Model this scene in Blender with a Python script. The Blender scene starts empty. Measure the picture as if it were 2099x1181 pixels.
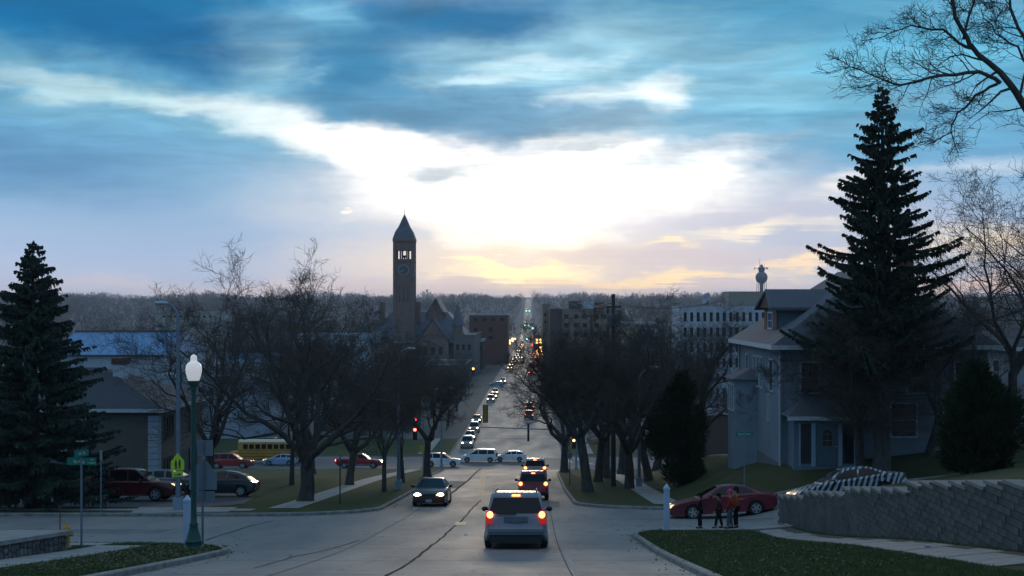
import bpy, math, random
import numpy as np
from mathutils import Vector, Matrix
from mathutils.geometry import delaunay_2d_cdt
random.seed(7)
RNG = np.random.default_rng(11)
SC = bpy.context.scene
COL = SC.collection
PI = math.pi

# ------------------------------------------------------------------ camera
F, CX, HY = 2500.0, 1085.0, 630.0          # focal length, street vanishing point, eye level (photo pixels)
cam_d = bpy.data.cameras.new('camera')
cam_d.sensor_width = 36.0
cam_d.lens = F / 2099.0 * 36.0
cam_d.shift_x = -(CX - 1049.5) / 2099.0
cam_d.shift_y = (HY - 590.5) / 2099.0
cam_d.clip_start = 0.3
cam_d.clip_end = 9000
cam = bpy.data.objects.new('camera', cam_d)
cam.location = (0, 0, 0)
cam.rotation_euler = (PI / 2, 0, 0)
COL.objects.link(cam)
SC.camera = cam
SC.view_settings.view_transform = 'Standard'
SC.view_settings.look = 'None'
SC.view_settings.gamma = 1.0
SC.view_settings.use_curve_mapping = False
SC.view_settings.exposure = 0.3
SC.render.engine = 'CYCLES'
SC.cycles.max_bounces = 6
SC.cycles.diffuse_bounces = 2
SC.cycles.glossy_bounces = 3
SC.cycles.transmission_bounces = 3
SC.cycles.volume_bounces = 0
SC.cycles.transparent_max_bounces = 6
SC.cycles.sample_clamp_indirect = 4.0
SC.cycles.use_denoising = True
SC.cycles.caustics_reflective = False
SC.cycles.caustics_refractive = False

# ------------------------------------------------------------------ sky
SUN_EL, SUN_AZ = math.radians(5.0), 0.0
world = bpy.data.worlds.new('World')
SC.world = world
world.use_nodes = True
NT = world.node_tree
NT.nodes.clear()


def N(tree, kind, **kw):
    n = tree.nodes.new(kind)
    for k, v in kw.items():
        setattr(n, k, v)
    return n


def link(tree, a, b):
    tree.links.new(a, b)


def mth(tree, op, a, b=None, c=None, clamp=False):
    n = N(tree, 'ShaderNodeMath', operation=op, use_clamp=clamp)
    for i, x in enumerate((a, b, c)):
        if x is None:
            continue
        if isinstance(x, (int, float)):
            n.inputs[i].default_value = x
        else:
            link(tree, x, n.inputs[i])
    return n.outputs[0]


def mixc(tree, fac, a, b, blend='MIX'):
    n = N(tree, 'ShaderNodeMix', data_type='RGBA', blend_type=blend)
    for sock, x in ((n.inputs[0], fac), (n.inputs[6], a), (n.inputs[7], b)):
        if isinstance(x, (int, float)):
            sock.default_value = x
        elif isinstance(x, (tuple, list)):
            sock.default_value = (x[0], x[1], x[2], 1)
        else:
            link(tree, x, sock)
    return n.outputs[2]


def ramp(tree, fac, stops, interp='LINEAR'):
    n = N(tree, 'ShaderNodeValToRGB')
    cr = n.color_ramp
    cr.interpolation = interp
    while len(cr.elements) < len(stops):
        cr.elements.new(0.5)
    for e, (p, c) in zip(cr.elements, stops):
        e.position = p
        e.color = (c[0], c[1], c[2], 1) if isinstance(c, (tuple, list)) else (c, c, c, 1)
    link(tree, fac, n.inputs[0])
    return n.outputs[0]


def noise(tree, vec, scale, detail=4, rough=0.55, dist=0.0):
    n = N(tree, 'ShaderNodeTexNoise')
    n.inputs['Scale'].default_value = scale
    n.inputs['Detail'].default_value = detail
    n.inputs['Roughness'].default_value = rough
    n.inputs['Distortion'].default_value = dist
    if vec is not None:
        link(tree, vec, n.inputs['Vector'])
    return n.outputs['Fac'] if 'Fac' in n.outputs else n.outputs[0]


def combine(tree, x, y, z=0.0):
    n = N(tree, 'ShaderNodeCombineXYZ')
    for i, q in enumerate((x, y, z)):
        if isinstance(q, (int, float)):
            n.inputs[i].default_value = q
        else:
            link(tree, q, n.inputs[i])
    return n.outputs[0]


def build_sky():
    t = NT
    tc = N(t, 'ShaderNodeTexCoord')
    sep = N(t, 'ShaderNodeSeparateXYZ')
    link(t, tc.outputs['Generated'], sep.inputs[0])
    X, Y, Z = sep.outputs
    az = mth(t, 'ARCTAN2', X, Y)
    el = mth(t, 'ARCSINE', mth(t, 'MINIMUM', mth(t, 'MAXIMUM', Z, -1.0), 1.0))
    # cloud layer seen in perspective: a plane overhead
    zz = mth(t, 'ADD', mth(t, 'MAXIMUM', Z, 0.0), 0.06)
    cp = combine(t, mth(t, 'DIVIDE', X, zz), mth(t, 'DIVIDE', Y, zz), 0.0)
    mp = N(t, 'ShaderNodeMapping')
    link(t, cp, mp.inputs['Vector'])
    mp.inputs['Rotation'].default_value = (0, 0, math.radians(24))
    mp.inputs['Scale'].default_value = (0.7, 1.3, 1)
    ncl = noise(t, mp.outputs[0], 1.0, 4, 0.6, 0.6)
    mp2 = N(t, 'ShaderNodeMapping')
    link(t, cp, mp2.inputs['Vector'])
    mp2.inputs['Rotation'].default_value = (0, 0, math.radians(38))
    mp2.inputs['Scale'].default_value = (0.8, 2.0, 1)
    mp2.inputs['Location'].default_value = (3.1, 7.7, 0)
    nst = noise(t, mp2.outputs[0], 1.3, 4, 0.62, 0.3)
    # warped angular coordinates for the cloud banks
    aw = combine(t, mth(t, 'MULTIPLY', az, 11.0), mth(t, 'MULTIPLY', el, 24.0), 0.0)
    nw = N(t, 'ShaderNodeTexNoise')
    nw.inputs['Scale'].default_value = 1.0
    nw.inputs['Detail'].default_value = 4
    nw.inputs['Roughness'].default_value = 0.6
    link(t, aw, nw.inputs['Vector'])
    sc = N(t, 'ShaderNodeSeparateColor')
    link(t, nw.outputs['Color'], sc.inputs[0])
    wu = mth(t, 'ADD', az, mth(t, 'MULTIPLY', mth(t, 'SUBTRACT', sc.outputs[0], 0.5), 0.115))
    wv = mth(t, 'ADD', el, mth(t, 'MULTIPLY', mth(t, 'SUBTRACT', sc.outputs[1], 0.5), 0.042))
    wv = mth(t, 'ADD', wv, mth(t, 'MULTIPLY', mth(t, 'SUBTRACT', nst, 0.5), 0.014))
    W = combine(t, wu, wv, 0.0)

    base = ramp(t, mth(t, 'DIVIDE', el, 0.40, clamp=True), [
        (0.0, (.55, .56, .69)), (.10, (.40, .51, .71)), (.24, (.185, .385, .615)), (.40, (.045, .255, .475)),
        (.55, (.004, .165, .36)), (.72, (.012, .18, .37)), (1.0, (.05, .19, .37))])
    # broken cloud, strongest overhead out of view, brightened there to light the ground
    cm = N(t, 'ShaderNodeMapRange', interpolation_type='SMOOTHSTEP')
    link(t, ncl, cm.inputs[0])
    cm.inputs[1].default_value, cm.inputs[2].default_value = 0.44, 0.68
    cm.inputs[3].default_value, cm.inputs[4].default_value = 0.0, 1.0
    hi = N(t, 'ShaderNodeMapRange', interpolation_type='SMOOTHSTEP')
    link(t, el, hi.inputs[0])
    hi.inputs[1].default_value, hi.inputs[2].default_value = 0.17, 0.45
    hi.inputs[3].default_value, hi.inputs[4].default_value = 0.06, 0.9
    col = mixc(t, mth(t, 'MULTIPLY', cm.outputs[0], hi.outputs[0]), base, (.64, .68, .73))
    sm = N(t, 'ShaderNodeMapRange', interpolation_type='SMOOTHSTEP')
    link(t, nst, sm.inputs[0])
    sm.inputs[1].default_value, sm.inputs[2].default_value = 0.36, 0.66
    sm.inputs[3].default_value, sm.inputs[4].default_value = 0.55, 1.15
    streak = sm.outputs[0]

    def blob(c, px, py, sx, sy, rot, rgb, a, r0=0.15, r1=1.6, st=0.0):
        m = N(t, 'ShaderNodeMapping', vector_type='TEXTURE')
        link(t, W, m.inputs['Vector'])
        A = math.atan((px - CX) / F)
        m.inputs['Location'].default_value = (A, math.atan((HY - py) / F * math.cos(A)), 0)
        m.inputs['Rotation'].default_value = (0, 0, math.radians(rot))
        m.inputs['Scale'].default_value = (sx / F, sy / F, 1)
        ln = N(t, 'ShaderNodeVectorMath', operation='LENGTH')
        link(t, m.outputs[0], ln.inputs[0])
        mr = N(t, 'ShaderNodeMapRange', interpolation_type='SMOOTHSTEP')
        link(t, ln.outputs['Value'], mr.inputs[0])
        mr.inputs[1].default_value, mr.inputs[2].default_value = r0, r1
        mr.inputs[3].default_value, mr.inputs[4].default_value = a, 0.0
        fac = mr.outputs[0]
        if st:
            fac = mth(t, 'MULTIPLY', fac, streak, clamp=True)
        return mixc(t, fac, c, rgb)

    for b in SKY_BLOBS:
        col = blob(col, *b)
    # fine mottling of the cloud deck
    mp3 = N(t, 'ShaderNodeMapping')
    link(t, cp, mp3.inputs['Vector'])
    mp3.inputs['Rotation'].default_value = (0, 0, math.radians(30))
    mp3.inputs['Scale'].default_value = (1.5, 2.0, 1)
    nf = N(t, 'ShaderNodeMapRange')
    link(t, noise(t, mp3.outputs[0], 1.6, 5, .6, .8), nf.inputs[0])
    nf.inputs[1].default_value, nf.inputs[2].default_value = .3, .7
    nf.inputs[3].default_value, nf.inputs[4].default_value = .84, 1.20
    fd = N(t, 'ShaderNodeMapRange', interpolation_type='SMOOTHSTEP')
    link(t, el, fd.inputs[0])
    fd.inputs[1].default_value, fd.inputs[2].default_value = .06, .17
    fd.inputs[3].default_value, fd.inputs[4].default_value = .06, 1.0
    col = mixc(t, fd.outputs[0], col, mixc(t, 1.0, col, combine(t, nf.outputs[0], nf.outputs[0], nf.outputs[0]), 'MULTIPLY'))
    # thin clear-sky scattering of the low sun under everything
    ns = N(t, 'ShaderNodeTexSky', sky_type='NISHITA', sun_disc=False)
    ns.sun_elevation = SUN_EL
    ns.sun_rotation = SUN_AZ
    ns.air_density, ns.dust_density, ns.ozone_density = 1.0, 1.2, 1.5
    sky = mixc(t, 1.0, col, mixc(t, 1.0, ns.outputs[0], (.0015, .0015, .0015), 'MULTIPLY'), 'ADD')
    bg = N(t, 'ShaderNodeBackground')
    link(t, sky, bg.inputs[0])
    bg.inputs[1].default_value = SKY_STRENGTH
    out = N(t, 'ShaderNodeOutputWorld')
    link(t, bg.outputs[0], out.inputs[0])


SKY_STRENGTH = 0.93
# cloud banks and clearings: (px, py, half width, half height, tilt, colour, opacity, inner, outer, streaky)
SKY_BLOBS = [
    (1750, 120, 560, 210, 0, (.155, .46, .64), .8, .2, 1.5, 1),
    (1190, 150, 430, 120, 0, (.38, .66, .78), .85, .2, 1.5, 1),
    (330, 300, 560, 110, -8, (.17, .40, .58), .55, .1, 1.5, 0),
    (545, 130, 130, 85, -20, (.34, .62, .73), .95, .2, 1.4, 1),
    (660, 35, 95, 50, 0, (.23, .53, .70), .8, .2, 1.4, 1),
    (340, 205, 520, 70, -9, (.22, .47, .59), .7, .1, 1.4, 1),
    (340, 212, 420, 20, -9, (.52, .71, .75), .75, .1, 1.6, 0),
    (640, 258, 250, 36, -9, (.80, .90, .92), .9, .2, 1.6, 0),
    (800, 290, 180, 30, -8, (1.1, 1.1, 1.1), .9, .3, 1.5, 0),
    (450, 460, 420, 110, 0, (.27, .42, .62), .5, .1, 1.5, 0),
    (1500, 480, 560, 130, 0, (.50, .53, .64), .75, .2, 1.4, 0),
    (1080, 400, 520, 150, 0, (.86, .82, .80), .85, .3, 1.35, 0),
    (1110, 388, 390, 92, 0, (1.2, 1.18, 1.15), 1.0, .45, 1.3, 0),
    (1330, 335, 210, 54, 2, (1.2, 1.18, 1.15), 1.0, .4, 1.3, 0),
    (820, 322, 190, 44, -10, (1.2, 1.2, 1.17), 1.0, .4, 1.35, 0),
    (1060, 470, 190, 70, 0, (1.35, 1.25, 1.05), 1.0, .5, 1.25, 0),
    (1080, 540, 480, 50, 0, (.92, .76, .62), .75, .2, 1.5, 0),
    (1075, 590, 900, 22, 0, (.74, .62, .60), .7, .2, 1.5, 0),
    (1070, 560, 130, 16, 0, (1.4, 1.15, .62), .95, .2, 1.5, 0),
    (1330, 572, 300, 12, 2, (1.15, .86, .50), .9, .2, 1.4, 1),
    (1000, 545, 90, 8, -6, (1.3, 1.05, .62), .9, .2, 1.4, 0),
    (1480, 445, 300, 32, 4, (.53, .55, .67), .75, .2, 1.4, 0),
    (1430, 530, 260, 26, 0, (.60, .55, .62), .75, .2, 1.4, 0),
    (1540, 470, 160, 17, 4, (1.0, .88, .70), .85, .2, 1.4, 1),
    (1350, 503, 60, 9, 0, (1.1, .86, .60), .85, .2, 1.4, 0),
    (1640, 535, 110, 12, 6, (1.05, .80, .52), .8, .2, 1.4, 0),
    (2040, 500, 130, 46, 0, (.98, .80, .58), .75, .2, 1.4, 1),
    (2020, 585, 200, 24, 0, (.92, .62, .46), .6, .2, 1.4, 0),
    (1745, 378, 110, 27, 8, (.85, .82, .80), .85, .2, 1.4, 1),
    (1990, 345, 150, 20, 8, (.62, .70, .78), .6, .2, 1.4, 1),
    (960, 42, 190, 52, 0, (.004, .135, .31), .95, .25, 1.4, 0),
    (715, 140, 100, 95, 10, (.03, .21, .40), .97, .25, 1.4, 0),
    (880, 222, 300, 40, -3, (.085, .27, .45), .95, .3, 1.35, 0),
    (1080, 255, 170, 34, 0, (.11, .29, .46), .95, .3, 1.35, 0),
    (1260, 240, 160, 26, 8, (.20, .37, .51), .8, .2, 1.4, 1),
    (915, 350, 85, 27, 4, (.46, .54, .61), .9, .2, 1.3, 0),
    (250, 50, 360, 78, -8, (.003, .118, .295), .95, .2, 1.4, 0),
    (60, 330, 260, 75, -6, (.085, .235, .44), .7, .1, 1.5, 0),
    (1640, 265, 420, 30, 9, (.19, .39, .55), .7, .2, 1.4, 1),
    (1560, 70, 300, 22, 12, (.09, .31, .50), .7, .2, 1.4, 1),
    (1900, 90, 260, 40, 5, (.12, .46, .68), .6, .2, 1.4, 0),
    (1250, 195, 150, 26, 6, (.85, .95, .98), .85, .2, 1.4, 1),
    (1365, 185, 55, 40, 0, (.95, 1.0, 1.0), .85, .1, 1.5, 1),
    (1120, 130, 170, 14, 4, (.62, .82, .90), .7, .2, 1.4, 1),
    (1000, 165, 160, 12, 3, (.60, .80, .88), .7, .2, 1.4, 1),
    (1200, 292, 150, 9, 5, (.55, .63, .68), .8, .1, 1.5, 1),
    (1420, 300, 170, 12, 8, (.50, .60, .68), .75, .1, 1.5, 1),
    (1010, 330, 70, 9, 0, (.70, .74, .77), .7, .1, 1.5, 1),
    (1290, 430, 200, 12, 4, (.80, .78, .80), .6, .1, 1.5, 1),
    (900, 470, 150, 14, -6, (.86, .78, .74), .6, .1, 1.5, 1),
    (706, 425, 16, 3.5, 0, (1.1, .95, .80), .85, .3, 1.3, 0),
]
build_sky()
world.cycles.sampling_method = 'MANUAL'
world.cycles.sample_map_resolution = 256

sun_d = bpy.data.lights.new('sun', 'SUN')
sun_d.energy = 0.55
sun_d.angle = math.radians(9)
sun_d.color = (1.0, .80, .58)
sun = bpy.data.objects.new('sun', sun_d)
sd = Vector((math.sin(SUN_AZ) * math.cos(SUN_EL), math.cos(SUN_AZ) * math.cos(SUN_EL), math.sin(SUN_EL)))
sun.rotation_euler = (-sd).to_track_quat('-Z', 'Y').to_euler()
sun.location = (0, 0, 60)
COL.objects.link(sun)

# ------------------------------------------------------------------ helpers
def tag(o, label=None, cat=None, group=None, kind=None):
    if label: o['label'] = label
    if cat: o['category'] = cat
    if group: o['group'] = group
    if kind: o['kind'] = kind
    return o


def empty(name, loc=(0, 0, 0), rz=0.0):
    o = bpy.data.objects.new(name, None)
    o.empty_display_size = 0.3
    o.location = loc
    o.rotation_euler = (0, 0, rz)
    COL.objects.link(o)
    return o


def obj(name, me, parent=None):
    o = bpy.data.objects.new(name, me)
    COL.objects.link(o)
    if parent is not None:
        o.parent = parent
    return o


def copy_tree(o, parent=None):
    c = o.copy()
    COL.objects.link(c)
    c.parent = parent
    for ch in o.children:
        copy_tree(ch, c)
    return c


MATS = {}


def mat(name, rgb, rough=0.8, metal=0.0, var=0.0, scale=3.0, bump=0.0, bscale=20.0, rgb2=None, emit=None, estr=0.0,
        spec=0.5, coat=0.0, detail=5, stretch=None, nosample=False, lo=.3, hi=.7):
    if name in MATS:
        return MATS[name]
    m = bpy.data.materials.new(name)
    m.use_nodes = True
    t = m.node_tree
    b = t.nodes['Principled BSDF']
    b.inputs['Base Color'].default_value = (*rgb, 1)
    b.inputs['Roughness'].default_value = rough
    b.inputs['Metallic'].default_value = metal
    b.inputs['Specular IOR Level'].default_value = spec
    b.inputs['Coat Weight'].default_value = coat
    b.inputs['Coat Roughness'].default_value = 0.06
    vec = None
    if var or rgb2 or bump:
        tc = N(t, 'ShaderNodeTexCoord')
        vec = tc.outputs['Object']
        if stretch:
            mp = N(t, 'ShaderNodeMapping')
            mp.inputs['Scale'].default_value = stretch
            link(t, vec, mp.inputs['Vector'])
            vec = mp.outputs[0]
    if var or rgb2:
        f = noise(t, vec, scale, detail, 0.6)
        if rgb2 is None:
            a = tuple(max(0, c * (1 - var)) for c in rgb)
            c2 = tuple(c * (1 + var) for c in rgb)
        else:
            a, c2 = rgb, rgb2
        col = ramp(t, f, [(lo, a), (hi, c2)])
        link(t, col, b.inputs['Base Color'])
    if bump:
        bn = N(t, 'ShaderNodeBump')
        bn.inputs['Strength'].default_value = bump
        bn.inputs['Distance'].default_value = 0.02
        link(t, noise(t, vec, bscale, 4, 0.6), bn.inputs['Height'])
        link(t, bn.outputs[0], b.inputs['Normal'])
    if emit:
        b.inputs['Emission Color'].default_value = (*emit, 1)
        b.inputs['Emission Strength'].default_value = estr
        if nosample:
            m.cycles.emission_sampling = 'NONE'
    MATS[name] = m
    return m


class MB:
    def __init__(s):
        s.v, s.f, s.m = [], [], []

    def add(s, vs, fs, mi=0):
        b = len(s.v)
        s.v += [tuple(p) for p in vs]
        s.f += [tuple(i + b for i in q) for q in fs]
        s.m += [mi] * len(fs)
        return s

    def box(s, c, d, rz=0.0, mi=0, top=1.0):
        x, y, z = d[0] / 2, d[1] / 2, d[2] / 2
        pts = []
        for sz in (-1, 1):
            k = top if sz > 0 else 1.0
            for sx, sy in ((-1, -1), (1, -1), (1, 1), (-1, 1)):
                a, b = sx * x * k, sy * y * k
                pts.append((c[0] + a * math.cos(rz) - b * math.sin(rz), c[1] + a * math.sin(rz) + b * math.cos(rz), c[2] + sz * z))
        return s.add(pts, [(3, 2, 1, 0), (4, 5, 6, 7), (0, 1, 5, 4), (1, 2, 6, 5), (2, 3, 7, 6), (3, 0, 4, 7)], mi)

    def b2(s, lo, hi, mi=0):
        return s.box([(a + b) / 2 for a, b in zip(lo, hi)], [abs(b - a) for a, b in zip(lo, hi)], mi=mi)

    def poly(s, pts, mi=0):
        return s.add(pts, [tuple(range(len(pts)))], mi)

    def loft(s, rings, cap=True, closed=True, mi=0):
        n = len(rings[0])
        vs = [p for r in rings for p in r]
        fs = []
        for i in range(len(rings) - 1):
            for j in range(n if closed else n - 1):
                k = (j + 1) % n
                fs.append((i * n + j, i * n + k, (i + 1) * n + k, (i + 1) * n + j))
        if cap:
            fs.append(tuple(reversed(range(n))))
            fs.append(tuple((len(rings) - 1) * n + j for j in range(n)))
        return s.add(vs, fs, mi)

    def tube(s, pts, rad, n=8, cap=True, mi=0):
        pts = [Vector(p) for p in pts]
        if not isinstance(rad, (list, tuple)):
            rad = [rad] * len(pts)
        rings = []
        ref = None
        for i, p in enumerate(pts):
            d = (pts[min(i + 1, len(pts) - 1)] - pts[max(i - 1, 0)]).normalized()
            if ref is None:
                ref = Vector((1, 0, 0)) if abs(d.x) < .9 else Vector((0, 1, 0))
            u = (ref - d * ref.dot(d)).normalized()
            w = d.cross(u)
            ref = u
            rings.append([p + (u * math.cos(2 * PI * k / n) + w * math.sin(2 * PI * k / n)) * rad[i] for k in range(n)])
        return s.loft(rings, cap, mi=mi)

    def lathe(s, prof, n=16, c=(0, 0, 0), axis='z', mi=0, cap=True):
        rings = []
        for r, z in prof:
            ring = []
            for k in range(n):
                a = 2 * PI * k / n
                q = (r * math.cos(a), r * math.sin(a), z)
                if axis == 'y': q = (q[0], -q[2], q[1])
                elif axis == 'x': q = (q[2], q[0], q[1])
                ring.append((q[0] + c[0], q[1] + c[1], q[2] + c[2]))
            rings.append(ring)
        return s.loft(rings, cap, mi=mi)

    def ball(s, c, r, n=10, m=6, mi=0):
        if not isinstance(r, (tuple, list)): r = (r, r, r)
        rings = []
        for i in range(m + 1):
            th = PI * i / m
            q = max(math.sin(th), 1e-3)
            rings.append([(c[0] + r[0] * q * math.cos(2 * PI * k / n), c[1] + r[1] * q * math.sin(2 * PI * k / n), c[2] - r[2] * math.cos(th)) for k in range(n)])
        return s.loft(rings, True, mi=mi)

    def mesh(s, name, mats, smooth=None):
        me = bpy.data.meshes.new(name)
        me.from_pydata(s.v, [], s.f)
        if not isinstance(mats, (list, tuple)): mats = [mats]
        for m in mats: me.materials.append(m)
        if len(mats) > 1:
            me.polygons.foreach_set('material_index', s.m)
        if smooth:
            me.polygons.foreach_set('use_smooth', [True] * len(s.f))
            me.set_sharp_from_angle(angle=math.radians(smooth))
        me.update()
        return me

    def build(s, name, mats, parent=None, smooth=None):
        return obj(name, s.mesh(name, mats, smooth), parent)


def npmesh(name, V, Fq, m, smooth=False):
    V = np.asarray(V, dtype=np.float32).reshape(-1, 3)
    Fq = np.asarray(Fq, dtype=np.int32)
    k = Fq.shape[1]
    me = bpy.data.meshes.new(name)
    me.vertices.add(len(V)); me.vertices.foreach_set('co', V.ravel())
    me.loops.add(Fq.size); me.loops.foreach_set('vertex_index', Fq.ravel())
    me.polygons.add(len(Fq))
    me.polygons.foreach_set('loop_start', np.arange(0, Fq.size, k, dtype=np.int32))
    if smooth:
        me.polygons.foreach_set('use_smooth', np.ones(len(Fq), dtype=bool))
    me.update(calc_edges=True)
    me.validate()
    if m: me.materials.append(m)
    return me


def P(px, py, Y):
    return Vector(((px - CX) / F * Y, Y, (HY - py) / F * Y))


def XP(px, Y):
    return (px - CX) / F * Y


def ZP(py, Y):
    return (HY - py) / F * Y


# ------------------------------------------------------------------ terrain
_ky = np.array([-60, -20, 20, 40, 52, 64, 98, 130, 150, 170, 195, 300, 420, 540, 800, 1100, 1400, 2000, 2600, 3100, 3700], float)
_kz = np.array([6.9, 1.0, -4.88, -7.82, -9.2, -10.46, -13.9, -17.5, -19.75, -21.0, -21.5, -22.5, -23.4, -24.6, -29, -33, -31.5, -14, 8, 20, 30], float)


def _pchip(x, y, q):
    h = np.diff(x); d = np.diff(y) / h
    m = np.zeros_like(y)
    m[0], m[-1] = d[0], d[-1]
    for i in range(1, len(x) - 1):
        if d[i - 1] * d[i] > 0:
            w1, w2 = 2 * h[i] + h[i - 1], h[i] + 2 * h[i - 1]
            m[i] = (w1 + w2) / (w1 / d[i - 1] + w2 / d[i])
    k = np.clip(np.searchsorted(x, q) - 1, 0, len(x) - 2)
    s = (q - x[k]) / h[k]
    return ((1 + 2 * s) * (1 - s) ** 2 * y[k] + s * (1 - s) ** 2 * h[k] * m[k] + s * s * (3 - 2 * s) * y[k + 1] + s * s * (s - 1) * h[k] * m[k + 1])


_ty = np.arange(-60, 3700.5, 0.5)
_tz = _pchip(_ky, _kz, _ty)
_fy = np.array([-60, 400, 540, 1000, 1500, 2000, 2500, 3100, 3700], float)
_fz = np.array([0, -23.2, -24.6, -23, -14, -3, 8, 20, 27], float)


def sstep(a, b, x):
    s = np.clip((np.asarray(x, float) - a) / (b - a), 0, 1)
    return s * s * (3 - 2 * s)


def gz(x, y):
    """height of the road / natural ground level"""
    x = np.asarray(x, float); y = np.asarray(y, float)
    z = np.interp(y, _ty, _tz)
    w = sstep(25, 110, np.abs(x + 4)) * sstep(430, 620, y)
    z = z * (1 - w) + np.interp(y, _fy, _fz) * w
    z = z + (1.0 * sstep(8.5, 14.5, x) + 2.5 * sstep(12, 40, x)) * (1 - sstep(88, 138, y))
    return z


def G(x, y):
    return float(gz(x, y))


def drape(name, poly, dz, m, step=1.0, zf=None, parent=None, kind='structure'):
    """a polygon in plan, triangulated and laid on the terrain"""
    pts = []
    n = len(poly)
    for i in range(n):
        a, b = poly[i], poly[(i + 1) % n]
        L = math.hypot(b[0] - a[0], b[1] - a[1])
        k = max(1, int(L / step))
        for j in range(k):
            pts.append((a[0] + (b[0] - a[0]) * j / k, a[1] + (b[1] - a[1]) * j / k))
    nb = len(pts)
    xs = [p[0] for p in pts]; ys = [p[1] for p in pts]
    P2 = np.array(pts)
    gx = np.arange(min(xs) + step / 2, max(xs), step); gy = np.arange(min(ys) + step / 2, max(ys), step)
    Q = np.array(np.meshgrid(gx, gy)).reshape(2, -1).T
    ins = np.zeros(len(Q), bool)
    for i in range(nb):
        a, b = P2[i], P2[(i + 1) % nb]
        c = ((a[1] > Q[:, 1]) != (b[1] > Q[:, 1]))
        with np.errstate(divide='ignore', invalid='ignore'):
            xi = (b[0] - a[0]) * (Q[:, 1] - a[1]) / (b[1] - a[1] + 1e-12) + a[0]
        ins ^= c & (Q[:, 0] < xi)
    allp = [Vector(p) for p in pts] + [Vector((float(q[0]), float(q[1]))) for q in Q[ins]]
    vs, es, fs, *_ = delaunay_2d_cdt(allp, [], [list(range(nb))], 2, 1e-4)
    V = np.array([(v[0], v[1]) for v in vs])
    z = (gz(V[:, 0], V[:, 1]) if zf is None else zf(V[:, 0], V[:, 1])) + dz
    me = npmesh(name, np.column_stack([V, z]), [tuple(f) for f in fs], m)
    if me.polygons and sum(p.normal.z for p in me.polygons) < 0:
        me.flip_normals()
    o = obj(name, me, parent)
    if kind and parent is None: o['kind'] = kind
    return o


def arc(cx, cy, r, a0, a1, n=8):
    return [(cx + r * math.cos(math.radians(a0 + (a1 - a0) * i / n)), cy + r * math.sin(math.radians(a0 + (a1 - a0) * i / n))) for i in range(n + 1)]


def kerb(name, line, m, dz_top=0.145, w=0.16, parent=None):
    """kerb: a low step that follows a line in plan; the road lies to its right"""
    pts = []
    for a, b in zip(line[:-1], line[1:]):
        L = math.hypot(b[0] - a[0], b[1] - a[1]); k = max(1, int(L / 1.0))
        pts += [(a[0] + (b[0] - a[0]) * j / k, a[1] + (b[1] - a[1]) * j / k) for j in range(k)]
    pts.append(line[-1])
    mb = MB(); rings = []
    for i, p in enumerate(pts):
        a, b = pts[max(0, i - 1)], pts[min(len(pts) - 1, i + 1)]
        d = Vector((b[0] - a[0], b[1] - a[1])).normalized()
        nx, ny = -d.y, d.x
        z = G(*p)
        rings.append([(p[0] - nx * .03, p[1] - ny * .03, z - .25), (p[0] - nx * .015, p[1] - ny * .015, z + dz_top - .03), (p[0] + nx * .02, p[1] + ny * .02, z + dz_top), (p[0] + nx * w, p[1] + ny * w, z + dz_top + .004), (p[0] + nx * w, p[1] + ny * w, z - .25)])
    mb.loft(rings, True)
    o = mb.build(name, m, parent, smooth=35)
    if parent is None: o['kind'] = 'structure'
    return o


def text_mesh(s, size, m, name, parent, loc, rot, extrude=0.002, align='CENTER', sx=1.0):
    cu = bpy.data.curves.new(name, 'FONT')
    cu.body = s; cu.size = size; cu.extrude = extrude
    cu.align_x = align; cu.align_y = 'CENTER'
    cu.resolution_u = 2
    to = bpy.data.objects.new(name + '_tmp', cu)
    COL.objects.link(to)
    dg = bpy.context.evaluated_depsgraph_get()
    me = bpy.data.meshes.new_from_object(to.evaluated_get(dg))
    me.name = name
    bpy.data.objects.remove(to); bpy.data.curves.remove(cu)
    me.materials.clear(); me.materials.append(m)
    o = obj(name, me, parent)
    o.location = loc; o.rotation_euler = rot; o.scale = (sx, 1, 1)
    return o

def PG(px, py, dz=0.0, lo=22.0, hi=3000.0):
    """the point of the ground that shows at a photo pixel"""
    Y = lo
    prev = None
    while Y < hi:
        d = (HY - py) / F * Y - (G((px - CX) / F * Y, Y) + dz)
        if prev is not None and d <= 0 <= prev[1]:
            k = prev[1] / (prev[1] - d + 1e-9)
            Yq = prev[0] + (Y - prev[0]) * k
            return Vector(((px - CX) / F * Yq, Yq, (HY - py) / F * Yq))
        prev = (Y, d)
        Y += max(.1, Y * .004)
    return None


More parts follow.
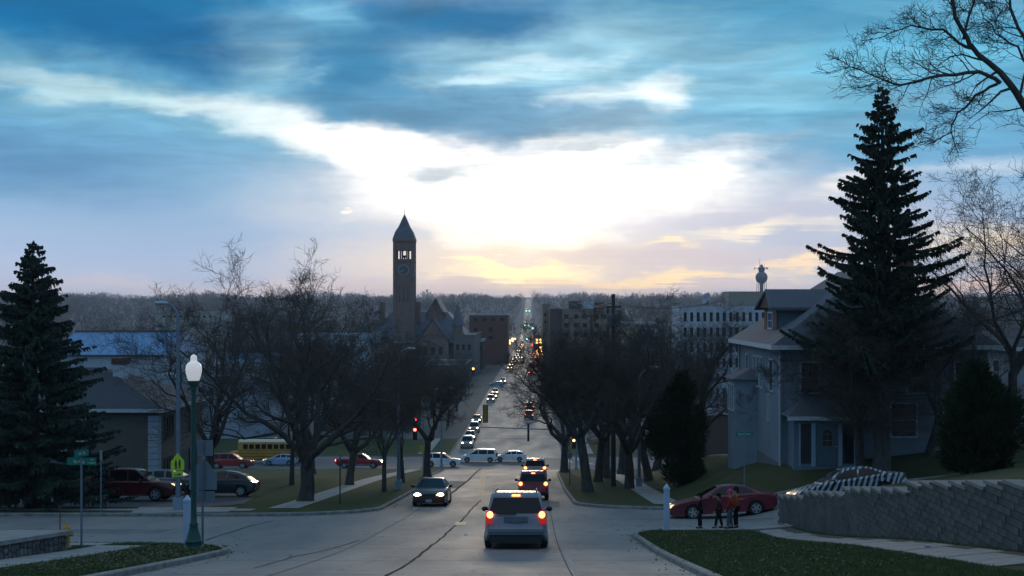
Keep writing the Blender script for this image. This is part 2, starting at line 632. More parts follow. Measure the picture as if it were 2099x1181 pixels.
# ------------------------------------------------------------------ ground materials
def road_material():
    m = bpy.data.materials.new('road_concrete')
    m.use_nodes = True
    t = m.node_tree
    b = t.nodes['Principled BSDF']
    geo = N(t, 'ShaderNodeNewGeometry')
    pos = geo.outputs['Position']
    mp = N(t, 'ShaderNodeMapping'); link(t, pos, mp.inputs['Vector'])
    mp.inputs['Scale'].default_value = (1, .25, .25)
    big = noise(t, mp.outputs[0], .35, 5, .6)
    wheel = noise(t, mp.outputs[0], 1.3, 4, .6)
    fine = noise(t, pos, 14, 5, .7)
    grit = noise(t, pos, 90, 2, .6)
    c = ramp(t, big, [(.32, (.150, .136, .121)), (.5, (.255, .230, .202)), (.66, (.365, .328, .284))])
    c = mixc(t, mth(t, 'MULTIPLY', wheel, .55), c, (.19, .182, .172))
    c = mixc(t, mth(t, 'MULTIPLY', fine, .5), c, (.16, .156, .15))
    c = mixc(t, .35, c, ramp(t, grit, [(.35, (.13, .128, .125)), (.65, (.38, .365, .35))]))
    # oil drips and repairs
    spots = N(t, 'ShaderNodeMapRange', interpolation_type='SMOOTHSTEP')
    link(t, noise(t, pos, .9, 6, .7), spots.inputs[0])
    spots.inputs[1].default_value, spots.inputs[2].default_value = .58, .70
    c = mixc(t, mth(t, 'MULTIPLY', spots.outputs[0], .45), c, (.07, .07, .072))
    # hairline cracks
    vo = N(t, 'ShaderNodeTexVoronoi', feature='DISTANCE_TO_EDGE')
    vo.inputs['Scale'].default_value = .23
    wv = N(t, 'ShaderNodeVectorMath', operation='ADD')
    link(t, pos, wv.inputs[0])
    nn = N(t, 'ShaderNodeTexNoise'); nn.inputs['Scale'].default_value = .8; nn.inputs['Detail'].default_value = 5
    link(t, pos, nn.inputs['Vector'])
    sv = N(t, 'ShaderNodeVectorMath', operation='SCALE'); sv.inputs['Scale'].default_value = 2.2
    link(t, nn.outputs['Color'], sv.inputs[0]); link(t, sv.outputs[0], wv.inputs[1])
    link(t, wv.outputs[0], vo.inputs['Vector'])
    cr = mth(t, 'LESS_THAN', vo.outputs['Distance'], .006)
    c = mixc(t, mth(t, 'MULTIPLY', cr, .6), c, (.035, .035, .037))
    link(t, c, b.inputs['Base Color'])
    link(t, ramp(t, big, [(.3, .78), (.7, .64)]), b.inputs['Roughness'])
    b.inputs['Specular IOR Level'].default_value = .4
    bn = N(t, 'ShaderNodeBump'); bn.inputs['Strength'].default_value = .25; bn.inputs['Distance'].default_value = .01
    link(t, grit, bn.inputs['Height']); link(t, bn.outputs[0], b.inputs['Normal'])
    return m


def grass_material(name, dry):
    m = bpy.data.materials.new(name)
    m.use_nodes = True
    t = m.node_tree
    b = t.nodes['Principled BSDF']
    geo = N(t, 'ShaderNodeNewGeometry')
    pos = geo.outputs['Position']
    n1, n2, n3 = noise(t, pos, .5, 5, .6), noise(t, pos, 3.5, 5, .65), noise(t, pos, 40, 3, .7)
    g1, g2 = (.042, .062, .020), (.080, .105, .036)
    d1 = (.12, .10, .05)
    c = ramp(t, n2, [(.3, g1), (.7, g2)])
    k = N(t, 'ShaderNodeMapRange'); link(t, n1, k.inputs[0])
    k.inputs[1].default_value, k.inputs[2].default_value = .56 - dry * .2, .8 - dry * .2
    k.inputs[3].default_value, k.inputs[4].default_value = 0, .75
    c = mixc(t, k.outputs[0], c, d1)
    c = mixc(t, mth(t, 'MULTIPLY', n3, .6), c, (.02, .03, .01))
    link(t, c, b.inputs['Base Color'])
    b.inputs['Roughness'].default_value = .9
    b.inputs['Specular IOR Level'].default_value = .15
    bn = N(t, 'ShaderNodeBump'); bn.inputs['Strength'].default_value = .6; bn.inputs['Distance'].default_value = .05
    link(t, n3, bn.inputs['Height']); link(t, bn.outputs[0], b.inputs['Normal'])
    return m


M_ROAD = road_material()
M_GRASS = grass_material('lawn_grass', 0.0)
M_DRY = grass_material('rough_dry_grass', 1.0)
M_CONC = mat('pale_concrete', (.30, .285, .26), .8, var=.25, scale=2.5, bump=.2, bscale=60)
M_KERB = mat('kerb_concrete', (.23, .22, .20), .85, var=.4, scale=3, bump=.25, bscale=40)
M_JOINT = mat('joint_dirt', (.07, .065, .06), .95)
M_TAR = mat('tar', (.045, .043, .042), .95, var=.3, scale=4, spec=.05)
M_ASPH = mat('asphalt', (.055, .055, .058), .75, var=.35, scale=1.5, bump=.3, bscale=80)
M_YEL = mat('worn_yellow_paint', (.42, .33, .12), .7, rgb2=(.20, .18, .14), scale=5)
M_WHT = mat('worn_white_paint', (.50, .49, .46), .7, rgb2=(.24, .235, .225), scale=5)
M_YELB = mat('yellow_lane_paint', (.52, .44, .22), .7, var=.2, scale=6)
M_SEAM = mat('slab_joint', (.085, .082, .078), .95, var=.3, scale=3, spec=.1)
M_FAINT = mat('faint_white_paint', (.36, .35, .33), .8, rgb2=(.20, .195, .185), scale=7)
M_CITY = mat('town_ground', (.10, .10, .098), .9, rgb2=(.085, .08, .06), scale=.05, detail=6)

# ------------------------------------------------------------------ ground sheet
def grid_ground():
    ys = np.concatenate([np.arange(-60, 200, 3), np.arange(200, 700, 10), np.arange(700, 3701, 40)])
    xp = np.concatenate([np.arange(0, 66, 3), np.arange(66, 210, 12), np.arange(210, 2300, 90)])
    xs = np.concatenate([-xp[::-1][:-1], xp])
    XX, YY = np.meshgrid(xs, ys)
    ZZ = gz(XX, YY) - .10
    V = np.column_stack([XX.ravel(), YY.ravel(), ZZ.ravel()])
    nx, ny = len(xs), len(ys)
    i, j = np.meshgrid(np.arange(nx - 1), np.arange(ny - 1))
    a = (j * nx + i).ravel()
    o = obj('ground', npmesh('ground', V, np.column_stack([a, a + 1, a + nx + 1, a + nx]), M_CITY, True))
    o['kind'] = 'structure'


grid_ground()


def sheet(name, xs, ys, dz, m, kind='structure', xf=None):
    """rectangular draped sheet; xf(y, s) may bend its columns"""
    XX, YY = np.meshgrid(np.asarray(xs, float), np.asarray(ys, float))
    if xf is not None:
        XX = xf(YY, XX)
    ZZ = gz(XX, YY) + dz
    nx, ny = XX.shape[1], XX.shape[0]
    i, j = np.meshgrid(np.arange(nx - 1), np.arange(ny - 1))
    a = (j * nx + i).ravel()
    o = obj(name, npmesh(name, np.column_stack([XX.ravel(), YY.ravel(), ZZ.ravel()]), np.column_stack([a, a + 1, a + nx + 1, a + nx]), m, True))
    if kind: o['kind'] = kind
    return o


road = sheet('road', np.arange(-90, 91, 1), np.arange(-40, 200.5, 1), 0.0, M_ROAD)
sheet('road', np.linspace(0, 1, 5), np.concatenate([np.arange(200, 700, 4), np.arange(700, 3201, 12)]), 0.03, M_ROAD,
      xf=lambda y, s: np.interp(y, [200, 600, 1200, 3200], [-11.3, -11.0, -10, -8]) + s * np.interp(y, [200, 600, 1200, 3200], [16, 15.6, 14, 12]))

# lawns / blocks that stand a kerb's height over the road, as outlines in plan
L1 = [(-8.9, -40)] + [(-8.9, 33.2)] + arc(-12.9, 35.6, 4.0, -8, 84, 8)[1:] + [(-20, 39.9), (-85, 41.0), (-85, -40)]
R1 = [(85, -40), (85, 49.6), (40, 48.6), (13, 47.9)] + arc(7.7, 43.6, 4.0, 86, 176, 8) + [(3.75, 42), (3.75, -40)]
L2 = [(-85, 57.0), (-17, 56.4)] + arc(-13.0, 62.0, 5.6, -88, -4, 8) + [(-7.45, 64), (-7.5, 82), (-8.8, 106), (-9.6, 134)] + arc(-14.5, 137.0, 4.9, 0, 88, 7) + [(-85, 142.0)]
R2 = [(2.45, 68), (2.3, 82), (2.5, 106), (3.4, 134)][::-1]
R2 = arc(8.0, 66.6, 5.6, 184, 272, 8)[0:] + [(20, 61.0), (85, 61.6), (85, 142), (9, 142)] + arc(8.4, 137, 5, 92, 176, 7) + [(2.7, 120), (2.5, 106), (2.3, 82)]
L3 = [(-85, 171), (-17, 171)] + arc(-16.3, 176, 5, -88, -4, 7) + [(-11.3, 180), (-11.3, 199), (-85, 199)]
R3 = arc(9.7, 176, 5, 184, 272, 7) + [(85, 171), (85, 199), (4.7, 199)]
DL = .13
lawn_nl = drape('lawn', L1, DL, M_GRASS)
def nr_z(x, y):
    return gz(x, y) + .38 * sstep(4.3, 9.0, x) * (1 - sstep(29, 45, y))


lawn_nr = drape('lawn', R1, DL, M_GRASS, zf=nr_z)
lawn_fl = drape('lawn', L2, DL, M_GRASS)
def fr_z(x, y):
    return gz(x, y) + 1.0 * sstep(8.5, 14, x) * sstep(62.5, 66, y) * (1 - sstep(95, 125, y))


lawn_fr = drape('lawn', R2, DL, M_DRY, zf=fr_z)
drape('lawn', L3, DL, M_GRASS, 2.0)
drape('lawn', R3, DL, M_DRY, 2.0)


def edge(poly, a, b, rev=False):
    l = poly[a:b]
    return l[::-1] if rev else l


kerb('kerb', edge(L1, 0, 12), M_KERB)
kerb('kerb', edge(R1, 1, 15), M_KERB)
kerb('kerb', edge(L2, 0, 24), M_KERB)
kerb('kerb', [(85, 142), (9, 142)] + arc(8.4, 137, 5, 92, 176, 7) + [(2.7, 120), (2.5, 106), (2.3, 82)] + arc(8.0, 66.6, 5.6, 184, 272, 8) + [(20, 61.0), (85, 61.6)], M_KERB)
kerb('kerb', [(-85, 171), (-17, 171)] + arc(-16.3, 176, 5, -88, -4, 7) + [(-11.3, 199)], M_KERB)
kerb('kerb', [(4.7, 199)] + arc(9.7, 176, 5, 184, 272, 7) + [(85, 171)], M_KERB)

# ------------------------------------------------------------------ sidewalks with their slabs
SLAB = {}


def slab_mesh(w, l):
    k = (round(w, 2), round(l, 2))
    if k not in SLAB:
        SLAB[k] = MB().box((0, 0, -.03), (w, l, .07), top=.994).mesh('slab', M_CONC)
    return SLAB[k]


def sidewalk(p0, p1, w, dz=DL, n_slab=None, slabs=True, zf=None):
    """a straight run from p0 to p1 in plan"""
    a, b = Vector(p0), Vector(p1)
    d = (b - a); L = d.length; d.normalize(); nrm = Vector((-d.y, d.x))
    poly = [tuple(a + nrm * w / 2), tuple(a - nrm * w / 2), tuple(b - nrm * w / 2), tuple(b + nrm * w / 2)]
    base = drape('sidewalk', poly, dz + .012, M_JOINT if slabs else M_CONC, 1.0, zf=zf)
    G = (lambda x, y: float(zf(x, y))) if zf else globals()['G']
    if slabs:
        n = max(1, round(L / 1.5)); l = L / n
        for i in range(n):
            c = a + d * (i + .5) * l
            z0, z1 = G(*(c - d * l / 2)), G(*(c + d * l / 2)); zl, zr = G(*(c + nrm * w / 2)), G(*(c - nrm * w / 2))
            fx = Vector((nrm.x * -w, nrm.y * -w, zr - zl)).normalized()
            fy = Vector((d.x * l, d.y * l, z1 - z0)).normalized()
            up = fx.cross(fy).normalized(); fx = fy.cross(up)
            o = obj('slab', slab_mesh(w - .03, l - .03), base)
            M4 = Matrix((fx, fy, up)).transposed().to_4x4()
            M4.translation = Vector((c.x, c.y, (z0 + z1) / 2 + dz + .03 + random.uniform(-.006, .006)))
            o.matrix_world = M4
    return base


sidewalk((9.05, 22), (9.05, 45.6), 1.45, zf=nr_z)
sidewalk((5.0, 46.4), (16, 46.6), 1.3)
sidewalk((-12.55, 22), (-12.55, 37.6), 1.45)
sidewalk((-13.3, 38.3), (-40, 38.9), 1.4)
sidewalk((-12.2, 60.5), (-12.6, 138), 1.5, slabs=False)
sidewalk((-13.4, 59.2), (-60, 59.6), 1.5, slabs=False)
sidewalk((7.3, 64), (7.9, 139), 1.5, slabs=False)
sidewalk((-15.2, 175), (-15.2, 199), 1.6, slabs=False)
sidewalk((8.4, 175), (8.4, 199), 1.6, slabs=False)
sidewalk((10, 63.5), (40, 64.0), 1.5, slabs=False)
# parking pad of the brown house and the drive by the blue house
drape('parking_pad', [(-60, 61), (-16.2, 60.9), (-15.0, 64), (-16.0, 71), (-19.5, 80), (-60, 82)], DL + .02, M_ASPH, 1.5)
drape('driveway', [(-18.5, 56.5), (-14.2, 57.5), (-14.6, 61), (-19.5, 61)], DL + .024, M_CONC, 1.0)


# ------------------------------------------------------------------ paint and tar on the road (parts of the road)
def ribbon(name, pix, w, m, dz=.006, world=False):
    pts = [p if world else PG(*p) for p in pix]
    fine = []
    for a, b in zip(pts[:-1], pts[1:]):
        a, b = Vector(a), Vector(b)
        k = max(1, int((b - a).length / 1.0))
        fine += [a + (b - a) * j / k for j in range(k)]
    fine.append(Vector(pts[-1]))
    L, R = [], []
    for i, p in enumerate(fine):
        d = (fine[min(i + 1, len(fine) - 1)] - fine[max(i - 1, 0)]); d.z = 0; d.normalize()
        ww = w * random.uniform(.75, 1.25) if m is M_TAR else w
        j = random.uniform(-.03, .03) if m is M_TAR else 0
        for S, s in ((L, 1), (R, -1)):
            x, y = p.x - d.y * (s * ww / 2 + j), p.y + d.x * (s * ww / 2 + j)
            S.append((x, y, G(x, y) + dz))
    mb = MB()
    n = len(L)
    mb.add(L + R, [(i, i + 1, n + i + 1, n + i) for i in range(n - 1)])
    o = mb.build(name, m, road)
    me = o.data
    if me.polygons[0].normal.z < 0: me.flip_normals()
    return o


ribbon('tar_seam', [(560, 1300, 0, 15), (760, 1200, 0, 15), (828, 1160), (880, 1122), (925, 1085), (940, 1073), (965, 1045), (985, 1026)], .085, M_TAR)
ribbon('tar_seam', [(925, 1012), (960, 985), (985, 960)], .16, M_TAR)
ribbon('tar_seam', [(420, 1108), (470, 1092), (515, 1078), (560, 1068)], .07, M_TAR)
ribbon('tar_seam', [(520, 1165), (600, 1142), (680, 1125), (735, 1108)], .05, M_TAR)
ribbon('tar_seam', [(1215, 1062), (1270, 1066), (1330, 1065), (1420, 1060)], .07, M_TAR)
ribbon('tar_seam', [(1480, 1068), (1560, 1064), (1640, 1062)], .08, M_TAR)
ribbon('tar_seam', [(925, 1031), (985, 1030), (1060, 1030), (1160, 1031)], .07, M_TAR)
ribbon('lane_line', [(943, 1076.5), (945.5, 1070)], .46, M_YELB)
ribbon('lane_line', [(982, 1012), (985, 990), (991, 968)], .22, M_YEL)
ribbon('lane_line', [(990, 1012), (992, 992), (996, 970)], .14, M_YEL)
ribbon('lane_line', [(1015, 1000), (1030, 996)], .18, M_WHT)
ribbon('lane_line', [(1060, 985), (1061, 972)], .13, M_WHT)
ribbon('lane_line', [(1010, 962), (1045, 961)], 1.2, M_WHT)
ribbon('lane_line', [(1148, 1118), (1163, 1143), (1190, 1181)], .12, M_FAINT)
ribbon('lane_line', [(1110, 937), (1134, 937)], 1.5, M_WHT)
ribbon('lane_line', [(1155, 938), (1170, 948)], .8, M_WHT)
ribbon('lane_line', [(1180, 939), (1215, 952)], .8, M_WHT)
ribbon('lane_line', [(826, 938), (812, 965)], .45, M_WHT)
for x0_, x1_ in ((-5.75, -5.6), (.95, 1.05)):
    ribbon('joint_line', [(x0_, 24, 0), (x0_, 44, 0), (x1_, 62, 0), (x1_, 138, 0)], .03, M_SEAM, world=True)
for yy in (27.5, 33.0, 38.6, 62.5, 69, 76, 84, 93, 103, 114, 126):
    xl, xr = (-8.7, 3.6) if yy < 45 else (-7.2, 2.0)
    ribbon('joint_line', [(xl, yy + random.uniform(-.1, .1), 0), (-2.6, yy, 0), (xr, yy + random.uniform(-.1, .1), 0)], random.uniform(.025, .05), M_SEAM, world=True)
M_PATCH = mat('patched_asphalt', (.19, .185, .178), .85, var=.3, scale=2, bump=.2, bscale=60, spec=.2)
for (xa, ya, xb, yb) in ((-.6, 63.5, 1.6, 69), (-7.0, 84, -5.0, 96), (-20, 46, -14, 48.4)):
    ribbon('road_patch', [((xa + xb) / 2, ya, 0), ((xa + xb) / 2 + .1, yb, 0)], xb - xa, M_PATCH, dz=.004, world=True)
drape('road', [(-85, 143.4), (85, 143.4), (85, 169.6), (-85, 169.6)], .005, mat('cross_street_asphalt', (.10, .10, .105), .75, var=.3, scale=.8, bump=.2, bscale=50), 1.0)
for yy in range(182, 200, 6):
    ribbon('lane_line', [(-3.3, yy, 0), (-3.3, yy + 3, 0)], .15, M_YEL, world=True)
paper = tag(MB().box((0, 0, .02), (.16, .12, .03), top=.6).build('litter', mat('paper', (.6, .6, .58), .8)), 'small white scrap of litter lying on the road beside the silver minivan', 'litter')
paper.location = PG(955, 1097)
can = tag(MB().lathe([(.02, -.06), (.033, -.055), (.033, .055), (.02, .06)], 12, axis='x').build('drink_can', mat('can_metal', (.6, .6, .6), .3, .8), smooth=40), 'crushed silver drink can lying on the right hand sidewalk', 'can')
cp_ = PG(2000, 1157); can.location = (9.1, cp_.y, float(nr_z(9.1, cp_.y)) + DL + .085)

# ------------------------------------------------------------------ vehicles
M_GLASS = mat('dark_car_glass', (.008, .010, .013), .06, spec=.32)
M_TYRE = mat('tyre_rubber', (.012, .012, .013), .85)
M_RIM = mat('wheel_alloy', (.42, .43, .45), .35, .7)
M_BLACK = mat('black_trim', (.012, .012, .013), .6)
M_CHROME = mat('chrome', (.6, .6, .62), .2, 1.0)
M_PLATE = mat('plate_paint', (.25, .27, .32), .5)
M_DPLATE = mat('shaded_plate', (.10, .12, .13), .5)
M_BRAKE = mat('brake_lamp', (.6, .05, .02), .4, emit=(1.0, .17, .05), estr=8.0)
M_BRAKE_F = mat('far_brake_lamp', (.6, .05, .02), .4, emit=(1.0, .13, .06), estr=9.0, nosample=True)
M_REDLENS = mat('red_lens', (.35, .01, .012), .2, emit=(1.0, .03, .02), estr=.2)
M_REDOFF = mat('red_lens_unlit', (.25, .01, .012), .2)
M_HEAD = mat('head_lamp', (.9, .85, .7), .3, emit=(1.0, .80, .52), estr=16.0)
M_HEAD_F = mat('far_head_lamp', (.9, .85, .7), .3, emit=(1.0, .76, .40), estr=12.0, nosample=True)
M_HEADOFF = mat('head_lamp_unlit', (.55, .56, .56), .15)
M_AMBER = mat('amber_lamp', (.8, .3, .05), .3, emit=(1.0, .42, .10), estr=3.0)
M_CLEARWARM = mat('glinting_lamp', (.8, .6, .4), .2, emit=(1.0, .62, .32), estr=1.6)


def paint(name, rgb, metal=.25, rough=.32):
    return mat('paint_' + name, rgb, rough, metal, var=.10, scale=1.5, coat=.5)


def wheel_meshes(r, w):
    t = MB().lathe([(r * .62, -w / 2), (r * .9, -w / 2), (r * .985, -w * .36), (r, -w * .2), (r, w * .2), (r * .985, w * .36), (r * .9, w / 2), (r * .62, w / 2)], 22, axis='y', cap=True)
    tyre = t.mesh('tyre', M_TYRE, 40)
    m = MB()
    m.lathe([(r * .66, -.015), (r * .66, .02), (r * .58, .02), (r * .56, -.005)], 22, axis='y', c=(0, -w / 2, 0), cap=True)
    for k in range(5):
        a = 2 * PI * k / 5
        c, s = math.cos(a), math.sin(a)
        pts = []
        for (q, h) in ((r * .08, .045), (r * .6, .03)):
            for sg in (-1, 1):
                pts.append((c * q - s * h * sg * 1.3, 0, s * q + c * h * sg * 1.3))
        y0, y1 = -w / 2 - .028, -w / 2 - .005
        vs = [(p[0], y0, p[2]) for p in pts] + [(p[0], y1, p[2]) for p in pts]
        m.add(vs, [(0, 1, 3, 2), (4, 6, 7, 5), (0, 4, 5, 1), (1, 5, 7, 3), (3, 7, 6, 2), (2, 6, 4, 0)])
    m.lathe([(r * .14, 0), (r * .14, .035), (r * .05, .045)], 10, axis='y', c=(0, -w / 2, 0))
    rim = m.mesh('rim', M_RIM, 40)
    return tyre, rim


WH = {}


def put_wheel(parent, x, side, r, hw, w=.21):
    k = (round(r, 3), w)
    if k not in WH:
        WH[k] = wheel_meshes(*k)
    o = obj('wheel', WH[k][0], parent)
    o.location = (x, side * (hw - w / 2 + .005), r)
    o.rotation_euler = (0, random.uniform(0, 1), PI if side > 0 else 0)
    obj('rim', WH[k][1], o)
    return o


SPECS = {
    'minivan': dict(L=5.1, W=1.98, zb=.24, wheels=(-1.55, 1.52, .335),
        low=[(-2.40, .40), (-2.53, .46), (-2.55, .62), (-2.50, .70), (-2.47, .95), (-2.42, 1.06), (1.25, 1.06), (1.75, .98), (2.25, .82), (2.48, .62), (2.52, .42), (2.42, .26)],
        cab=[(-2.44, 1.04), (-2.19, 1.66), (-2.0, 1.75), (-.6, 1.79), (.25, 1.75), (.55, 1.66), (1.62, 1.02)], tum=.13,
        side=[[(-2.12, 1.12), (-1.98, 1.58), (-1.25, 1.62), (-1.18, 1.10)], [(-1.10, 1.10), (-1.15, 1.62), (-.02, 1.63), (.0, 1.09)], [(.08, 1.09), (.07, 1.62), (.30, 1.60), (1.18, 1.08)]],
        wind=((1.50, 1.09), (.62, 1.62)), rear=((-2.40, 1.12), (-2.22, 1.60))),
    'suv': dict(L=4.75, W=1.86, zb=.32, wheels=(-1.38, 1.40, .37),
        low=[(-2.25, .38), (-2.36, .48), (-2.38, .70), (-2.33, .78), (-2.30, 1.08), (-2.2, 1.12), (.95, 1.08), (1.55, 1.06), (2.15, .98), (2.34, .86), (2.38, .55), (2.28, .34)],
        cab=[(-2.22, 1.08), (-2.08, 1.62), (-1.92, 1.74), (-.6, 1.78), (.15, 1.75), (.35, 1.68), (1.12, 1.04)], tum=.13,
        side=[[(-1.98, 1.16), (-1.88, 1.62), (-1.22, 1.65), (-1.15, 1.14)], [(-1.07, 1.14), (-1.12, 1.65), (-.22, 1.66), (-.2, 1.13)], [(-.12, 1.13), (-.13, 1.66), (.20, 1.63), (.86, 1.10)]],
        wind=((1.05, 1.10), (.40, 1.64)), rear=((-2.18, 1.16), (-2.08, 1.60))),
    'sedan': dict(L=4.9, W=1.82, zb=.22, wheels=(-1.42, 1.42, .325),
        low=[(-2.3, .28), (-2.43, .42), (-2.45, .62), (-2.42, .84), (-2.28, .95), (-1.55, 1.0), (.85, .96), (1.35, .90), (1.95, .80), (2.30, .68), (2.44, .52), (2.44, .34), (2.34, .22)],
        cab=[(-1.85, .97), (-1.05, 1.36), (-.65, 1.42), (-.2, 1.435), (.12, 1.40), (1.12, .93)], tum=.22,
        side=[[(-1.48, 1.02), (-.98, 1.30), (-.55, 1.345), (-.50, 1.01)], [(-.42, 1.01), (-.46, 1.35), (.02, 1.335), (.78, 1.0)]],
        wind=((1.04, .97), (.18, 1.37)), rear=((-1.76, 1.02), (-1.12, 1.33))),
    'hatch': dict(L=4.35, W=1.8, zb=.22, wheels=(-1.28, 1.32, .315),
        low=[(-2.05, .28), (-2.16, .42), (-2.17, .66), (-2.12, .92), (-2.0, 1.0), (.85, .97), (1.4, .90), (1.9, .77), (2.12, .60), (2.17, .38), (2.06, .24)],
        cab=[(-2.02, .98), (-1.78, 1.28), (-1.55, 1.42), (-.7, 1.49), (-.1, 1.48), (.15, 1.43), (1.25, .94)], tum=.18,
        side=[[(-1.75, 1.05), (-1.55, 1.26), (-.95, 1.38), (-.9, 1.03)], [(-.82, 1.03), (-.86, 1.39), (-.22, 1.40), (-.2, 1.02)], [(-.12, 1.02), (-.13, 1.40), (.02, 1.39), (.88, 1.0)]],
        wind=((1.16, .99), (.22, 1.41)), rear=((-1.98, 1.05), (-1.70, 1.34))),
    'beetle': dict(L=4.1, W=1.72, zb=.22, wheels=(-1.25, 1.27, .32),
        low=[(-1.85, .28), (-2.03, .42), (-2.04, .62), (-1.92, .84), (-1.65, .97), (-1.2, 1.0), (.85, .98), (1.25, .98), (1.65, .90), (1.92, .74), (2.03, .52), (2.02, .38), (1.88, .25)],
        cab=[(-1.78, .92), (-1.55, 1.12), (-1.2, 1.31), (-.75, 1.44), (-.25, 1.50), (.2, 1.47), (.62, 1.33), (1.2, .96)], tum=.25,
        side=[[(-1.15, 1.05), (-.95, 1.24), (-.5, 1.36), (-.42, 1.03)], [(-.33, 1.03), (-.4, 1.375), (.18, 1.37), (.50, 1.25), (.86, 1.02)]],
        wind=((1.08, 1.03), (.66, 1.30)), rear=((-1.50, 1.145), (-1.24, 1.285))),
    'pickup': dict(L=5.7, W=1.95, zb=.36, wheels=(-1.75, 1.75, .39),
        low=[(-2.78, .5), (-2.84, .60), (-2.84, 1.10), (-2.80, 1.16), (-.80, 1.16), (1.1, 1.16), (1.35, 1.13), (2.45, 1.03), (2.76, .9), (2.82, .6), (2.72, .42)],
        cab=[(-.95, 1.14), (-.88, 1.66), (-.70, 1.80), (.35, 1.80), (.55, 1.72), (1.3, 1.12)], tum=.14,
        side=[[(-.80, 1.22), (-.74, 1.66), (-.25, 1.68), (-.22, 1.21)], [(-.12, 1.21), (-.13, 1.68), (.34, 1.66), (1.0, 1.19)]],
        wind=((1.22, 1.19), (.60, 1.67)), rear=((-.93, 1.24), (-.89, 1.60))),
}


def kind_front(seg):
    return seg[0][0] > seg[1][0]


def car_body(sp, pm, parent, zebra=None):
    L, W, zb = sp['L'], sp['W'], sp['zb']
    xr, xf, r = sp['wheels']
    hw = W / 2
    top = sp['low']
    ra = r + .055
    bot = []
    for xc in (xf, xr):
        a0 = math.asin((zb - r) / ra)
        n = 9
        for i in range(n + 1):
            a = a0 + (PI - 2 * a0) * i / n
            bot.append((xc + ra * math.cos(a), r + ra * math.sin(a)))
    pts = [(x, z, 1) for x, z in top] + [(x, z, 0) for x, z in bot]

    def tap(x):
        q = min(1, max(0, (abs(x) - (L / 2 - .8)) / .8))
        return 1 - .11 * q * q
    rings = []
    for s, ins, k in ((-1, .06, .965), (-1, .022, .99), (-1, 0, 1), (-.93, 0, 0), (.93, 0, 0), (1, 0, 1), (1, .022, .99), (1, .06, .965)):
        ring = []
        for x, z, outer in pts:
            zz, xx, yy = z, x, s * hw * tap(x)
            if abs(s) == 1:
                # sides curve in towards the sill and the shoulder
                h = (z - zb) / (1.0 - zb)
                if outer:
                    if ins: zz -= ins * (1 if z > .6 else -.2); xx -= math.copysign(ins * .8, x) if abs(x) > L / 2 - .5 else 0
                    yy = s * (hw * tap(x) - (.05 if k < 1 else .06) + (ins * .9 if ins < .05 else .055))
                else:
                    yy = s * hw * tap(x) * (.985 if k == 1 else .99 if k == .99 else 1.0)
                    if k == 1: yy = s * (hw * tap(x) - .05)
                    if k == .99: yy = s * (hw * tap(x) - .02)
            ring.append((xx, yy, zz))
        rings.append(ring)
    # order so that the outermost ring is last on each side
    order = [rings[0], rings[1], rings[2], rings[3], rings[4], rings[5], rings[6], rings[7]]
    mb = MB().loft(order, True)
    body = mb.build('body', pm, parent, smooth=38)
    und = MB().b2((-L / 2 + .25, -hw + .16, zb - .02), (L / 2 - .25, hw - .16, r + ra + .01)).build('underbody', M_BLACK, parent)
    # cabin
    cab = sp['cab']
    z0 = min(p[1] for p in cab); z1 = max(p[1] for p in cab)

    def wz(z):
        return hw * .955 - sp['tum'] * hw * 1.35 * (z - z0) / (z1 - z0) - .01
    rings = []
    for s, ins in ((-1, .05), (-.93, .012), (-.82, 0), (.82, 0), (.93, .012), (1, .05)):
        ring = []
        for i, (x, z) in enumerate(cab):
            e = i in (0, len(cab) - 1)
            zz = z - (0 if e else ins)
            xx = x - (0 if abs(x) < .2 else math.copysign(ins * .5, x)) if not e else x
            ring.append((xx, s * wz(zz), zz))
        rings.append(ring)
    roof = MB().loft(rings, True).build('cabin', pm, parent, smooth=38)
    for poly in sp['side']:
        for s in (-1, 1):
            q = [(x, s * (wz(z) + .006), z) for x, z in poly]
            if s < 0: q = q[::-1]
            b = MB().poly(q if s > 0 else q)
            o = b.build('side_window', M_GLASS, parent)

    def slope(name, seg, fw, m):
        (xa, za), (xb, zb_) = seg
        zm = (za + zb_) / 2
        best = None
        for (p0, p1) in zip(cab[:-1], cab[1:]):
            lo_, hi_ = sorted((p0[1], p1[1]))
            if lo_ <= zm <= hi_ and (p1[1] < p0[1]) == kind_front(seg):
                best = (p0, p1)
        if best:
            (q0, q1) = best
            fx_ = lambda z: q0[0] + (q1[0] - q0[0]) * (z - q0[1]) / (q1[1] - q0[1])
            xa, xb = fx_(za), fx_(zb_)
        d = Vector((xb - xa, 0, zb_ - za)).normalized()
        nrm = Vector((d.z, 0, -d.x)) if xa > 0 else Vector((-d.z, 0, d.x))
        o = nrm * .012
        if nrm.z < 0: o = -o
        ya, yb = (wz(za) - .06) * fw, (wz(zb_) - .10) * fw
        pts = [(xa + o.x, -ya, za + o.z), (xa + o.x, ya, za + o.z), (xb + o.x, yb, zb_ + o.z), (xb + o.x, -yb, zb_ + o.z)]
        if xa < 0: pts = pts[::-1]
        return MB().poly(pts).build(name, m, parent)
    slope('windshield', sp['wind'], 1.0, M_GLASS)
    slope('rear_window', sp['rear'], 1.0, M_GLASS)
    return body, wz


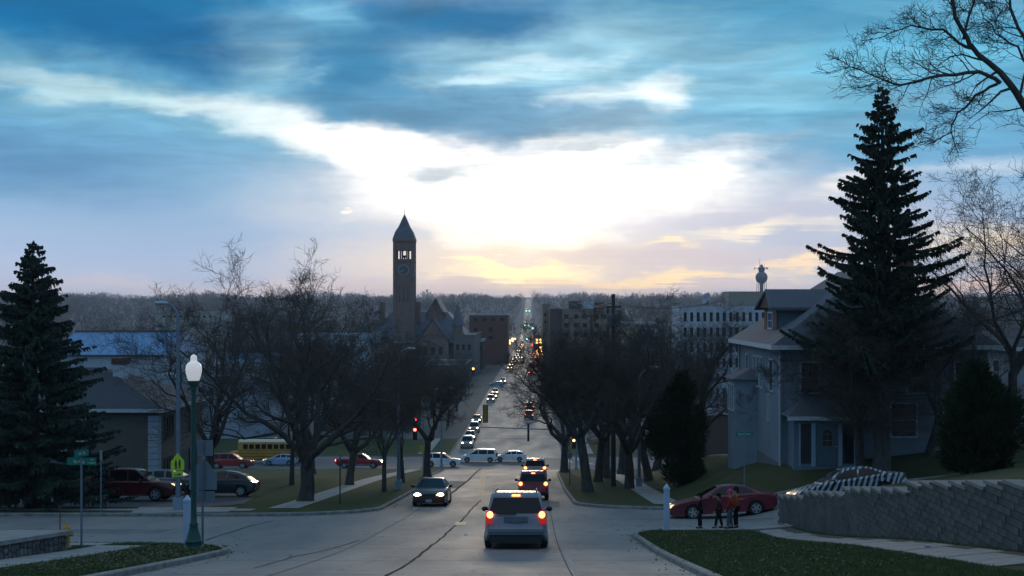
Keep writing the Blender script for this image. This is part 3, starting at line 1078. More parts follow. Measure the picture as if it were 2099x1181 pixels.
def make_car(name, kind, pm, head='off', tail='off', detail=True, far=False):
    """a car at the origin, nose to +x, wheels on z = 0"""
    sp = SPECS[kind]
    root = empty(name)
    L, W, zb = sp['L'], sp['W'], sp['zb']
    hw = W / 2
    body, wz = car_body(sp, pm, root)
    xr, xf, r = sp['wheels']
    for x in (xr, xf):
        for s in (-1, 1):
            put_wheel(root, x, s, r, hw)
    HM = {'off': M_HEADOFF, 'on': M_HEAD_F if far else M_HEAD, 'glint': M_CLEARWARM}[head]
    BM = {'off': M_REDOFF, 'on': M_BRAKE_F if far else M_BRAKE}[tail]
    LM = M_REDOFF if tail == 'off' else M_REDLENS
    zf = {'minivan': .74, 'suv': .86, 'sedan': .62, 'hatch': .70, 'beetle': .68, 'pickup': .86}[kind]
    xfr = max(x for x, z in sp['low'])
    big = 1.5 if far else 1.0
    for s in (-1, 1):
        xx = xfr - (.17 if kind != 'pickup' else .06)
        MB().ball((xx, s * (hw - .30), zf), (.15, .20 * (1.0 if not far else .9), .10 * big), 12, 8).build('headlight', HM, root, 60)
    if detail:
        for s in (-1, 1):
            if head == 'on' and not far:
                MB().ball((xfr - .14, s * (hw - .52), zf - .01), (.10, .07, .05), 10, 6).build('turn_signal', M_AMBER, root, 60)
            # mirrors
            xm = sp['wind'][0][0] - .45
            zm = sp['wind'][0][1] + .04
            m = MB().ball((xm, s * (hw + .11), zm), (.09, .12, .085), 10, 6)
            m.tube([(xm, s * (hw - .14), zm - .05), (xm, s * (hw + .05), zm - .03)], .03, 6)
            m.build('mirror', pm if kind in ('sedan', 'hatch') else M_BLACK, root, 50)
            # door handles and sill strip
            for xd in ((-.35, .62) if kind not in ('beetle', 'pickup') else (-.1,)):
                MB().box((xd, s * (hw + .008), .90 if kind in ('sedan', 'hatch', 'beetle') else .98), (.16, .03, .03)).build('door_handle', pm, root)
        xg = xfr - .035
        MB().box((xg, 0, zf - .02), (.05, W * .42, .13)).build('grille', M_BLACK, root)
        MB().box((xfr - .01, 0, zf - .30), (.03, .31, .15)).build('front_plate', M_PLATE, root)
        # dark lower intake
        MB().box((xfr - .05, 0, zb + .10), (.06, W * .6, .10)).build('air_intake', M_BLACK, root)
        for xd in (.85, -.38, -1.18) if kind != 'beetle' else (.7, -.5):
            for s in (-1, 1):
                MB().box((xd, s * (hw + .0015), (zb + 1.0) / 2 + .08), (.012, .006, .62 if kind != 'sedan' else .52)).build('door_seam', M_BLACK, root)
    # tail
    xb = min(x for x, z in sp['low'])
    if kind == 'minivan':
        for s in (-1, 1):
            lens = MB()
            prof = [(-2.50, .78), (-2.475, 1.0), (-2.43, 1.2)]
            rings = [[(x - .012, s * (hw - .26 + .02 * i), z), (x - .012, s * (hw - .075), z), (x + .16, s * (hw - .02 - .02 * i), z), (x + .16, s * (hw - .26), z)] for i, (x, z) in enumerate(prof)]
            lens.loft(rings, True).build('tail_lamp', LM, root)
            MB().ball((-2.475, s * (hw - .175), 1.08), (.06, .10, .11), 12, 8).build('brake_light', BM, root, 60)
        MB().box((-2.19, 0, 1.675), (.06, .26, .055)).build('high_brake_light', BM, root)
    else:
        zt = {'suv': .98, 'sedan': .80, 'hatch': .92, 'beetle': .72, 'pickup': .95}[kind]
        for s in (-1, 1):
            if kind == 'sedan':
                d = (.08, .42, .14); yy = hw - .32
            elif kind == 'beetle':
                d = (.10, .2, .2); yy = hw - .30
            else:
                d = (.10, .15, .34); yy = hw - .17
            MB().box((xb + .055, s * yy, zt), d).build('tail_lamp', LM, root)
            MB().ball((xb + .02, s * yy, zt + (.05 if d[2] > .2 else 0)), (.05, .12 * (1.2 if far else 1), .12 * (1.2 if far else 1)), 10, 6).build('brake_light', BM, root, 60)
        if tail == 'on' and detail:
            zz = sp['rear'][1][1] + (.06 if kind == 'suv' else 0)
            MB().box((sp['rear'][1][0] - .015, 0, zz), (.06, .22, .05)).build('high_brake_light', BM, root)
    return root


def place(root, x, y, heading, dz=0.0, ground=None):
    """stand a vehicle on the ground, nose along heading (radians from +x), tilted with the slope"""
    fx = Vector((math.cos(heading), math.sin(heading), 0)); lx = Vector((-fx.y, fx.x, 0))
    g = ground or G
    a, b = g(x + fx.x * 1.4, y + fx.y * 1.4), g(x - fx.x * 1.4, y - fx.y * 1.4)
    c, d = g(x + lx.x * .8, y + lx.y * .8), g(x - lx.x * .8, y - lx.y * .8)
    f = Vector((fx.x, fx.y, (a - b) / 2.8)).normalized()
    l = Vector((lx.x, lx.y, (c - d) / 1.6)); l = (l - f * l.dot(f)).normalized()
    u = f.cross(l)
    M4 = Matrix((f, l, u)).transposed().to_4x4()
    M4.translation = (x, y, (a + b + c + d) / 4 + dz)
    root.matrix_world = M4
    return root


FWD, BACK, LEFT, RIGHT = PI / 2, -PI / 2, PI, 0.0

# 1 silver minivan ahead
van = make_car('minivan', 'minivan', paint('silver', (.165, .185, .22), .4, .42), tail='on')
MB().box((-2.49, 0, .93), (.04, .74, .17)).build('plate_recess', M_DPLATE, van)
MB().box((-2.515, 0, .915), (.012, .33, .16)).build('licence_plate', mat('plate_grey', (.12, .14, .15), .5), van)
MB().box((-2.55, 0, .60), (.10, 1.74, .09)).build('bumper', MATS['paint_silver'], van)
MB().box((-2.42, 0, .31), (.16, 1.62, .22)).build('rear_valance', M_BLACK, van)
MB().box((-2.47, .30, 1.115), (.03, .62, .03)).build('wiper', M_BLACK, van)
for s in (-1, 1):
    MB().tube([(-1.9, s * .66, 1.79), (-1.7, s * .66, 1.83), (.1, s * .66, 1.84), (.3, s * .66, 1.78)], .022, 6).build('roof_rail', M_BLACK, van, 50)
place(van, -.42, 40.6, FWD)
tag(van, 'silver minivan seen from behind with its brake lights lit, nearest vehicle on the road', 'minivan')

# 2 red suv, 3 pale suv ahead in the queue
s2 = make_car('suv', 'suv', paint('dark_red', (.17, .012, .014)), tail='on')
place(s2, .22, 71.4, FWD)
s2.scale = (.94, .94, .94)
tag(s2, 'dark red SUV braking just ahead of the silver minivan', 'SUV')
s3 = make_car('suv', 'suv', paint('champagne', (.42, .38, .33)), tail='on')
place(s3, .45, 98.6, FWD)
tag(s3, 'beige SUV braking at the head of the queue before the cross street', 'SUV')
# 4 oncoming sedan
c4 = make_car('sedan_car', 'sedan', paint('maroon_brown', (.055, .03, .028)), head='on')
place(c4, -5.25, 66, BACK)
tag(c4, 'dark sedan with lit headlights driving up the hill towards the camera', 'car')
# 5 three white cars on the cross street
c = make_car('suv', 'suv', paint('white', (.68, .70, .72), 0, .35))
place(c, -10.9, 152.5, RIGHT)
tag(c, 'white crossover SUV behind the slim roadside tree, leftmost of the three white crossing cars', 'SUV')
c = make_car('minivan', 'minivan', MATS['paint_white'])
place(c, -6.75, 163, LEFT)
tag(c, 'white minivan crossing the intersection, middle of the three white crossing cars', 'minivan')
c = make_car('hatchback', 'hatch', MATS['paint_white'])
place(c, -2.6, 164, LEFT)
tag(c, 'white hatchback close behind the white minivan, rightmost of the three white crossing cars', 'car')
# 6 cross street to the left
c = make_car('suv', 'suv', paint('red', (.33, .015, .018)), head='glint'); c['k'] = 0; del c['k']
place(c, XP(474, 148), 148, RIGHT)
c.scale = (1.12, 1.04, 1.06)
tag(c, 'bright red SUV in front of the yellow school bus', 'SUV')
c = make_car('pickup_truck', 'pickup', MATS['paint_red'], head='on', tail='on', far=True)
MB().b2((-2.72, -.82, 1.10), (-1.0, .82, 1.168)).build('cargo_bed', M_BLACK, c)
MB().box((0, .985, .52), (3.0, .02, .10)).build('running_board', M_CHROME, c)
MB().box((0, -.985, .52), (3.0, .02, .10)).build('running_board', M_CHROME, c)
place(c, XP(737, 149), 149, RIGHT)
tag(c, 'red pickup truck on the cross street behind the bare trees', 'pickup')
c = make_car('hatchback', 'hatch', paint('pale_blue', (.28, .40, .55)), head='glint')
place(c, XP(575, 156), 156, LEFT)
tag(c, 'pale blue car between the red SUV and the big forked tree', 'car')
c = make_car('suv', 'suv', paint('maroon_far', (.16, .015, .02)))
place(c, XP(537, 182), 182, LEFT, DL)
tag(c, 'maroon car whose roof shows just above the yellow school bus', 'car')
# 7 parked on the pad of the brown house
g_pad = lambda x, y: G(x, y) + DL + .02
c = make_car('suv', 'suv', paint('deep_maroon', (.10, .014, .016)), head='glint')
place(c, XP(276, 67), 67, RIGHT, ground=g_pad)
tag(c, 'maroon SUV parked beneath the brown house beside the dark spruce', 'SUV')
c = make_car('hatchback', 'hatch', paint('grey_green', (.09, .13, .13)))
place(c, XP(350, 74), 74, RIGHT, ground=g_pad)
tag(c, 'grey green car parked between the maroon SUV and the black round-roofed car', 'car')
c = make_car('rounded_car', 'beetle', paint('black', (.014, .013, .016)))
place(c, XP(456, 71.5), 71.5, LEFT, ground=lambda x, y: G(x, y) + DL + .02)
tag(c, 'small black round-roofed car parked behind the green lamp post', 'car')
# 8 maroon sedan leaving the side street
c8 = make_car('sedan_car', 'sedan', paint('wine', (.15, .016, .028), .2), head='glint')
MB().box((-2.40, 0, .62), (.06, 1.3, .05)).build('bumper_strip', M_BLACK, c8)
place(c8, 8.8, 55.6, LEFT)
tag(c8, 'wine red sedan pulling out of the side street on the right', 'car')


# 9 car wrapped in zebra stripes
def zebra_mat():
    m = bpy.data.materials.new('zebra_paint')
    m.use_nodes = True
    t = m.node_tree
    b = t.nodes['Principled BSDF']
    tc = N(t, 'ShaderNodeTexCoord')
    mp = N(t, 'ShaderNodeMapping'); link(t, tc.outputs['Object'], mp.inputs['Vector'])
    mp.inputs['Rotation'].default_value = (0, math.radians(28), math.radians(20))
    w = N(t, 'ShaderNodeTexWave', wave_type='BANDS', bands_direction='X')
    w.inputs['Scale'].default_value = 1.5; w.inputs['Distortion'].default_value = 5.0
    w.inputs['Detail'].default_value = 1.5; w.inputs['Detail Scale'].default_value = .9
    link(t, mp.outputs[0], w.inputs['Vector'])
    c = ramp(t, w.outputs[0], [(.50, (.01, .011, .016)), (.60, (.42, .44, .48))])
    link(t, c, b.inputs['Base Color'])
    b.inputs['Roughness'].default_value = .35; b.inputs['Coat Weight'].default_value = .4
    return m


cz = make_car('striped_car', 'sedan', zebra_mat(), head='glint')
place(cz, XP(1737, 52.0), 52.0, LEFT)
tag(cz, 'car painted in black and white zebra stripes parked behind the block wall', 'car')

# 10 oncoming traffic in the distance (small): one prototype per kind, then copies
pt_dark = paint('far_dark', (.03, .032, .036)); pt_grey = paint('far_grey', (.22, .22, .22)); pt_beige = paint('far_beige', (.34, .31, .26))
protos = [make_car('oncoming_car', 'sedan', pt_dark, head='on', detail=False, far=True), make_car('oncoming_car', 'hatch', pt_grey, head='on', detail=False, far=True),
          make_car('oncoming_car', 'suv', pt_beige, head='on', detail=False, far=True)]
spots = [  # px, Y, prototype, label
    (958, 186, 2, 'dark SUV with bright headlights first in the oncoming queue beyond the cross street'),
    (964, 198, 1, 'second car of the oncoming queue right behind the first SUV'),
    (972, 212, 2, 'pale roofed car third in the oncoming queue beyond the cross street'),
    (977, 232, 0, 'low dark car with round headlights beneath the hanging yellow signal'),
    (1006, 288, 2, 'oncoming car with dazzling headlights left of the hanging yellow signal'),
    (1012, 302, 1, 'oncoming car half hidden behind the car with dazzling headlights'),
    (1015, 318, 0, 'pale roofed oncoming car last of the three close together'),
    (1031, 372, 0, 'oncoming car beside the blue car at the second crossing'),
]
far_px = [(1045, 470), (1048, 500), (1052, 530), (1060, 548), (1049, 575), (1056, 600), (1067, 610), (1060, 650), (1064, 700), (1068, 740), (1063, 800), (1067, 870), (1070, 960), (1068, 1050), (1070, 1180), (1069, 1260), (1071, 1330), (1073, 1500), (1072, 1640), (1075, 1780), (1080, 2050), (1080, 2300)]
n_used = [0, 0, 0]


def far_car(i, x, y, hd):
    o = protos[i] if n_used[i] == 0 else copy_tree(protos[i])
    n_used[i] += 1
    place(o, x, y, hd, .035 if y > 200 else 0)
    return o


for px, Y, i, lab in spots:
    tag(far_car(i, XP(px, Y), Y, BACK), lab, 'car', 'oncoming cars down the street')
for k, (px, Y) in enumerate(far_px):
    tag(far_car(k % 3, XP(px, Y), Y, BACK), 'tiny far car in the long line of headlights down the street', 'car', 'far oncoming cars in the line of headlights')
c = make_car('hatchback', 'hatch', paint('mid_blue', (.16, .27, .42)), detail=False)
place(c, XP(1018, 352), 352, LEFT, .03)
tag(c, 'blue car turning across the street at the second crossing', 'car')
tp = make_car('outgoing_car', 'suv', pt_dark, tail='on', detail=False, far=True)
for k, (px, Y, lab) in enumerate([(1086, 262, 'dark SUV with red tail lights going away through the overhanging twigs'), (1084, 240, 'dark SUV with dim tail lights going away beneath the other red lights'), (1095, 640, None), (1101, 760, None), (1098, 560, None), (1089, 500, None), (1094, 455, None), (1100, 600, None), (1091, 690, None), (1096, 850, None), (1090, 930, None), (1093, 1080, None), (1089, 420, None), (1103, 520, None), (1092, 1300, None), (1088, 1700, None)]):
    o = tp if k == 0 else copy_tree(tp)
    place(o, XP(px, Y), Y, FWD, .035)
    tag(o, lab or 'tiny far car with red tail lights going away down the street', 'car', 'cars going away down the street')


# 11 school bus
def school_bus():
    root = empty('school_bus')
    my = mat('school_bus_yellow', (.52, .27, .035), .5, var=.2, scale=1.0)
    L, hw = 9.6, 1.22
    rings = []
    prof = [(-hw + .04, .55), (-hw, .65), (-hw, 2.2), (-hw + .06, 2.75), (-hw + .35, 3.02), (0, 3.12), (hw - .35, 3.02), (hw - .06, 2.75), (hw, 2.2), (hw, .65), (hw - .04, .55)]
    for x, k in ((-L / 2, .985), (-L / 2 + .05, 1), (L / 2 - .05, 1), (L / 2, .985)):
        rings.append([(x, y * k, .55 + (z - .55) * k) for y, z in prof])
    MB().loft(rings, True).build('body', my, root, 35)
    rings = [[(x, s * hw * w, z) for s, z in ((-1, .55), (-1, h - .12), (-.85, h), (.85, h), (1, h - .12), (1, .55))] for x, w, h in ((L / 2 - .02, .93, 1.72), (L / 2 + 1.0, .86, 1.55), (L / 2 + 1.35, .78, 1.25))]
    MB().loft(rings, True).build('hood', my, root, 35)
    roof = MB()
    rings = [[(x, y, z) for y, z in ((-hw + .05, 2.80), (-hw + .35, 3.05), (0, 3.15), (hw - .35, 3.05), (hw - .05, 2.80))] for x in (-L / 2 + .02, L / 2 - .02)]
    MB().loft(rings, False, closed=False).build('roof', mat('bus_roof_cream', (.62, .55, .42), .5), root, 40)
    win = MB().box((0, 0, 0), (.62, .03, .62)).mesh('window', M_GLASS)
    for k in range(11):
        for s in (-1, 1):
            o = obj('window', win, root); o.location = (-4.2 + k * .80, s * (hw - .004), 2.22)
    for z in (1.75, 1.35, .95):
        for s in (-1, 1):
            MB().box((0, s * (hw + .008), z), (L - .1, .03, .06)).build('rub_rail', M_BLACK, root)
    MB().box((L / 2 + .01, 0, 2.25), (.04, 1.9, .75)).build('windshield', M_GLASS, root)
    MB().box((-L / 2 - .005, 0, 2.25), (.04, 1.3, .7)).build('rear_window', M_GLASS, root)
    for s in (-1, 1):
        for x in (-2.7, 4.9):
            put_wheel(root, x, s, .5, hw - .02, .28)
        MB().box((-L / 2 - .01, s * .9, 2.85), (.06, .22, .16)).build('warning_light', mat('bus_lamp', (.7, .1, .05), .3, emit=(1, .25, .12), estr=2.2), root)
        MB().box((-L / 2 - .01, s * 1.0, 1.2), (.06, .18, .3)).build('tail_lamp', M_REDOFF, root)
    MB().b2((-L / 2 + .2, -1.0, .45), (L / 2 + 1.1, 1.0, .62)).build('chassis', M_BLACK, root)
    return root


bus = place(school_bus(), XP(566, 161), 161, LEFT)
tag(bus, 'long yellow school bus on the cross street behind the big forked tree', 'bus')

# ------------------------------------------------------------------ trees
M_BARK = mat('grey_bark', (.085, .075, .068), .95, var=.4, scale=6, bump=.6, bscale=25, stretch=(1, 1, .25), spec=.2)
M_TWIG = mat('twig_bark', (.105, .086, .074), .9, var=.3, scale=2, spec=.2)
M_NEEDLE = mat('spruce_needles', (.026, .048, .036), .85, rgb2=(.055, .082, .062), scale=2.2, spec=.2)
M_NEEDLE2 = mat('dark_spruce_needles', (.022, .038, .026), .85, rgb2=(.046, .066, .044), scale=2.2, spec=.2)
M_CEDAR = mat('cedar_foliage', (.022, .034, .016), .9, rgb2=(.050, .064, .030), scale=3, spec=.15)


def tubes_mesh(name, branches, m):
    """branches: list of (points Nx3, radii N, sides)"""
    Vs, Fs, off = [], [], 0
    for pts, rad, n in branches:
        pts = np.asarray(pts); k = len(pts)
        d = np.empty_like(pts)
        d[1:-1] = pts[2:] - pts[:-2]; d[0] = pts[1] - pts[0]; d[-1] = pts[-1] - pts[-2]
        d /= np.linalg.norm(d, axis=1)[:, None] + 1e-9
        ref = np.array([1., .13, .07]) if abs(d[0, 0]) < .8 else np.array([.07, 1., .1])
        u = ref - d * (d @ ref)[:, None]; u /= np.linalg.norm(u, axis=1)[:, None] + 1e-9
        w = np.cross(d, u)
        a = np.arange(n) * 2 * PI / n
        ring = pts[:, None, :] + (u[:, None, :] * np.cos(a)[None, :, None] + w[:, None, :] * np.sin(a)[None, :, None]) * np.asarray(rad)[:, None, None]
        Vs.append(ring.reshape(-1, 3))
        i, j = np.meshgrid(np.arange(k - 1), np.arange(n), indexing='ij')
        A = (i * n + j).ravel(); B = (i * n + (j + 1) % n).ravel()
        Fs.append(np.column_stack([A, B, B + n, A + n]) + off)
        off += k * n
    return npmesh(name, np.concatenate(Vs), np.concatenate(Fs), m, True)


class Bare:
    """a leafless tree: trunk and limbs, then ever finer twigs"""

    def __init__(s, seed, H=13, spread=.55, trunk=.32, fork=.22, limbs=5, dens=1.0, wiggle=.16, twig_r=.011, levels=4, up=.06):
        s.r = np.random.default_rng(seed)
        s.H, s.dens, s.wig, s.tw, s.levels, s.up = H, dens, wiggle, twig_r, levels, up
        s.thick, s.thin = [], []
        r = s.r
        base = np.array([0., 0., -.25])
        fh = H * fork
        pts = [base]; d = np.array([r.normal(0, .04), r.normal(0, .04), 1.])
        n = 5
        for i in range(n):
            d = d + np.array([r.normal(0, .05), r.normal(0, .05), 0]); d /= np.linalg.norm(d)
            pts.append(pts[-1] + d * (fh + .25) / n)
        rad = [trunk * 1.45, trunk * 1.1, trunk, trunk * .95, trunk * .9, trunk * .85]
        s.thick.append((np.array(pts), rad, 10))
        top = pts[-1]
        a0 = r.uniform(0, 6.28)
        for k in range(limbs):
            a = a0 + k * 2 * PI / limbs + r.normal(0, .25)
            tilt = spread * r.uniform(.55, 1.25) if k else spread * .25
            dd = np.array([math.cos(a) * math.sin(tilt), math.sin(a) * math.sin(tilt), math.cos(tilt)])
            st = pts[-1] if k % 2 == 0 else pts[-2] * .5 + pts[-1] * .5
            s.grow(st - dd * .1, dd, (H - fh) * r.uniform(.72, 1.0), trunk * r.uniform(.48, .68), 1)

    def grow(s, p, d, L, rad, lev):
        r = s.r
        nseg = {1: 9, 2: 7, 3: 5, 4: 4, 5: 3}.get(lev, 3)
        pts = [p]; dirs = [d]
        w = s.wig * (1 + .25 * lev)
        for i in range(nseg):
            d = d + r.normal(0, w, 3) + np.array([0, 0, s.up * (1.5 if lev < 3 else 1.0)])
            d = d / np.linalg.norm(d)
            pts.append(pts[-1] + d * L / nseg); dirs.append(d)
        pts = np.array(pts)
        tip = max(s.tw * .55, rad * .12)
        rr = np.linspace(rad, tip, nseg + 1)
        sides = {1: 8, 2: 6, 3: 4}.get(lev, 3)
        (s.thick if lev <= 2 else s.thin).append((pts, rr, sides))
        if lev >= s.levels + 1:
            return
        nc = {1: 8, 2: 7, 3: 7, 4: 4}.get(lev, 3)
        nc = max(2, int(round(nc * s.dens * r.uniform(.8, 1.2))))
        for k in range(nc):
            f = .22 + .78 * (k + r.uniform(.1, .9)) / nc
            f = min(f, .985)
            x = f * nseg; i = int(x); q = pts[i] + (pts[min(i + 1, nseg)] - pts[i]) * (x - i)
            t = dirs[min(i + 1, nseg)]
            ax = r.normal(0, 1, 3); ax -= t * ax.dot(t); ax /= np.linalg.norm(ax) + 1e-9
            ang = r.uniform(.45, 1.05)
            dd = t * math.cos(ang) + ax * math.sin(ang)
            if dd[2] < -.25: dd[2] *= .4
            dd /= np.linalg.norm(dd)
            cl = L * (.62 - .28 * f) * r.uniform(.75, 1.25)
            if lev >= 3: cl = max(cl, .32)
            cr = max(rr[i] * .55, s.tw)
            s.grow(q, dd, cl, cr if lev < 3 else max(s.tw, cr * .6), lev + 1)

    def make(s, name):
        return tubes_mesh(name + '_trunk', s.thick, M_BARK), tubes_mesh(name + '_crown', s.thin, M_TWIG)


def plant_tree(meshes, x, y, z, label, group=None, rz=0.0, sc=(1, 1, 1), name='bare_tree', cat='tree', tilt=(0, 0)):
    o = empty(name, (x, y, z), rz)
    o.rotation_euler = (tilt[0], tilt[1], rz)
    o.scale = sc
    obj('trunk', meshes[0], o)
    obj('crown', meshes[1], o)
    tag(o, label, cat, group)
    return o


BT = {
    'big': Bare(3, 14.2, .72, .40, .15, 7, 1.0, .14, .009, 4).make('big'),
    'oak': Bare(8, 11.5, .80, .32, .24, 5, .98, .16, .0095, 4).make('oak'),
    'dense': Bare(21, 10.8, .72, .31, .32, 5, 1.06, .17, .0105, 4).make('dense'),
    'slim': Bare(5, 9.5, .50, .16, .26, 4, .97, .14, .008, 4, up=.1).make('slim'),
    'wide': Bare(12, 12.5, .88, .32, .24, 6, .96, .16, .0095, 4).make('wide'),
    'airy': Bare(52, 13.0, .75, .26, .25, 5, .82, .15, .008, 4).make('airy'),
    'mid': Bare(33, 11.0, .65, .24, .25, 5, .92, .16, .016, 3).make('mid'),
    'mid2': Bare(34, 10.0, .80, .22, .22, 5, .92, .18, .016, 3).make('mid2'),
}


def T(kind, px, Y, label, group=None, rz=0.0, s=1.0, sz=None, dz=DL, x=None, zf=None, tilt=(0, 0)):
    X = XP(px, Y) if x is None else x
    z = (float(zf(X, Y)) if zf else G(X, Y)) + dz
    return plant_tree(BT[kind], X, Y, z, label, group, rz, (s, s, sz or s), tilt=tilt)


# left of the street
T('big', 625, 67, 'large bare tree with a thick forked trunk, tallest tree left of the street', rz=.6, s=1.0, sz=.93)
T('oak', 424, 84, 'bare tree whose straight dark trunk rises behind the black parked car', rz=2.0, s=1.05)
T('slim', 598, 86, 'bare tree with a plain straight trunk just left of the big forked tree', rz=1.1, s=1.05, sz=1.1)
T('oak', 716, 86, 'leaning bare tree on the lawn just right of the big forked tree', rz=3.9, s=.86, tilt=(0, .07))
T('slim', 788, 77, 'slender forked bare tree by the sidewalk left of the oncoming sedan', rz=.2, s=.93)
T('slim', 826, 90, 'thin leaning bare tree behind the oncoming sedan', rz=4.4, s=.9, tilt=(0, .06))
T('dense', 876, 104, 'bare street tree on the corner in front of the white crossover', rz=2.5, s=.95)
T('wide', 640, 112, 'broad bare tree on the lawn behind the big forked tree', rz=1.9, s=1.0)
# right of the street
T('dense', 1206, 77, 'bare street tree with a thick dark trunk, nearest the road on the right', rz=.4, s=1.0)
T('oak', 1289, 81, 'bare tree forking low by the right hand sidewalk', rz=1.3, s=.98)
T('dense', 1226, 92, 'bare tree with a straight trunk between the two nearest right hand trees', rz=2.9, s=.95)
T('wide', 1158, 120, 'bare tree reaching low twigs over the road before the cross street', rz=.9, s=1.2, sz=1.0, tilt=(0, -.10))
T('dense', 1245, 100, 'bare tree close beside the utility poles', rz=.2, s=1.05)
T('oak', 1330, 92, 'bare tree just left of the dark cedar', rz=.5, s=.98)
T('dense', 1272, 112, 'bare tree in the yard behind the low forking tree', rz=4.9, s=1.0)
T('big', 1440, 96, 'tall bare tree standing in front of the white office block', rz=4.0, s=.82, zf=fr_z)
T('oak', 1345, 104, 'bare tree behind the dark cedar on its left side', rz=3.2, s=1.05, zf=fr_z)
T('slim', 1560, 74, 'young bare tree growing against the side wall of the blue house', rz=3.2, s=.5, zf=fr_z)
# beyond the cross street, smaller
rt = random.Random(4)
for k, (px, Y) in enumerate([(300, 190), (345, 215), (390, 182), (455, 205), (520, 225), (575, 190), (630, 240), (690, 200), (735, 225), (780, 190), (835, 212), (885, 245), (250, 240), (205, 205), (905, 300), (860, 330), (918, 226), (905, 240), (936, 262), (945, 300), (962, 345), (925, 350), (880, 290)]):
    T('mid' if k % 2 else 'mid2', px, Y, 'smaller bare tree in the town left of the street beyond the school bus', 'bare trees beyond the cross street on the left', rt.uniform(0, 6), rt.uniform(.8, 1.15), dz=0)
for k, (px, Y) in enumerate([(1165, 190), (1205, 215), (1245, 185), (1290, 225), (1330, 195), (1370, 235), (1150, 250), (1180, 290), (1235, 270), (1300, 300), (1480, 205), (1345, 330), (1130, 330), (1420, 190), (1390, 205)]):
    T('mid' if k % 2 else 'mid2', px, Y, 'smaller bare tree in the town right of the street beyond the cross street', 'bare trees beyond the cross street on the right', rt.uniform(0, 6), rt.uniform(.85, 1.2), dz=0)


# big bare tree off the right edge with limbs that reach into the picture
def edge_tree():
    t = Bare.__new__(Bare)
    t.r = np.random.default_rng(77); t.H, t.dens, t.wig, t.tw, t.levels, t.up = 15, 1.0, .15, .0075, 4, .03
    t.thick, t.thin = [], []
    Y0 = 39.0
    bx = 18.6; bz = float(walltop(Y0)) + .16 * (bx - 10.3) - .1
    O = np.array([bx, Y0, bz])

    def path(pix, r0, r1, lev=1, kids=1.0):
        pts = np.array([np.array(P(px, py, Y)) - O for px, py, Y in pix])
        # smooth
        q = [pts[0]]
        for a, b in zip(pts[:-1], pts[1:]):
            for f in (.33, .67, 1.0): q.append(a + (b - a) * f + t.r.normal(0, .035, 3))
        q = np.array(q)
        rr = np.linspace(r0, r1, len(q))
        t.thick.append((q, rr, 8))
        n = int(len(q) * 1.25 * kids)
        Ltot = np.linalg.norm(np.diff(q, axis=0), axis=1).sum()
        for k in range(n):
            f = .15 + .84 * (k + t.r.uniform()) / n
            x = f * (len(q) - 1); i = int(x); p = q[i] + (q[i + 1] - q[i]) * (x - i)
            d = q[i + 1] - q[i]; d /= np.linalg.norm(d)
            ax = t.r.normal(0, 1, 3); ax[1] *= .6; ax -= d * ax.dot(d); ax /= np.linalg.norm(ax)
            g = t.r.uniform(.5, 1.0); dd = d * math.cos(g) + ax * math.sin(g)
            t.grow(p, dd, Ltot * (.34 - .14 * f) * t.r.uniform(.7, 1.2), max(rr[i] * .42, .012), 3)
    trunk = [(0, 0, -.3), (-.05, 0, 2), (.0, .1, 4.2), (-.05, .15, 5.6)]
    t.thick.append((np.array(trunk, float), [.42, .33, .29, .26], 10))
    tp = np.array(trunk[-1]) + O
    tpx, tpy = CX + F * tp[0] / tp[1], HY - F * tp[2] / tp[1]
    main = [(tpx, tpy, 39.1), (2235, 420, 39), (2155, 290, 38.6), (2099, 212, 38.4), (2050, 150, 38.2), (1990, 92, 38)]
    path(main, .19, .075, kids=.5)
    path([(1990, 100, 38), (1960, 40, 37.8), (1935, -40, 37.6), (1900, -120, 37.5)], .08, .03)
    path([(2050, 170, 38.2), (2010, 150, 38.0), (1930, 158, 37.7), (1850, 175, 37.4), (1800, 160, 37.2), (1748, 140, 37)], .07, .012, kids=1.2)
    path([(2045, 172, 38.2), (2000, 195, 38.4), (1965, 235, 38.6), (1945, 270, 38.8), (1900, 298, 39)], .05, .01)
    path([(1985, 98, 38), (1930, 60, 38.2), (1870, 55, 38.4), (1800, 80, 38.6)], .05, .01)
    path([(1975, 80, 38), (1990, 20, 38.2), (2015, -60, 38.4)], .05, .02)
    path([(2225, 405, 38.9), (2160, 250, 39.4), (2110, 120, 39.8), (2075, 20, 40), (2050, -80, 40.2)], .10, .03)
    path([(2130, 180, 39.4), (2090, 95, 39.0), (2040, 70, 38.8), (2010, 20, 38.5)], .05, .012)
    path([(2240, 440, 39.2), (2260, 330, 40), (2200, 100, 40.5), (2190, -80, 41)], .16, .05)
    o = empty('bare_tree', tuple(O))
    obj('trunk', tubes_mesh('edge_trunk', t.thick, M_BARK), o)
    obj('crown', tubes_mesh('edge_crown', t.thin, M_BARK), o)
    tag(o, 'large bare tree at the right edge with dark limbs spread against the sky', 'tree')


def walltop(y):
    return np.interp(y, _ty, _tz) + np.interp(y, [18, 24.6, 34.7, 41, 48.6], [2.1, 2.07, 1.97, 1.71, 1.26])


edge_tree()
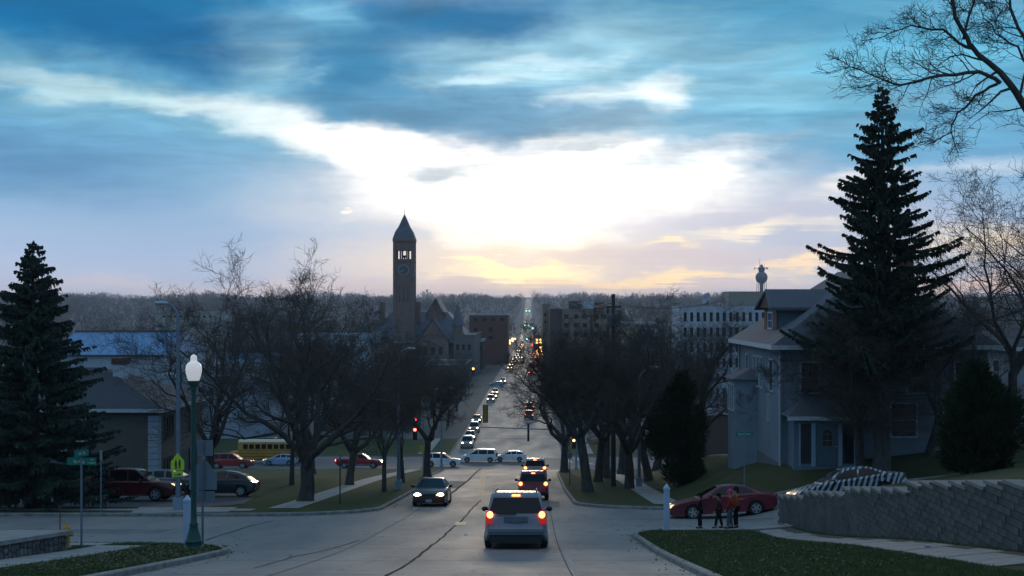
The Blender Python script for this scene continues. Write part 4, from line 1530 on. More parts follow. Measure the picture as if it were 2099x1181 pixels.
# twiggy trees behind at the far right
T('airy', 2075, 66, 'twiggy bare tree behind the rounded evergreen at the right edge', rz=2.2, s=1.02, zf=fr_z, dz=.6)
T('airy', 2190, 58, 'bare tree just beyond the right edge with arching twigs in the sunset glow', rz=.7, s=.98, zf=fr_z, dz=.8)
T('airy', 1990, 84, 'bare tree in the garden between the spruce and the far right house', rz=5.1, s=.8, zf=fr_z)
T('dense', 1768, 63.8, 'grey brown twiggy tree mingling with the lower boughs of the tall spruce', rz=1.4, s=.80, zf=fr_z)
T('oak', 1905, 65.5, 'low twiggy tree between the tall spruce and the rounded evergreen', rz=2.4, s=.72, zf=fr_z)
T('slim', 1870, 72, 'small twiggy tree against the front of the blue house', rz=5.1, s=.62, zf=fr_z)


# ------------------------------------------------------------------ conifers
def spruce(seed, H, R, bare=0.05, gap=.34, nb=6, droop=.25, dens=1.0, upsweep=0.0, ragged=.18, size=1.0, shape=.85):
    r = np.random.default_rng(seed)
    wood, Q = [], []
    n = 14
    zs = np.linspace(-.3, H, n)
    wood.append((np.column_stack([r.normal(0, .02, n), r.normal(0, .02, n), zs]), np.linspace(R * .085, .02, n), 9))
    z = H * bare
    while z < H - .15:
        f = z / H
        rad = R * (1 - f) ** shape + .08
        if f < .16: rad *= .72 + 1.75 * f
        k = max(3, int(nb * (.6 + .6 * (1 - f))))
        a0 = r.uniform(0, 6.28)
        for j in range(k):
            a = a0 + 2 * PI * j / k + r.normal(0, .18)
            L = rad * r.uniform(1 - ragged * 2, 1 + ragged * .7) * (1 + ragged * (.8 * math.sin(2 * a + 1.9 * z) + .5 * math.sin(3 * a - 1.1 * z + 2)))
            m = 7
            t = np.linspace(0, 1, m)
            zz = z + r.normal(0, .06 + .5 * ragged) + (-droop * L * t + (droop * .75 + upsweep) * L * t ** 2.4) * (1.2 - f) + .25 * L * f * t
            rr_ = L * t
            px, py = rr_ * math.cos(a), rr_ * math.sin(a)
            pts = np.column_stack([px, py, zz])
            wood.append((pts, np.linspace(max(.012, .03 * L / 3), .006, m), 4))
            # side shoots carrying needles
            ns = max(4, int(L / .13 * dens))
            for i in range(ns):
                s_ = r.uniform(.14, 1.0) ** .8
                x = s_ * (m - 1); ii = min(int(x), m - 2)
                p = pts[ii] + (pts[ii + 1] - pts[ii]) * (x - ii)
                side = r.choice([-1, 1])
                ll = (.16 + .34 * (1 - s_)) * min(1.0, L / 1.5 + .35) * r.uniform(.7, 1.3)
                ang = a + side * r.uniform(.4, 1.15)
                d = np.array([math.cos(ang), math.sin(ang), r.uniform(-.75, .10)])
                d /= np.linalg.norm(d)
                up = np.array([r.normal(0, .4), r.normal(0, .4), 1.]); w = np.cross(d, up); w /= np.linalg.norm(w)
                nn = np.cross(w, d)
                wd = r.uniform(.045, .085) * size
                e = p + d * ll
                mid = p + d * ll * .5 - np.array([0, 0, .02])
                Q.append((p + w * wd * .5, mid + w * wd * 1.2, e, mid - w * wd * 1.2))
                Q.append((p + nn * wd * .5, mid + nn * wd, e, mid - nn * wd))
                if r.uniform() < .7:
                    d2 = d * .6 + np.array([0, 0, -.8]); d2 /= np.linalg.norm(d2)
                    e2 = mid + d2 * ll * .8
                    Q.append((mid + w * wd * .4, (mid + e2) / 2 + w * wd, e2, (mid + e2) / 2 - w * wd))
        z += gap * r.uniform(.8, 1.2) * (.6 + .55 * (1 - f))
    Q = np.array(Q)
    V = Q.reshape(-1, 3)
    Fq = np.arange(len(V)).reshape(-1, 4)
    return wood, V, Fq


def plant_spruce(name, args, x, y, z, needle, label, rz=0):
    wood, V, Fq = spruce(**args)
    o = empty(name, (x, y, z), rz)
    obj('trunk', tubes_mesh('trunk', wood, M_BARK), o)
    obj('crown', npmesh('crown', V, Fq, needle), o)
    tag(o, label, 'tree')
    return o


xs_ = XP(68, 60.5)
plant_spruce('spruce_tree', dict(seed=5, H=13.3, R=4.9, bare=.075, gap=.27, nb=9, droop=.30, dens=3.2, ragged=.16, size=.95), xs_, 60.5, G(xs_, 60.5) + DL, M_NEEDLE, 'dense blue green spruce at the left edge above the street name sign')
xs_ = XP(1808, 62.5)
SPZ = float(fr_z(xs_, 62.5)) + DL
plant_spruce('spruce_tree', dict(seed=9, H=ZP(172, 62.5) - SPZ, R=5.9, bare=.31, gap=.38, nb=10, droop=.48, dens=4.2, upsweep=.12, ragged=.27, size=.95, shape=.82), xs_, 62.5, SPZ, M_NEEDLE2, 'tall ragged spruce rising in front of the blue house on the right')


def dead_twigs(x, y, z, H, R, seed, n=420):
    """the spruce's dead lower boughs"""
    r = np.random.default_rng(seed)
    br = []
    for k in range(n):
        f = r.uniform(.14, .46); a = r.uniform(0, 6.28); L = R * r.uniform(.45, 1.0)
        m = 6; t = np.linspace(0, 1, m)
        zz = f * H - .20 * L * t + .28 * L * t ** 2 + np.cumsum(r.normal(0, .05, m))
        pts = np.column_stack([L * t * math.cos(a) + np.cumsum(r.normal(0, .04, m)), L * t * math.sin(a) + np.cumsum(r.normal(0, .04, m)), zz])
        br.append((pts, np.linspace(.022, .006, m), 4))
        for j in range(11):
            i = r.integers(1, m - 1); d = pts[i + 1] - pts[i]; d /= np.linalg.norm(d)
            d = d + r.normal(0, .55, 3); d /= np.linalg.norm(d)
            l = r.uniform(.3, .95)
            q = np.array([pts[i], pts[i] + d * l * .5, pts[i] + (d + r.normal(0, .2, 3)) * l])
            br.append((q, [.009, .008, .006], 3))
            d2 = d + r.normal(0, .7, 3); d2 /= np.linalg.norm(d2)
            br.append((np.array([q[1], q[1] + d2 * l * .5]), [.008, .006], 3))
    return tubes_mesh('dead_boughs', br, M_TWIG)


sp_right = [o for o in bpy.data.objects if o.name.startswith('spruce_tree')][-1]
obj('dead_boughs', dead_twigs(0, 0, 0, 18.5, 4.3, 3), sp_right)


def cedar(seed, H, R, n=9000, cone=.5, base=.0):
    """foliage sprays gathered in uneven clumps inside a leaning cone"""
    r = np.random.default_rng(seed)
    k = 46
    cf = np.sort(r.uniform(.03, .97, k))
    prof = np.where(cf < cone, (.62 + .38 * np.sin(cf / cone * PI / 2)), np.clip(1 - ((cf - cone) / (1 - cone)) ** 1.5, 0.04, 1))
    ca = r.uniform(0, 2 * PI, k); cr = R * prof * r.uniform(.30, .86, k)
    C = np.column_stack([cr * np.cos(ca), cr * np.sin(ca), cf * H])
    S = R * (.16 + .22 * prof) * r.uniform(.75, 1.35, k)
    w_ = S ** 1.6; w_ /= w_.sum()
    i = r.choice(k, n, p=w_)
    u = r.normal(0, 1, (n, 3)); u /= np.linalg.norm(u, axis=1)[:, None]
    q = S[i] * r.uniform(.35, 1.12, n) ** .6
    c = C[i] + u * q[:, None] * np.array([1, 1, 1.25])
    c[:, 2] = np.clip(c[:, 2], .05, H * 1.02)
    out = c * np.array([1, 1, 0]); out /= np.linalg.norm(out, axis=1)[:, None] + 1e-6
    d = out * .6 + u * .5 + np.array([0, 0, .75]) + r.normal(0, .3, (n, 3))
    d /= np.linalg.norm(d, axis=1)[:, None]
    w = np.cross(d, r.normal(0, 1, (n, 3))); w /= np.linalg.norm(w, axis=1)[:, None]
    l = r.uniform(.12, .36, n)[:, None]; wd = r.uniform(.02, .05, n)[:, None]
    V = np.stack([c - w * wd * .4, c + d * l * .5 - w * wd, c + d * l, c + d * l * .5 + w * wd], 1).reshape(-1, 3)
    return V, np.arange(len(V)).reshape(-1, 4)


def plant_cedar(name, x, y, z, H, R, seed, label, n, cone, cat='shrub'):
    o = empty(name, (x, y, z))
    r = np.random.default_rng(seed)
    br = [(np.array([[0, 0, -.2], [.03, 0, H * .5], [0, .02, H * .95]]), [R * .09, R * .06, .02], 7)]
    for k in range(60):
        f = r.uniform(.04, .9); a = r.uniform(0, 6.28); L = R * .75 * (1 - max(0, f - cone))
        br.append((np.array([[0, 0, f * H * .8], [L * .5 * math.cos(a), L * .5 * math.sin(a), f * H * .8 + L * .3], [L * math.cos(a), L * math.sin(a), min(H * .97, f * H * .8 + L * .9)]]), [.03, .02, .008], 4))
    obj('trunk', tubes_mesh('trunk', br, M_BARK), o)
    V, Fq = cedar(seed, H, R, n, cone)
    obj('crown', npmesh('crown', V, Fq, M_CEDAR), o)
    tag(o, label, cat)


def upper_z(x, y):
    return walltop(y) - .12 + .16 * np.clip(np.asarray(x, float) - 10.4, 0, 30)


xx = XP(2003, 45.0)
plant_cedar('evergreen_shrub', xx, 45.0, float(upper_z(xx, 45.0)), 3.95, 1.45, 3, 'rounded dark evergreen shrub above the block wall at the right edge', 26000, .38)
xx = XP(1395, 80)
plant_cedar('cedar_tree', xx, 80, float(fr_z(xx, 80)) + DL, 7.2, 1.95, 6, 'dark bushy cedar tree left of the blue house', 28000, .40, 'tree')

# ------------------------------------------------------------------ retaining wall of blocks, right
M_BLOCK = mat('split_face_block', (.10, .098, .090), .95, rgb2=(.165, .158, .145), scale=1.1, bump=.9, bscale=28, spec=.15)
M_BLOCK2 = mat('split_face_block_dark', (.08, .079, .075), .95, rgb2=(.135, .13, .12), scale=1.1, bump=.9, bscale=28, spec=.15)
M_CAP = mat('cap_block', (.23, .205, .18), .9, var=.2, scale=2, bump=.3, bscale=40)
WX = 9.92


def block_wall():
    root = empty('retaining_wall', (WX, 36, G(WX, 36)))
    o0 = Vector(root.location)
    hC, lB = .16, .44
    rg = random.Random(5)
    bm = [MB().box((.14, 0, 0), (.28, lB - .012, hC - .012)).mesh('block', m) for m in (M_BLOCK, M_BLOCK2)]
    spots = []
    nseg = int((48.6 - 21.5) / lB)
    for j in range(nseg):
        y0 = 48.6 - (j + 1) * lB; yc = y0 + lB / 2
        zt = math.floor((float(walltop(48.6 - math.floor((48.6 - yc) / 1.1) * 1.1 - .55)) + 20) / hC) * hC - 20
        zb = G(WX, yc) + DL - .25
        k = 0; z = zt - hC
        while z > zb - hC * .6:
            off = (round((z + 20) / hC) % 2) * lB / 2
            spots.append((yc + off - lB / 4, z + hC / 2, k == 0, zt))
            z -= hC; k += 1
    vis = sorted([s for s in spots if s[0] > 24.0], key=lambda s: s[0])
    near = vis[:300]; ns = set(near)
    rest = MB()
    for s in spots:
        if s in ns:
            o = obj('block', rg.choice(bm), root)
            o.location = Vector((WX + rg.uniform(-.012, .012), s[0], s[1])) - o0
        else:
            rest.box((WX - o0.x + .14 + rg.uniform(-.012, .012), s[0] - o0.y, s[1] - o0.z), (.28, lB - .012, hC - .012))
    # return of the wall along the side street
    for j in range(16):
        xc = WX + .3 + j * lB
        zt = float(walltop(48.6)) - .1; z = zt - hC
        while z > G(xc, 48.6) - .2:
            rest.box((xc - o0.x + .2, 48.66 - o0.y, z + hC / 2 - o0.z), (lB - .012, .26, hC - .012)); z -= hC
    r = rest.build('far_blocks', M_BLOCK, root); r['kind'] = 'stuff'
    back = MB().b2((WX + .06 - o0.x, 21.5 - o0.y, -4), (WX + .1 - o0.x, 48.5 - o0.y, -3.99))
    # caps, one per step
    k = 0
    while True:
        y1 = 48.6 - k * 1.1; y0 = y1 - 1.1
        if y0 < 21: break
        zt = math.floor((float(walltop(48.6 - k * 1.1 - .55)) + 20) / hC) * hC - 20
        o = MB().box((.17 + WX - o0.x, (y0 + y1) / 2 - o0.y, zt + .045 - o0.z), (.40, 1.09, .075), top=.99).build('cap', M_CAP, root)
        k += 1
    # dark earth seen in the joints
    pts = []
    for y in (48.5, 21.5): pts.append((WX + .13 - o0.x, y - o0.y, G(WX, y) - .3 - o0.z))
    for y in (21.5, 48.5): pts.append((WX + .13 - o0.x, y - o0.y, float(walltop(y)) - .28 - o0.z))
    MB().poly(pts).build('backing', M_JOINT, root)
    tag(root, 'stepped grey concrete block retaining wall along the right hand sidewalk', 'wall')


block_wall()
drape('lawn', [(WX + .28, 18), (60, 18), (60, 48.3), (WX + .28, 48.3)], 0, M_DRY, 1.0, zf=upper_z)

# ------------------------------------------------------------------ stone wall, bottom left
def stone_wall():
    M_S = [mat('field_stone_a', (.17, .15, .14), .9, var=.35, scale=5, bump=.7, bscale=20), mat('field_stone_b', (.23, .19, .17), .9, var=.3, scale=5, bump=.7, bscale=20), mat('field_stone_c', (.12, .11, .11), .9, var=.3, scale=5, bump=.7, bscale=20)]
    x0, x1, y0, y1 = -16.6, -13.45, 24.0, 35.6

    def top(y): return -6.62 + (35.6 - y) * .125
    root = empty('stone_wall', (x1, 35, G(x1, 35)))
    O = Vector(root.location)
    mort = MB()
    rings = [[(x - O.x, y - O.y, z - O.z) for x, z in ((x0 + .06, top(y)), (x1 - .06, top(y)), (x1 - .06, G(x1, y) - .3), (x0 + .06, G(x0, y) - .3))] for y in np.linspace(y0, y1 - .06, 8)]
    mort.loft(rings, True).build('mortar', mat('mortar', (.12, .115, .11), .95, bump=.4, bscale=40), root)
    rings = [[(x - O.x, y - O.y, z - O.z) for x, z in ((x0 - .08, top(y)), (x0 - .08, top(y) + .11), (x1 + .10, top(y) + .11), (x1 + .10, top(y)))] for y in np.linspace(y0, y1 + .1, 8)]
    MB().loft(rings, True).build('cap_slab', mat('cap_slab', (.30, .27, .24), .85, var=.25, scale=2, bump=.3, bscale=30), root)
    rg = random.Random(9)

    def stone(c, u, w, h, n):
        m = MB()
        k = rg.randint(6, 8)
        ring = []
        for i in range(k):
            a = 2 * PI * i / k + rg.uniform(-.2, .2); q = rg.uniform(.85, 1.08)
            cx, sx = math.cos(a), math.sin(a)
            ex = max(abs(cx), abs(sx)) ** .6
            ring.append((cx / ex * w / 2 * q, sx / ex * h / 2 * q))
        A = [Vector(c) + Vector(u) * a + Vector((0, 0, 1)) * b - Vector(n) * .05 for a, b in ring]
        B = [Vector(c) + Vector(u) * a * .97 + Vector((0, 0, 1)) * b * .97 + Vector(n) * .03 for a, b in ring]
        C = [Vector(c) + Vector(u) * a * .7 + Vector((0, 0, 1)) * b * .7 + Vector(n) * rg.uniform(.04, .055) for a, b in ring]
        m.loft([A, B, C], True).build('stone', rg.choice(M_S), root, 50)
    y = y1 - .02
    while y > 27.4:
        z = G(x1, y) + DL - .05
        w = rg.uniform(.20, .36)
        zt = top(y - w / 2)
        while z < zt - .06:
            h = min(rg.uniform(.14, .32), zt - z)
            stone((x1 - .05 - O.x, y - w / 2 - O.y, z + h / 2 - O.z), (0, -1, 0), w * .93, h * .93, (1, 0, 0))
            z += h
        y -= w
    x = x1
    while x > x0:
        z = G(x, y1) + DL - .05; w = rg.uniform(.22, .36)
        while z < top(y1) - .06:
            h = min(rg.uniform(.16, .3), top(y1) - z)
            stone((x - w / 2 - O.x, y1 - .05 - O.y, z + h / 2 - O.z), (-1, 0, 0), w * .93, h * .93, (0, 1, 0))
            z += h
        x -= w
    tag(root, 'low fieldstone wall with a broad pale cap in the lower left corner', 'wall')


stone_wall()

# ------------------------------------------------------------------ houses
M_WIN = mat('house_window_glass', (.02, .025, .03), .08)
M_TRIM = mat('white_trim', (.55, .56, .58), .6, var=.1, scale=3)


def siding(name, rgb, pitch=.14):
    if name in MATS: return MATS[name]
    m = mat(name, rgb, .75, var=.12, scale=.8)
    t = m.node_tree; b = t.nodes['Principled BSDF']
    geo = N(t, 'ShaderNodeNewGeometry'); sp = N(t, 'ShaderNodeSeparateXYZ'); link(t, geo.outputs['Position'], sp.inputs[0])
    fr = mth(t, 'FRACT', mth(t, 'DIVIDE', sp.outputs[2], pitch))
    bn = N(t, 'ShaderNodeBump'); bn.inputs['Strength'].default_value = .8; bn.inputs['Distance'].default_value = .03
    link(t, mth(t, 'SUBTRACT', 1.0, fr), bn.inputs['Height']); link(t, bn.outputs[0], b.inputs['Normal'])
    return m


def shingles(name, rgb):
    return mat(name, rgb, .9, var=.25, scale=9, bump=.7, bscale=14, stretch=(1, 1, 3))


def window(parent, c, w, h, face, m=None, trim=None, bars=(1, 1), depth=.10):
    """a framed window on a wall; face is the outward direction: '-y', '+y', '-x', '+x'"""
    trim = trim or M_TRIM
    ang = {'-y': 0, '+x': PI / 2, '+y': PI, '-x': -PI / 2}[face]
    o = MB()
    fw = .09
    for lo, hi in (((-w / 2 - fw, -.05, -h / 2 - fw), (-w / 2, .05, h / 2 + fw)), ((w / 2, -.05, -h / 2 - fw), (w / 2 + fw, .05, h / 2 + fw)),
                   ((-w / 2, -.05, h / 2), (w / 2, .05, h / 2 + fw)), ((-w / 2, -.07, -h / 2 - fw), (w / 2, .05, -h / 2))):
        o.b2(lo, hi)
    for i in range(1, bars[0] + 1):
        if bars[0]: o.box((-w / 2 + w * i / (bars[0] + 1), -.012, 0), (.035, .03, h))
    for i in range(1, bars[1] + 1):
        if bars[1]: o.box((0, -.014, -h / 2 + h * i / (bars[1] + 1)), (w, .03, .04))
    f = o.build('window', trim, parent)
    f.location = c; f.rotation_euler = (0, 0, ang)
    p = MB().box((0, .015, 0), (w, .02, h)).build('pane', m or M_WIN, f)
    return f


def hip_roof(parent, x0, x1, y0, y1, ze, zr, over, m, ridge_axis='x', inset=None, fascia=None):
    a, b, c, d = x0 - over, x1 + over, y0 - over, y1 + over
    if ridge_axis == 'x':
        k = inset if inset is not None else (d - c) / 2
        r0, r1 = (a + k, (c + d) / 2, zr), (b - k, (c + d) / 2, zr)
        f = [(0, 1, 5, 4), (2, 3, 4, 5), (3, 0, 4), (1, 2, 5)]
    else:
        k = inset if inset is not None else (b - a) / 2
        r0, r1 = ((a + b) / 2, c + k, zr), ((a + b) / 2, d - k, zr)
        f = [(0, 1, 4), (1, 2, 5, 4), (2, 3, 5), (3, 0, 4, 5)]
    V = [(a, c, ze), (b, c, ze), (b, d, ze), (a, d, ze), r0, r1]
    f.append((3, 2, 1, 0))
    ro = MB().add(V, f).build('roof', m, parent)
    fa = MB()
    h = .22
    for lo, hi in (((a, c - .03, ze - h), (b, c + .0, ze + .03)), ((a, d, ze - h), (b, d + .03, ze + .03)), ((a - .03, c - .03, ze - h), (a, d + .03, ze + .03)), ((b, c - .03, ze - h), (b + .03, d + .03, ze + .03))):
        fa.b2(lo, hi)
    fa.build('fascia', fascia or M_TRIM, ro)
    so = MB().b2((a, c, ze - .05), (b, d, ze - .03)).build('soffit', fascia or M_TRIM, ro)
    return ro


def blue_house():
    m_b = siding('blue_grey_siding', (.20, .232, .268))
    m_r = shingles('slate_shingles', (.115, .12, .135))
    x0, x1, y0, y1 = 13.7, 25.0, 66.5, 79.5
    zg = float(fr_z(14.2, 68)) + DL
    ze = ZP(712, 66.5) + .1
    root = empty('blue_house', (x0, y0, zg)); O = Vector(root.location)
    R = empty('tmp')
    bpy.data.objects.remove(R)

    class Off:
        pass
    def W(lo, hi, name, m, par=root, top=None):
        return MB().b2([a - b for a, b in zip(lo, O)], [a - b for a, b in zip(hi, O)]).build(name, m, par)
    W((x0, y0, zg - 2.5), (x1, y1, ze), 'wall', m_b)
    W((x0 - .03, y0 - .03, zg - 2.6), (x1 + .03, y1 + .03, zg + .15), 'foundation', mat('foundation', (.16, .16, .16), .9, var=.2))
    ro = hip_roof(root, x0 - O.x, x1 - O.x, 0, y1 - y0, ze - O.z, ze - O.z + 4.3, .6, m_r, 'y', inset=3.6)
    # corner boards
    for cx_, cy_ in ((x0, y0), (x0, y1)):
        MB().box((cx_ - O.x, cy_ - O.y, (zg + ze) / 2 - O.z), (.16, .16, ze - zg - .1)).build('corner_board', m_b, root)
    # dormer on the street side
    dy0, dy1 = 3.6, 7.2; dz0 = ze - O.z + .55; dx0 = .55; dz1 = dz0 + 1.5; dx1 = 5.2
    dm = root
    do = MB().b2((dx0, dy0, dz0 - .9), (dx1 - 1.0, dy1, dz1)).build('dormer', siding('dormer_siding', (.14, .19, .23)), dm)
    MB().b2((dx0 - .05, dy0 - .04, dz0 - .2), (dx0 + .06, dy0 + .75, dz1)).build('dormer_front', mat('brown_trim', (.15, .085, .055), .8, var=.2), do)
    MB().b2((dx0 - .05, dy1 - .75, dz0 - .2), (dx0 + .06, dy1 + .04, dz1)).build('dormer_front', MATS['brown_trim'], do)
    ym = (dy0 + dy1) / 2
    V = [(dx0 - .55, dy0 - .55, dz1 + .02), (dx0 - .55, dy1 + .55, dz1 + .02), (dx0 - .35, ym, dz1 + 1.1), (dx1, dy0 - .55, dz1 + .02), (dx1, dy1 + .55, dz1 + .02), (dx1, ym, dz1 + 1.1)]
    V2 = [(x, y, z - .16) for x, y, z in V]
    MB().add(V + V2, [(0, 3, 5, 2), (1, 2, 5, 4), (6, 8, 11, 9), (7, 10, 11, 8), (0, 6, 9, 3), (1, 4, 10, 7), (0, 2, 8, 6), (2, 1, 7, 8), (3, 9, 11, 5), (5, 11, 10, 4)]).build('dormer_roof', m_r, do)
    MB().add([(dx0 - .3, dy0 - .3, dz1 + .0), (dx0 - .3, dy1 + .3, dz1 + .0), (dx0 - .3, ym, dz1 + .9)], [(0, 2, 1)]).build('dormer_gable', MATS['brown_trim'], do)
    window(do, (dx0 - .03, ym, dz0 + .75), 1.2, .85, '-x', bars=(1, 1))
    # windows on the street side (upper floor) and the bay
    for yy, w in ((2.4, .95), (5.3, .55), (6.4, .55), (7.5, .55), (10.0, .7)):
        window(root, (-.03, yy, ze - O.z - 1.75), w, 1.7, '-x', bars=(0, 1))
    window(root, (-.03, 3.1, 3.0), .35, 1.4, '-x', bars=(0, 0))
    bx0, by0, by1 = -1.25, 6.6, 10.6
    bay = MB()
    bay.loft([[(x, y, z) for x, y in ((0, by0), (bx0, by0 + .7), (bx0, by1 - .7), (0, by1))] for z in (-2.5, 4.35)], True)
    bo = bay.build('bay', m_b, root)
    MB().loft([[(0, by0 - .25, 4.36), (bx0 - .25, by0 + .5, 4.36), (bx0 - .25, by1 - .5, 4.36), (0, by1 + .25, 4.36)], [(0, by0 + .5, 4.95), (-.25, by0 + 1, 4.95), (-.25, by1 - 1, 4.95), (0, by1 - .5, 4.95)]], True).build('bay_roof', m_r, bo)
    for yy in (by0 + 1.3, by0 + 2.0, by0 + 2.7):
        window(bo, (bx0 - .03, yy, 3.2), .5, 1.5, '-x', bars=(0, 1))
    # front to the side street: porch entrance
    px0, px1, py0 = .35, 4.1, -1.7
    po = MB().b2((px0, py0, 0), (px1, 0, 2.9)).build('entrance_porch', siding('porch_siding', (.13, .17, .215)), root)
    V = [(px0 - .4, py0 - .4, 2.9), (px1 + .4, py0 - .4, 2.9), (px1 + .4, .05, 2.9), (px0 - .4, .05, 2.9), (px0 + 1.1, .0, 4.05), (px1 - 1.1, .0, 4.05)]
    MB().add(V, [(0, 1, 5, 4), (3, 0, 4), (1, 2, 5), (2, 3, 4, 5), (3, 2, 1, 0)]).build('porch_roof', m_r, po)
    MB().b2((px0 - .43, py0 - .44, 2.72), (px1 + .43, py0 - .40, 2.93)).build('porch_fascia', M_TRIM, po)
    dm_ = mat('grey_door', (.10, .135, .16), .6)
    do_ = MB().b2((1.55, py0 - .06, .3), (2.65, py0, 2.5)).build('door', dm_, po)
    arch = MB()
    arch.b2((1.86, py0 - .09, 1.35), (2.36, py0 - .05, 1.95))
    arch.poly([(2.11 + .25 * math.cos(a), py0 - .088, 1.95 + .25 * math.sin(a)) for a in np.linspace(0, PI, 9)])
    arch.build('door_light', M_WIN, do_)
    fr = MB()
    for x in (1.82, 2.10, 2.38): fr.b2((x, py0 - .105, 1.32), (x + .03, py0 - .06, 2.05))
    for z in (1.31, 1.62, 1.95): fr.b2((1.82, py0 - .103, z), (2.41, py0 - .06, z + .03))
    fr.build('door_light_bars', mat('brass_bars', (.22, .20, .14), .5), do_)
    MB().ball((2.56, py0 - .1, 1.3), .045, 8, 6).build('handle', M_CHROME, do_)
    for xa, xb in ((.62, .70), (1.28, 1.50), (2.70, 2.92), (3.55, 3.63)):
        MB().b2((xa, py0 - .05, .25), (xb, py0 - .005, 2.55)).build('door_trim', mat('blue_trim', (.34, .38, .45), .6), po)
    for xa, xb in ((.72, 1.26), (2.94, 3.53)):
        MB().b2((xa, py0 - .02, .4), (xb, py0 - .004, 2.5)).build('sidelight', M_WIN, po)
    # ground-floor and upper windows on the same front
    window(root, (6.7, -.03, 2.55), 1.35, 1.75, '-y', bars=(0, 1))
    window(root, (9.4, -.03, 2.55), 1.0, 1.75, '-y', bars=(0, 1))
    for xx_ in (1.6, 4.5, 7.4, 10):
        window(root, (xx_, -.03, ze - O.z - 1.75), .95, 1.6, '-y', bars=(0, 1))
    MB().tube([(-.06, -.06, .0), (-.06, -.06, ze - O.z - .3)], .05, 6).build('downpipe', M_TRIM, root)
    MB().tube([(-.06, 12.9, .0), (-.06, 12.9, ze - O.z - .3)], .05, 6).build('downpipe', M_TRIM, root)
    MB().b2((8.2, 5.5, ze - O.z + 2.0), (9.0, 6.4, ze - O.z + 5.4)).build('chimney', mat('brick_red', (.16, .07, .05), .9, var=.3, scale=8), ro)
    tag(root, 'two storey blue grey house with a hip roof and dormer right of the street', 'house')


blue_house()


def far_right_house():
    m_b = siding('pale_siding', (.30, .32, .36)); m_r = shingles('brown_shingles', (.09, .085, .085))
    x0, x1, y0, y1 = 30.3, 42, 76, 88
    zg = float(fr_z(31, 77)); ze = ZP(712, 76)
    root = empty('pale_house', (x0, y0, zg)); O = Vector(root.location)
    MB().b2((0, 0, -1.5), (x1 - x0, y1 - y0, ze - O.z)).build('wall', m_b, root)
    hip_roof(root, 0, x1 - x0, 0, y1 - y0, ze - O.z, ze - O.z + 3.6, .6, m_r, 'x')
    for z in (ze - O.z - 1.7, 1.4):
        for xx_ in (1.6, 4.4, 7.4): window(root, (xx_, -.03, z), .95, 1.5, '-y', bars=(0, 1))
        for yy in (3, 8): window(root, (-.03, yy, z), .95, 1.5, '-x', bars=(0, 1))
    tag(root, 'pale sided house behind the rounded evergreen at the right edge', 'house')


far_right_house()


def brown_house():
    m_b = siding('brown_siding', (.115, .10, .085)); m_r = shingles('charcoal_shingles', (.055, .06, .07))
    x1, x0, y0, y1 = -25.9, -41.0, 85.0, 96.5
    zg = G(x1, 88) + DL - .1; ze = ZP(838, 85)
    root = empty('brown_house', (x1, y0, zg)); O = Vector(root.location)
    MB().b2((x0 - x1, 0, 0), (0, y1 - y0, ze - O.z)).build('wall', m_b, root)
    ro = hip_roof(root, x0 - x1, 0, 0, y1 - y0, ze - O.z, ze - O.z + 2.6, .55, m_r, 'x')
    ch = MB().b2((-4.6, 4.3, ze - O.z + 1.6), (-3.7, 5.2, ze - O.z + 2.9)).build('chimney', mat('chimney_white', (.5, .52, .55), .8), ro)
    MB().b2((-4.68, 4.22, ze - O.z + 2.9), (-3.62, 5.28, ze - O.z + 3.35)).build('chimney_cap', mat('chimney_brick', (.13, .06, .045), .9, var=.3, scale=6), ro)
    # quoins, one by one up the corner
    q = MB().box((0, 0, 0), (.72, .72, .40)).mesh('quoin', mat('quoin_white', (.42, .46, .54), .7, var=.08, scale=3))
    n = int((ze - zg - .35) / .44)
    for i in range(n):
        o = obj('quoin', q, root); o.location = (-.30, .30, .24 + i * .44)
    for yy in (1.9, 3.2, 8.2, 9.4):
        for z in (ze - O.z - 1.5, 1.3):
            window(root, (.03, yy, z), .62, 1.45, '+x', trim=mat('shutter_dark', (.05, .05, .055), .7), bars=(0, 1))
    for xx_ in (-5.5, -9.5):
        for z in (ze - O.z - 1.5, 1.3): window(root, (xx_, -.03, z), .9, 1.4, '-y', bars=(0, 1))
    tag(root, 'brown two storey house with white corner quoins behind the parked cars', 'house')


brown_house()


def garage():
    x0, x1, y0, y1 = -33, XP(60, 72), 72, 77
    zg = G(-30, 72) + DL
    root = empty('garage', (x1, y0, zg))
    w = x0 - x1
    MB().b2((w, 0, 0), (0, 5, 2.3)).build('wall', siding('garage_grey', (.20, .21, .22)), root)
    hip_roof(root, w, 0, 0, 5, 2.3, 3.5, .35, shingles('garage_shingles', (.06, .06, .065)), 'x')
    MB().b2((-1.2, -.04, .05), (-.5, 0, 1.9)).build('door', mat('garage_door', (.08, .085, .09), .7), root)
    tag(root, 'small grey garage at the left edge behind the spruce trunk', 'garage')
    # white board fence beside it
    r2 = empty('board_fence', (XP(82, 70), 70, G(XP(82, 70), 70) + DL))
    b = MB().box((0, 0, .95), (.155, .03, 1.9)).mesh('board', mat('fence_white', (.36, .35, .37), .8, var=.15, scale=3))
    for i in range(7):
        o = obj('board', b, r2); o.location = (i * .165, random.uniform(-.01, .01), random.uniform(-.02, .02))
    MB().b2((-.08, .02, .5), (1.1, .06, .6)).build('rail', MATS['fence_white'], r2)
    MB().b2((-.08, .02, 1.4), (1.1, .06, 1.5)).build('rail', MATS['fence_white'], r2)
    tag(r2, 'short white board fence right of the spruce trunk', 'fence')


garage()

